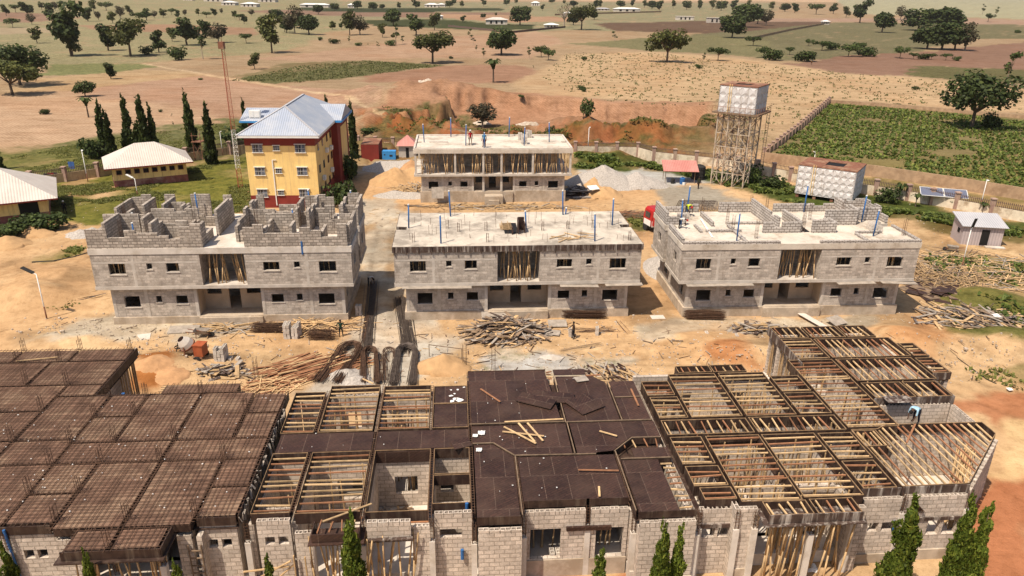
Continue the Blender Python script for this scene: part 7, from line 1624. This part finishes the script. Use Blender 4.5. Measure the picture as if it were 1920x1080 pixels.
for k in range(9):
    px, py = 1010 + k * 7, 445 + R.uniform(-6, 6); px += 35; z = 6.93; x, y = at(px, py, z); a = R.uniform(-.9, .9); m = MB(); m.bar((x - cos(a) * .9, y - sin(a) * .9, z), (x + cos(a) * .9, y + sin(a) * .9, z + .05 * k / 3), .09, .05); tag(m.build('loose_plank', M['wood']), 'pale stick in the small tangle on the middle block roof', 'plank', 'sticks on the middle block roof')
z = 6.9; a, b = at(1314, 412, z), at(1336, 445, z); m = MB(); m.bar((*a, z + .1), (*b, z), .16, .05); tag(m.build('loose_plank', M['white']), 'white plank propped on the low walls of the right block roof', 'plank')
def sack(label, px, py, z, s, mat='white', name='paper_sack'):
    s *= .6; x, y = at(px, py, z); bm_ = bmesh.new(); bmesh.ops.create_grid(bm_, x_segments=6, y_segments=6, size=s)
    for v in bm_.verts: v.co.z = R.uniform(0, .12) * s * 2; v.co.x += R.uniform(-.12, .12) * s; v.co.y += R.uniform(-.12, .12) * s
    me = bpy.data.meshes.new(name); bm_.to_mesh(me); bm_.free(); me.materials.append(M[mat]); o = bpy.data.objects.new(name, me); C.objects.link(o); o.location = (x, y, z + .02); md = o.modifiers.new('s', 'SOLIDIFY'); md.thickness = .03; return tag(o, label, 'sack')
sack('crumpled pinkish white sack on the left of the plywood band', 903, 812, DZ + .03, .3); sack('folded white sheet left of the crumpled sack', 891, 817, DZ + .03, .22); sack('white paper on the front left deck panel', 898, 844, DZ + .03, .25); sack('white sack lying by the timber scrap near the mixer', 346, 694, 0, .35); sack('white rag on the spoil behind the middle wing', 835, 697, 0, .35); sack('white scrap beside the mixer', 325, 661, 0, .22); sack('white sheet dropped near the right porch', 1520, 1066, .0, .5); sack('white scrap among the broken planks, right', 1868, 592, .6, .5); sack('white stone-like bundle on the red soil, right', 1893, 730, .1, .3)
wp = MB()
for px, py, s in ((845, 742, .14), (853, 748, .2), (848, 752, .2), (862, 750, .25), (858, 731, .1), (870, 726, .08), (846, 731, .08), (852, 738, .1)):
    x, y = at(px, py, DZ); wp.prism([(x + s * cos(k * 1.05) * R.uniform(.5, 1.3), y + s * sin(k * 1.05) * R.uniform(.5, 1.3)) for k in range(6)], DZ + .0, DZ + .008)
wp_ = wp.build('paint_splash', M['white'], WC); wp_.location = (0, 0, 0); wp_.matrix_parent_inverse = Matrix.LocRotScale(Vector((*FO, 0)), Matrix.Rotation(FA, 3, 'Z'), None).inverted()
# litter on decks: chips of mortar and paper
lt = MB()
for k in range(260):
    px, py = R.uniform(0, 560) if R.random() < .62 else R.uniform(560, 1300), R.uniform(700, 960); x, y = at(px, py, DZ + .05); u, v = FL(px, py, DZ + .05)
    ok = (u < -12.5 and v < 11) or (-1.5 < u < 5.5 and .6 < v < 13) or (-11.5 < u < -2 and 5.3 < v < 6.8)
    if ok: s = R.uniform(.01, .042); lt.box(x, y, DZ + .04, x + s * R.uniform(1, 2), y + s, DZ + .07)
tag(lt.build('deck_litter', M['white']), 'white chips and scraps sprinkled on the shuttered decks', 'litter', kind='stuff')
# concrete mixer, wheelbarrows
x, y = at(358, 674); T = thing('concrete_mixer', 'dusty drum mixer with an orange engine hood on four wheels', 'concrete mixer', (x, y, 0), -.1)
m = MB(); prof = [(-.75, .22), (-.55, .45), (-.1, .58), (.35, .5), (.75, .26)]; ax = Vector((-.35, -.45, .82)).normalized(); c = Vector((-.1, 0, 1.25))
for (a, ra), (b, rb) in zip(prof[:-1], prof[1:]): m.tube(c + ax * a, c + ax * b, ra, rb, 16, cap=False)
m.tube(c + ax * -.75, c + ax * -.7, .22, .2, 16); m.build('drum', M['concrete_pale'], T, True)
m = MB(); m.tube(c - ax * .12, c + ax * .02, .61, n=16); m.build('gear_ring', M['rust'], T)
m = MB()
for s in (-.5, .5): m.bar((-1.0, s, .42), (1.2, s, .42), .08, .1); m.bar((-.1, s, .42), (-.1, s * 1.1, 1.3), .1, .1)
m.bar((-1.0, -.6, .35), (-1, .6, .35), .07, .07); m.bar((.8, -.6, .35), (.8, .6, .35), .07, .07); m.build('chassis', M['rust'], T)
for a in (-.9, .85):
    for s in (-.66, .66):
        m = MB(); m.tube((a, s - .08, .3), (a, s + .08, .3), .3, n=14); wh = m.build('wheel', M['dark'], T); m = MB(); m.tube((a, s - .1, .3), (a, s + .1, .3), .14, n=10); m.build('rim', M['steel'], wh)
m = MB(); m.box(.55, -.42, .5, 1.25, .42, 1.35); m.prism([(.5, -.45), (1.3, -.45), (1.3, .45), (.5, .45)], 1.35, 1.42); m.build('engine_hood', M['orange'], T)
m = MB(); m.tube((-.9, .1, .9), (-.9, .1, 1.0), .3, n=12, cap=False); m.bar((-1.15, .1, .5), (-.9, .1, 1.3), .05, .05); m.bar((-.9, -.2, .95), (-.9, .4, .95), .04, .04); m.build('tipping_wheel', M['dark'], T)
def barrow(label, px, py, rz):
    x, y = at(px, py); T = thing('wheelbarrow', label, 'wheelbarrow', (x, y, 0), rz, 'wheelbarrows'); m = MB()
    b0 = [(-.35, -.25, .35), (.4, -.22, .35), (.4, .22, .35), (-.35, .25, .35)]; t0 = [(-.5, -.38, .68), (.65, -.34, .68), (.65, .34, .68), (-.5, .38, .68)]
    m.quad(b0)
    for i in range(4): m.quad([b0[i], b0[(i + 1) % 4], t0[(i + 1) % 4], t0[i]])
    m.build('tray', M['wood_grey'], T); m = MB()
    for s in (-1, 1): m.bar((-1.1, s * .3, .62), (.75, s * .1, .3), .05, .05); m.bar((-.3, s * .28, .5), (-.35, s * .3, 0), .05, .05)
    m.build('handle', M['rust'], T); m = MB(); m.tube((.8, -.06, .22), (.8, .06, .22), .22, n=12); m.build('wheel', M['dark'], T)
barrow('grey wheelbarrow resting before the left block near the mixer', 378, 632, .1); barrow('dark wheelbarrow on the dirt by the lamp post, right', 1786, 472, 2.6)
# red tipper half hidden behind the right block
x, y = at(1228, 432); T = thing('red_truck', 'red truck cab with a white front, half hidden behind the right block', 'truck', (x, y, 0), radians(200))
m = MB(); prof = [(-1.1, .8), (1.1, .8), (1.12, 1.7), (.95, 2.6), (.7, 2.85), (-.7, 2.85), (-.95, 2.6), (-1.12, 1.7)]
V = [(a, yy, b) for yy in (-1.0, .9) for a, b in prof]; n = len(prof); m.v = [(v[0] * (1 if v[1] < 0 else .96), v[1], v[2]) for v in V]; m.f = [tuple(range(n)), tuple(reversed(range(n, 2 * n)))] + [(i + 1 if i < n - 1 else 0, i, n + i, n + (i + 1) % n) for i in range(n)]; m.m = [0] * len(m.f)
m.build('cab', M['red'], T); m = MB(); m.box(-1.05, -1.06, .75, 1.05, -1.0, 1.45); m.box(-1.05, .9, .75, 1.05, .96, 1.45); m.box(-1.16, -.8, .8, -1.1, .7, 1.45); m.box(1.1, -.8, .8, 1.16, .7, 1.45); m.build('white_panel', M['white'], T)
m = MB(); m.box(-.9, -1.05, 1.75, .9, -1.01, 2.45); m.box(1.06, -.6, 1.75, 1.13, .4, 2.4); m.box(-1.13, -.6, 1.75, -1.06, .4, 2.4); m.build('windscreen', M['glass'], T)
m = MB()
for a in (-.35, .12, .42): m.box(-1.19, a, .95, -1.165, a + .1, 1.35); m.box(a, .965, .95, a + .1, .99, 1.35)
m.box(-1.19, -.1, .95, -1.165, .0, 1.35); m.build('door_number', M['dark'], T)
for s in (-1, 1):
    for yy in (-.5, 2.6):
        m = MB(); m.tube((s * 1.0 - .15, yy, .5), (s * 1.0 + .15, yy, .5), .5, n=16); m.build('wheel', M['dark'], T)
m = MB(); m.box(-1.1, 1.1, 1.0, 1.1, 4.2, 2.3); m.build('tipper_body', M['red'], T)
# hose and ruts
m = MB(); m.path([(*at(px, py), .04) for px, py in ((1725, 605), (1745, 630), (1765, 650), (1790, 668), (1820, 690), (1850, 712), (1868, 720))], .03, 5); tag(m.build('hose', M['dark']), 'dark hose snaking over the bare soil on the right', 'hose')
m = MB(); m.path([(*at(px, py), .04) for px, py in ((60, 500 - 8), (100, 490), (140, 482), (172, 472))], .08, 5); tag(m.build('pipe', M['dark']), 'dark pipe lying beside the dirt road, left', 'pipe')
for px, py, lab in ((478, 716, 'left'), (868, 690, 'middle'), (922, 694, 'right')):
    x, y = at(px, py); m = MB()
    for a in (0, .25): 
        for b in (0, .2): m.tube((x + a, y + b, -.2), (x + a, y + b, 1.9), .014, n=4)
    for k in range(5): ring(m, x + .125, y + .1, .12, .3 + k * .3)
    tag(m.build('column_cage', M['rebar']), 'standing column cage of rebar behind the decks, ' + lab + ' of three', 'rebar')
m = MB(); a, b, c_ = at(805, 668), at(866, 676), at(866, 700)
m.bar((*a, 1.0), (*b, 1.0), .05, .05); m.bar((*b, 0), (*b, 1.05), .05, .05); m.bar((*a, 0), (*a, 1.05), .05, .05); tag(m.build('profile_board', M['wood_old']), 'thin timber rail frame round the trench behind the middle wing', 'rail')

# ------------------------------------------------------------------ people
def person(label, px, py, z, face, pose, shirt, trousers, hat=None, H_=1.72, pos=None):
    x, y = pos if pos else at(px, py, z); J = {}
    s = H_ / 1.72
    if pose == 'bend': pel, chest, neck, head = (0, .0, .92), (0, -.36, 1.02), (0, -.52, .98), (0, -.66, .92)
    else: pel, chest, neck, head = (0, 0, .92), (0, -.02, 1.28), (0, 0, 1.46), (0, -.03, 1.60)
    J = [('pel', pel, .125, None, 1)]
    def add(n, p, r, par, m): J.append((n, p, r, par, m))
    add('waist', tuple((a * .6 + b * .4) for a, b in zip(pel, chest)), .115, 'pel', 0); add('chest', chest, .14, 'waist', 0); add('neck', neck, .055, 'chest', 2)
    d = Vector(head) - Vector(neck); add('head0', tuple(Vector(head) - d * .2), .085, 'neck', 2); add('head', tuple(Vector(head) + d * .35), .092, 'head0', 2); add('crown', tuple(Vector(head) + d * 1.0), .065, 'head', 2)
    fwd = Vector((0, -1, 0)) if pose != 'bend' else Vector((0, -.5, -.85)); add('nose', tuple(Vector(head) + fwd * .1 + d * .1), .018, 'head', 2)
    for sg, nm in ((-1, 'l'), (1, 'r')):
        add('hip' + nm, (sg * .1, pel[1], pel[2] - .06), .095, 'pel', 1); kn = (sg * .13, -.03 if pose != 'walk' else sg * .16, .5); an = (sg * .15, .02 if pose != 'walk' else sg * .22, .09)
        add('kn' + nm, kn, .065, 'hip' + nm, 1); add('an' + nm, an, .045, 'kn' + nm, 1); add('toe' + nm, (an[0] * 1.1, an[1] - .17, .04), .042, 'an' + nm, 3)
        sh = (sg * .19, chest[1] + (.0 if pose != 'bend' else -.05), chest[2] + (.1 if pose != 'bend' else 0)); add('sh' + nm, sh, .062, 'chest', 0)
        if pose == 'akimbo': el, wr = (sg * .42, .05, 1.13), (sg * .2, -.09, .98)
        elif pose == 'bend': el, wr = (sg * .22, -.48, .72), (sg * .16, -.58, .47)
        elif pose == 'reach': el, wr = (sg * .24, -.22, 1.15), (sg * .16, -.46, 1.08)
        else: el, wr = (sg * .25, .03, 1.08), (sg * .26, -.08, .84)
        add('el' + nm, el, .045, 'sh' + nm, 0); add('wr' + nm, wr, .03, 'el' + nm, 2)
        dd = (Vector(wr) - Vector(el)).normalized(); pm = Vector(wr) + dd * .07; add('pm' + nm, tuple(pm), .034, 'wr' + nm, 2); sd_ = dd.cross(Vector((0, -1, .3))).normalized()
        for k in range(4): add('f%d' % k + nm, tuple(pm + dd * (.075 + .012 * (1 - abs(k - 1.3))) + sd_ * (k - 1.5) * .022 + Vector((0, -.015, 0))), .0095, 'pm' + nm, 2)
        add('th' + nm, tuple(Vector(wr) + dd * .06 + sd_ * -.055 + Vector((0, -.02, 0))), .011, 'wr' + nm, 2)
    ix = {j[0]: i for i, j in enumerate(J)}; vs = [Vector(j[1]) * s for j in J]; es = [(ix[j[3]], i) for i, j in enumerate(J) if j[3]]
    me = bpy.data.meshes.new('person'); me.from_pydata([tuple(v) for v in vs], es, []); o = bpy.data.objects.new('person', me); C.objects.link(o)
    md = o.modifiers.new('skin', 'SKIN'); sv = me.skin_vertices[0].data
    for i, j in enumerate(J): sv[i].radius = (j[2] * s, j[2] * s); sv[i].use_root = (i == 0)
    sb = o.modifiers.new('sub', 'SUBSURF'); sb.levels = 1; sb.render_levels = 1
    dg = bpy.context.evaluated_depsgraph_get(); m2 = bpy.data.meshes.new_from_object(o.evaluated_get(dg)); o.modifiers.clear(); o.data = m2
    m2.materials.clear()
    for mm in (shirt, trousers, M['skin'], M['dark']): m2.materials.append(mm)
    for p in m2.polygons:
        c = p.center; best = None
        for a, b in es:
            A, B = vs[a], vs[b]; t = max(0, min(1, (c - A).dot(B - A) / max((B - A).length_squared, 1e-9))); q = (c - A.lerp(B, t)).length - J[b][2] * .8
            if best is None or q < best[0]: best = (q, J[b][4])
        p.material_index = best[1]; p.use_smooth = True
    o.location = (x, y, z); o.rotation_euler = (0, 0, face); tag(o, label, 'person')
    hm = MB(); hc = Vector(head) * s + d * s * .55 + Vector((0, .015, 0)); dn = d.normalized()
    for a, b, ra, rb in ((-.06, .02, .098, .108), (.02, .07, .108, .08), (.07, .10, .08, .02)): hm.tube(hc + dn * a, hc + dn * b, ra * s, rb * s, 10)
    if hat: hm.tube(hc - dn * .05, hc - dn * .035, .13 * s, n=10)
    h_ = hm.build('cap' if hat else 'hair', hat or M['hair'], o); return o
CL = lambda n, c: cloth('cloth_' + n, lin(c, .8))
person('man in dark green standing hands on hips beside the wire mesh', 640, 631, 0, .1, 'akimbo', CL('green', (30, 60, 45)), CL('blackish', (30, 30, 34)), H_=1.5)
person('man in dark clothes working at a block before the middle block', 1075, 635, 0, -1.2, 'reach', CL('brown', (62, 44, 36)), CL('blackish', (30, 30, 34)), H_=1.5)
person('worker in a pale blue shirt bending over the joists of the right wing', 1716, 792, DZ + .02, -1.0, 'bend', CL('pale_blue', (168, 205, 226)), CL('navy', (34, 36, 50)), H_=1.75)
person('mason in a yellow vest and red cap behind the low wall of the right block', 1287, 403, 6.86, .4, 'bend', CL('vest', (205, 220, 60)), CL('grey', (70, 66, 60)), cloth('cap_red', (.4, .03, .03)), 1.8)
person('mason in white with a red cap at the front corner of the right block roof', 1273, 428, 6.86, 1.2, 'bend', CL('white', (214, 208, 200)), CL('blackish', (30, 30, 34)), cloth('cap_red', (.4, .03, .03)), 1.6)
person('worker in red with a white cap on the rear block roof', 882, 272, 7.2, .3, 'stand', CL('red', (170, 30, 36)), CL('sand', (150, 130, 110)), M['white'], 2.0)
person('worker in blue and maroon on the rear block roof', 908, 276, 7.2, -.4, 'stand', CL('teal', (70, 130, 160)), CL('wine', (80, 20, 30)), H_=2.0)
person('person in black and white walking past the big low yellow house', 123, 402, 0, .6, 'walk', CL('black', (24, 24, 28)), CL('black', (24, 24, 28)), M['white'], 1.75)
person('worker in a white shirt bending in the shade between left and middle blocks', 693, 536, 0, .8, 'bend', CL('white', (214, 208, 200)), CL('blackish', (30, 30, 34)), H_=1.7)
person('dark dressed person beside the arched rebar hoops', 1309, 354, 0, .2, 'walk', CL('olive', (52, 56, 36)), CL('brown', (62, 44, 36)), H_=1.8)
person('tiny farmer standing on the brown field, far right', 1521, 122, 0, .0, 'stand', CL('ochre', (130, 90, 50)), CL('brown', (62, 44, 36)), M['white'], 1.9)

# ------------------------------------------------------------------ thin dusty haze over the plain
m = MB(); m.box(-5000, -60, -9, 5000, 9500, 42, 0, 0)
hm_ = bpy.data.materials.new('dusty_haze'); hm_.use_nodes = True; t = hm_.node_tree
for n_ in list(t.nodes):
    if n_.type != 'OUTPUT_MATERIAL': t.nodes.remove(n_)
pv = N(t, 'ShaderNodeVolumePrincipled'); pv.inputs['Color'].default_value = (.92, .84, .76, 1); pv.inputs['Density'].default_value = .00006; pv.inputs['Anisotropy'].default_value = .2
t.links.new(pv.outputs[0], [n_ for n_ in t.nodes if n_.type == 'OUTPUT_MATERIAL'][0].inputs['Volume'])
ho = m.build('haze', hm_); ho['kind'] = 'stuff'; tag(ho, 'thin dusty haze over the far plain', 'haze'); ho.display_type = 'WIRE'
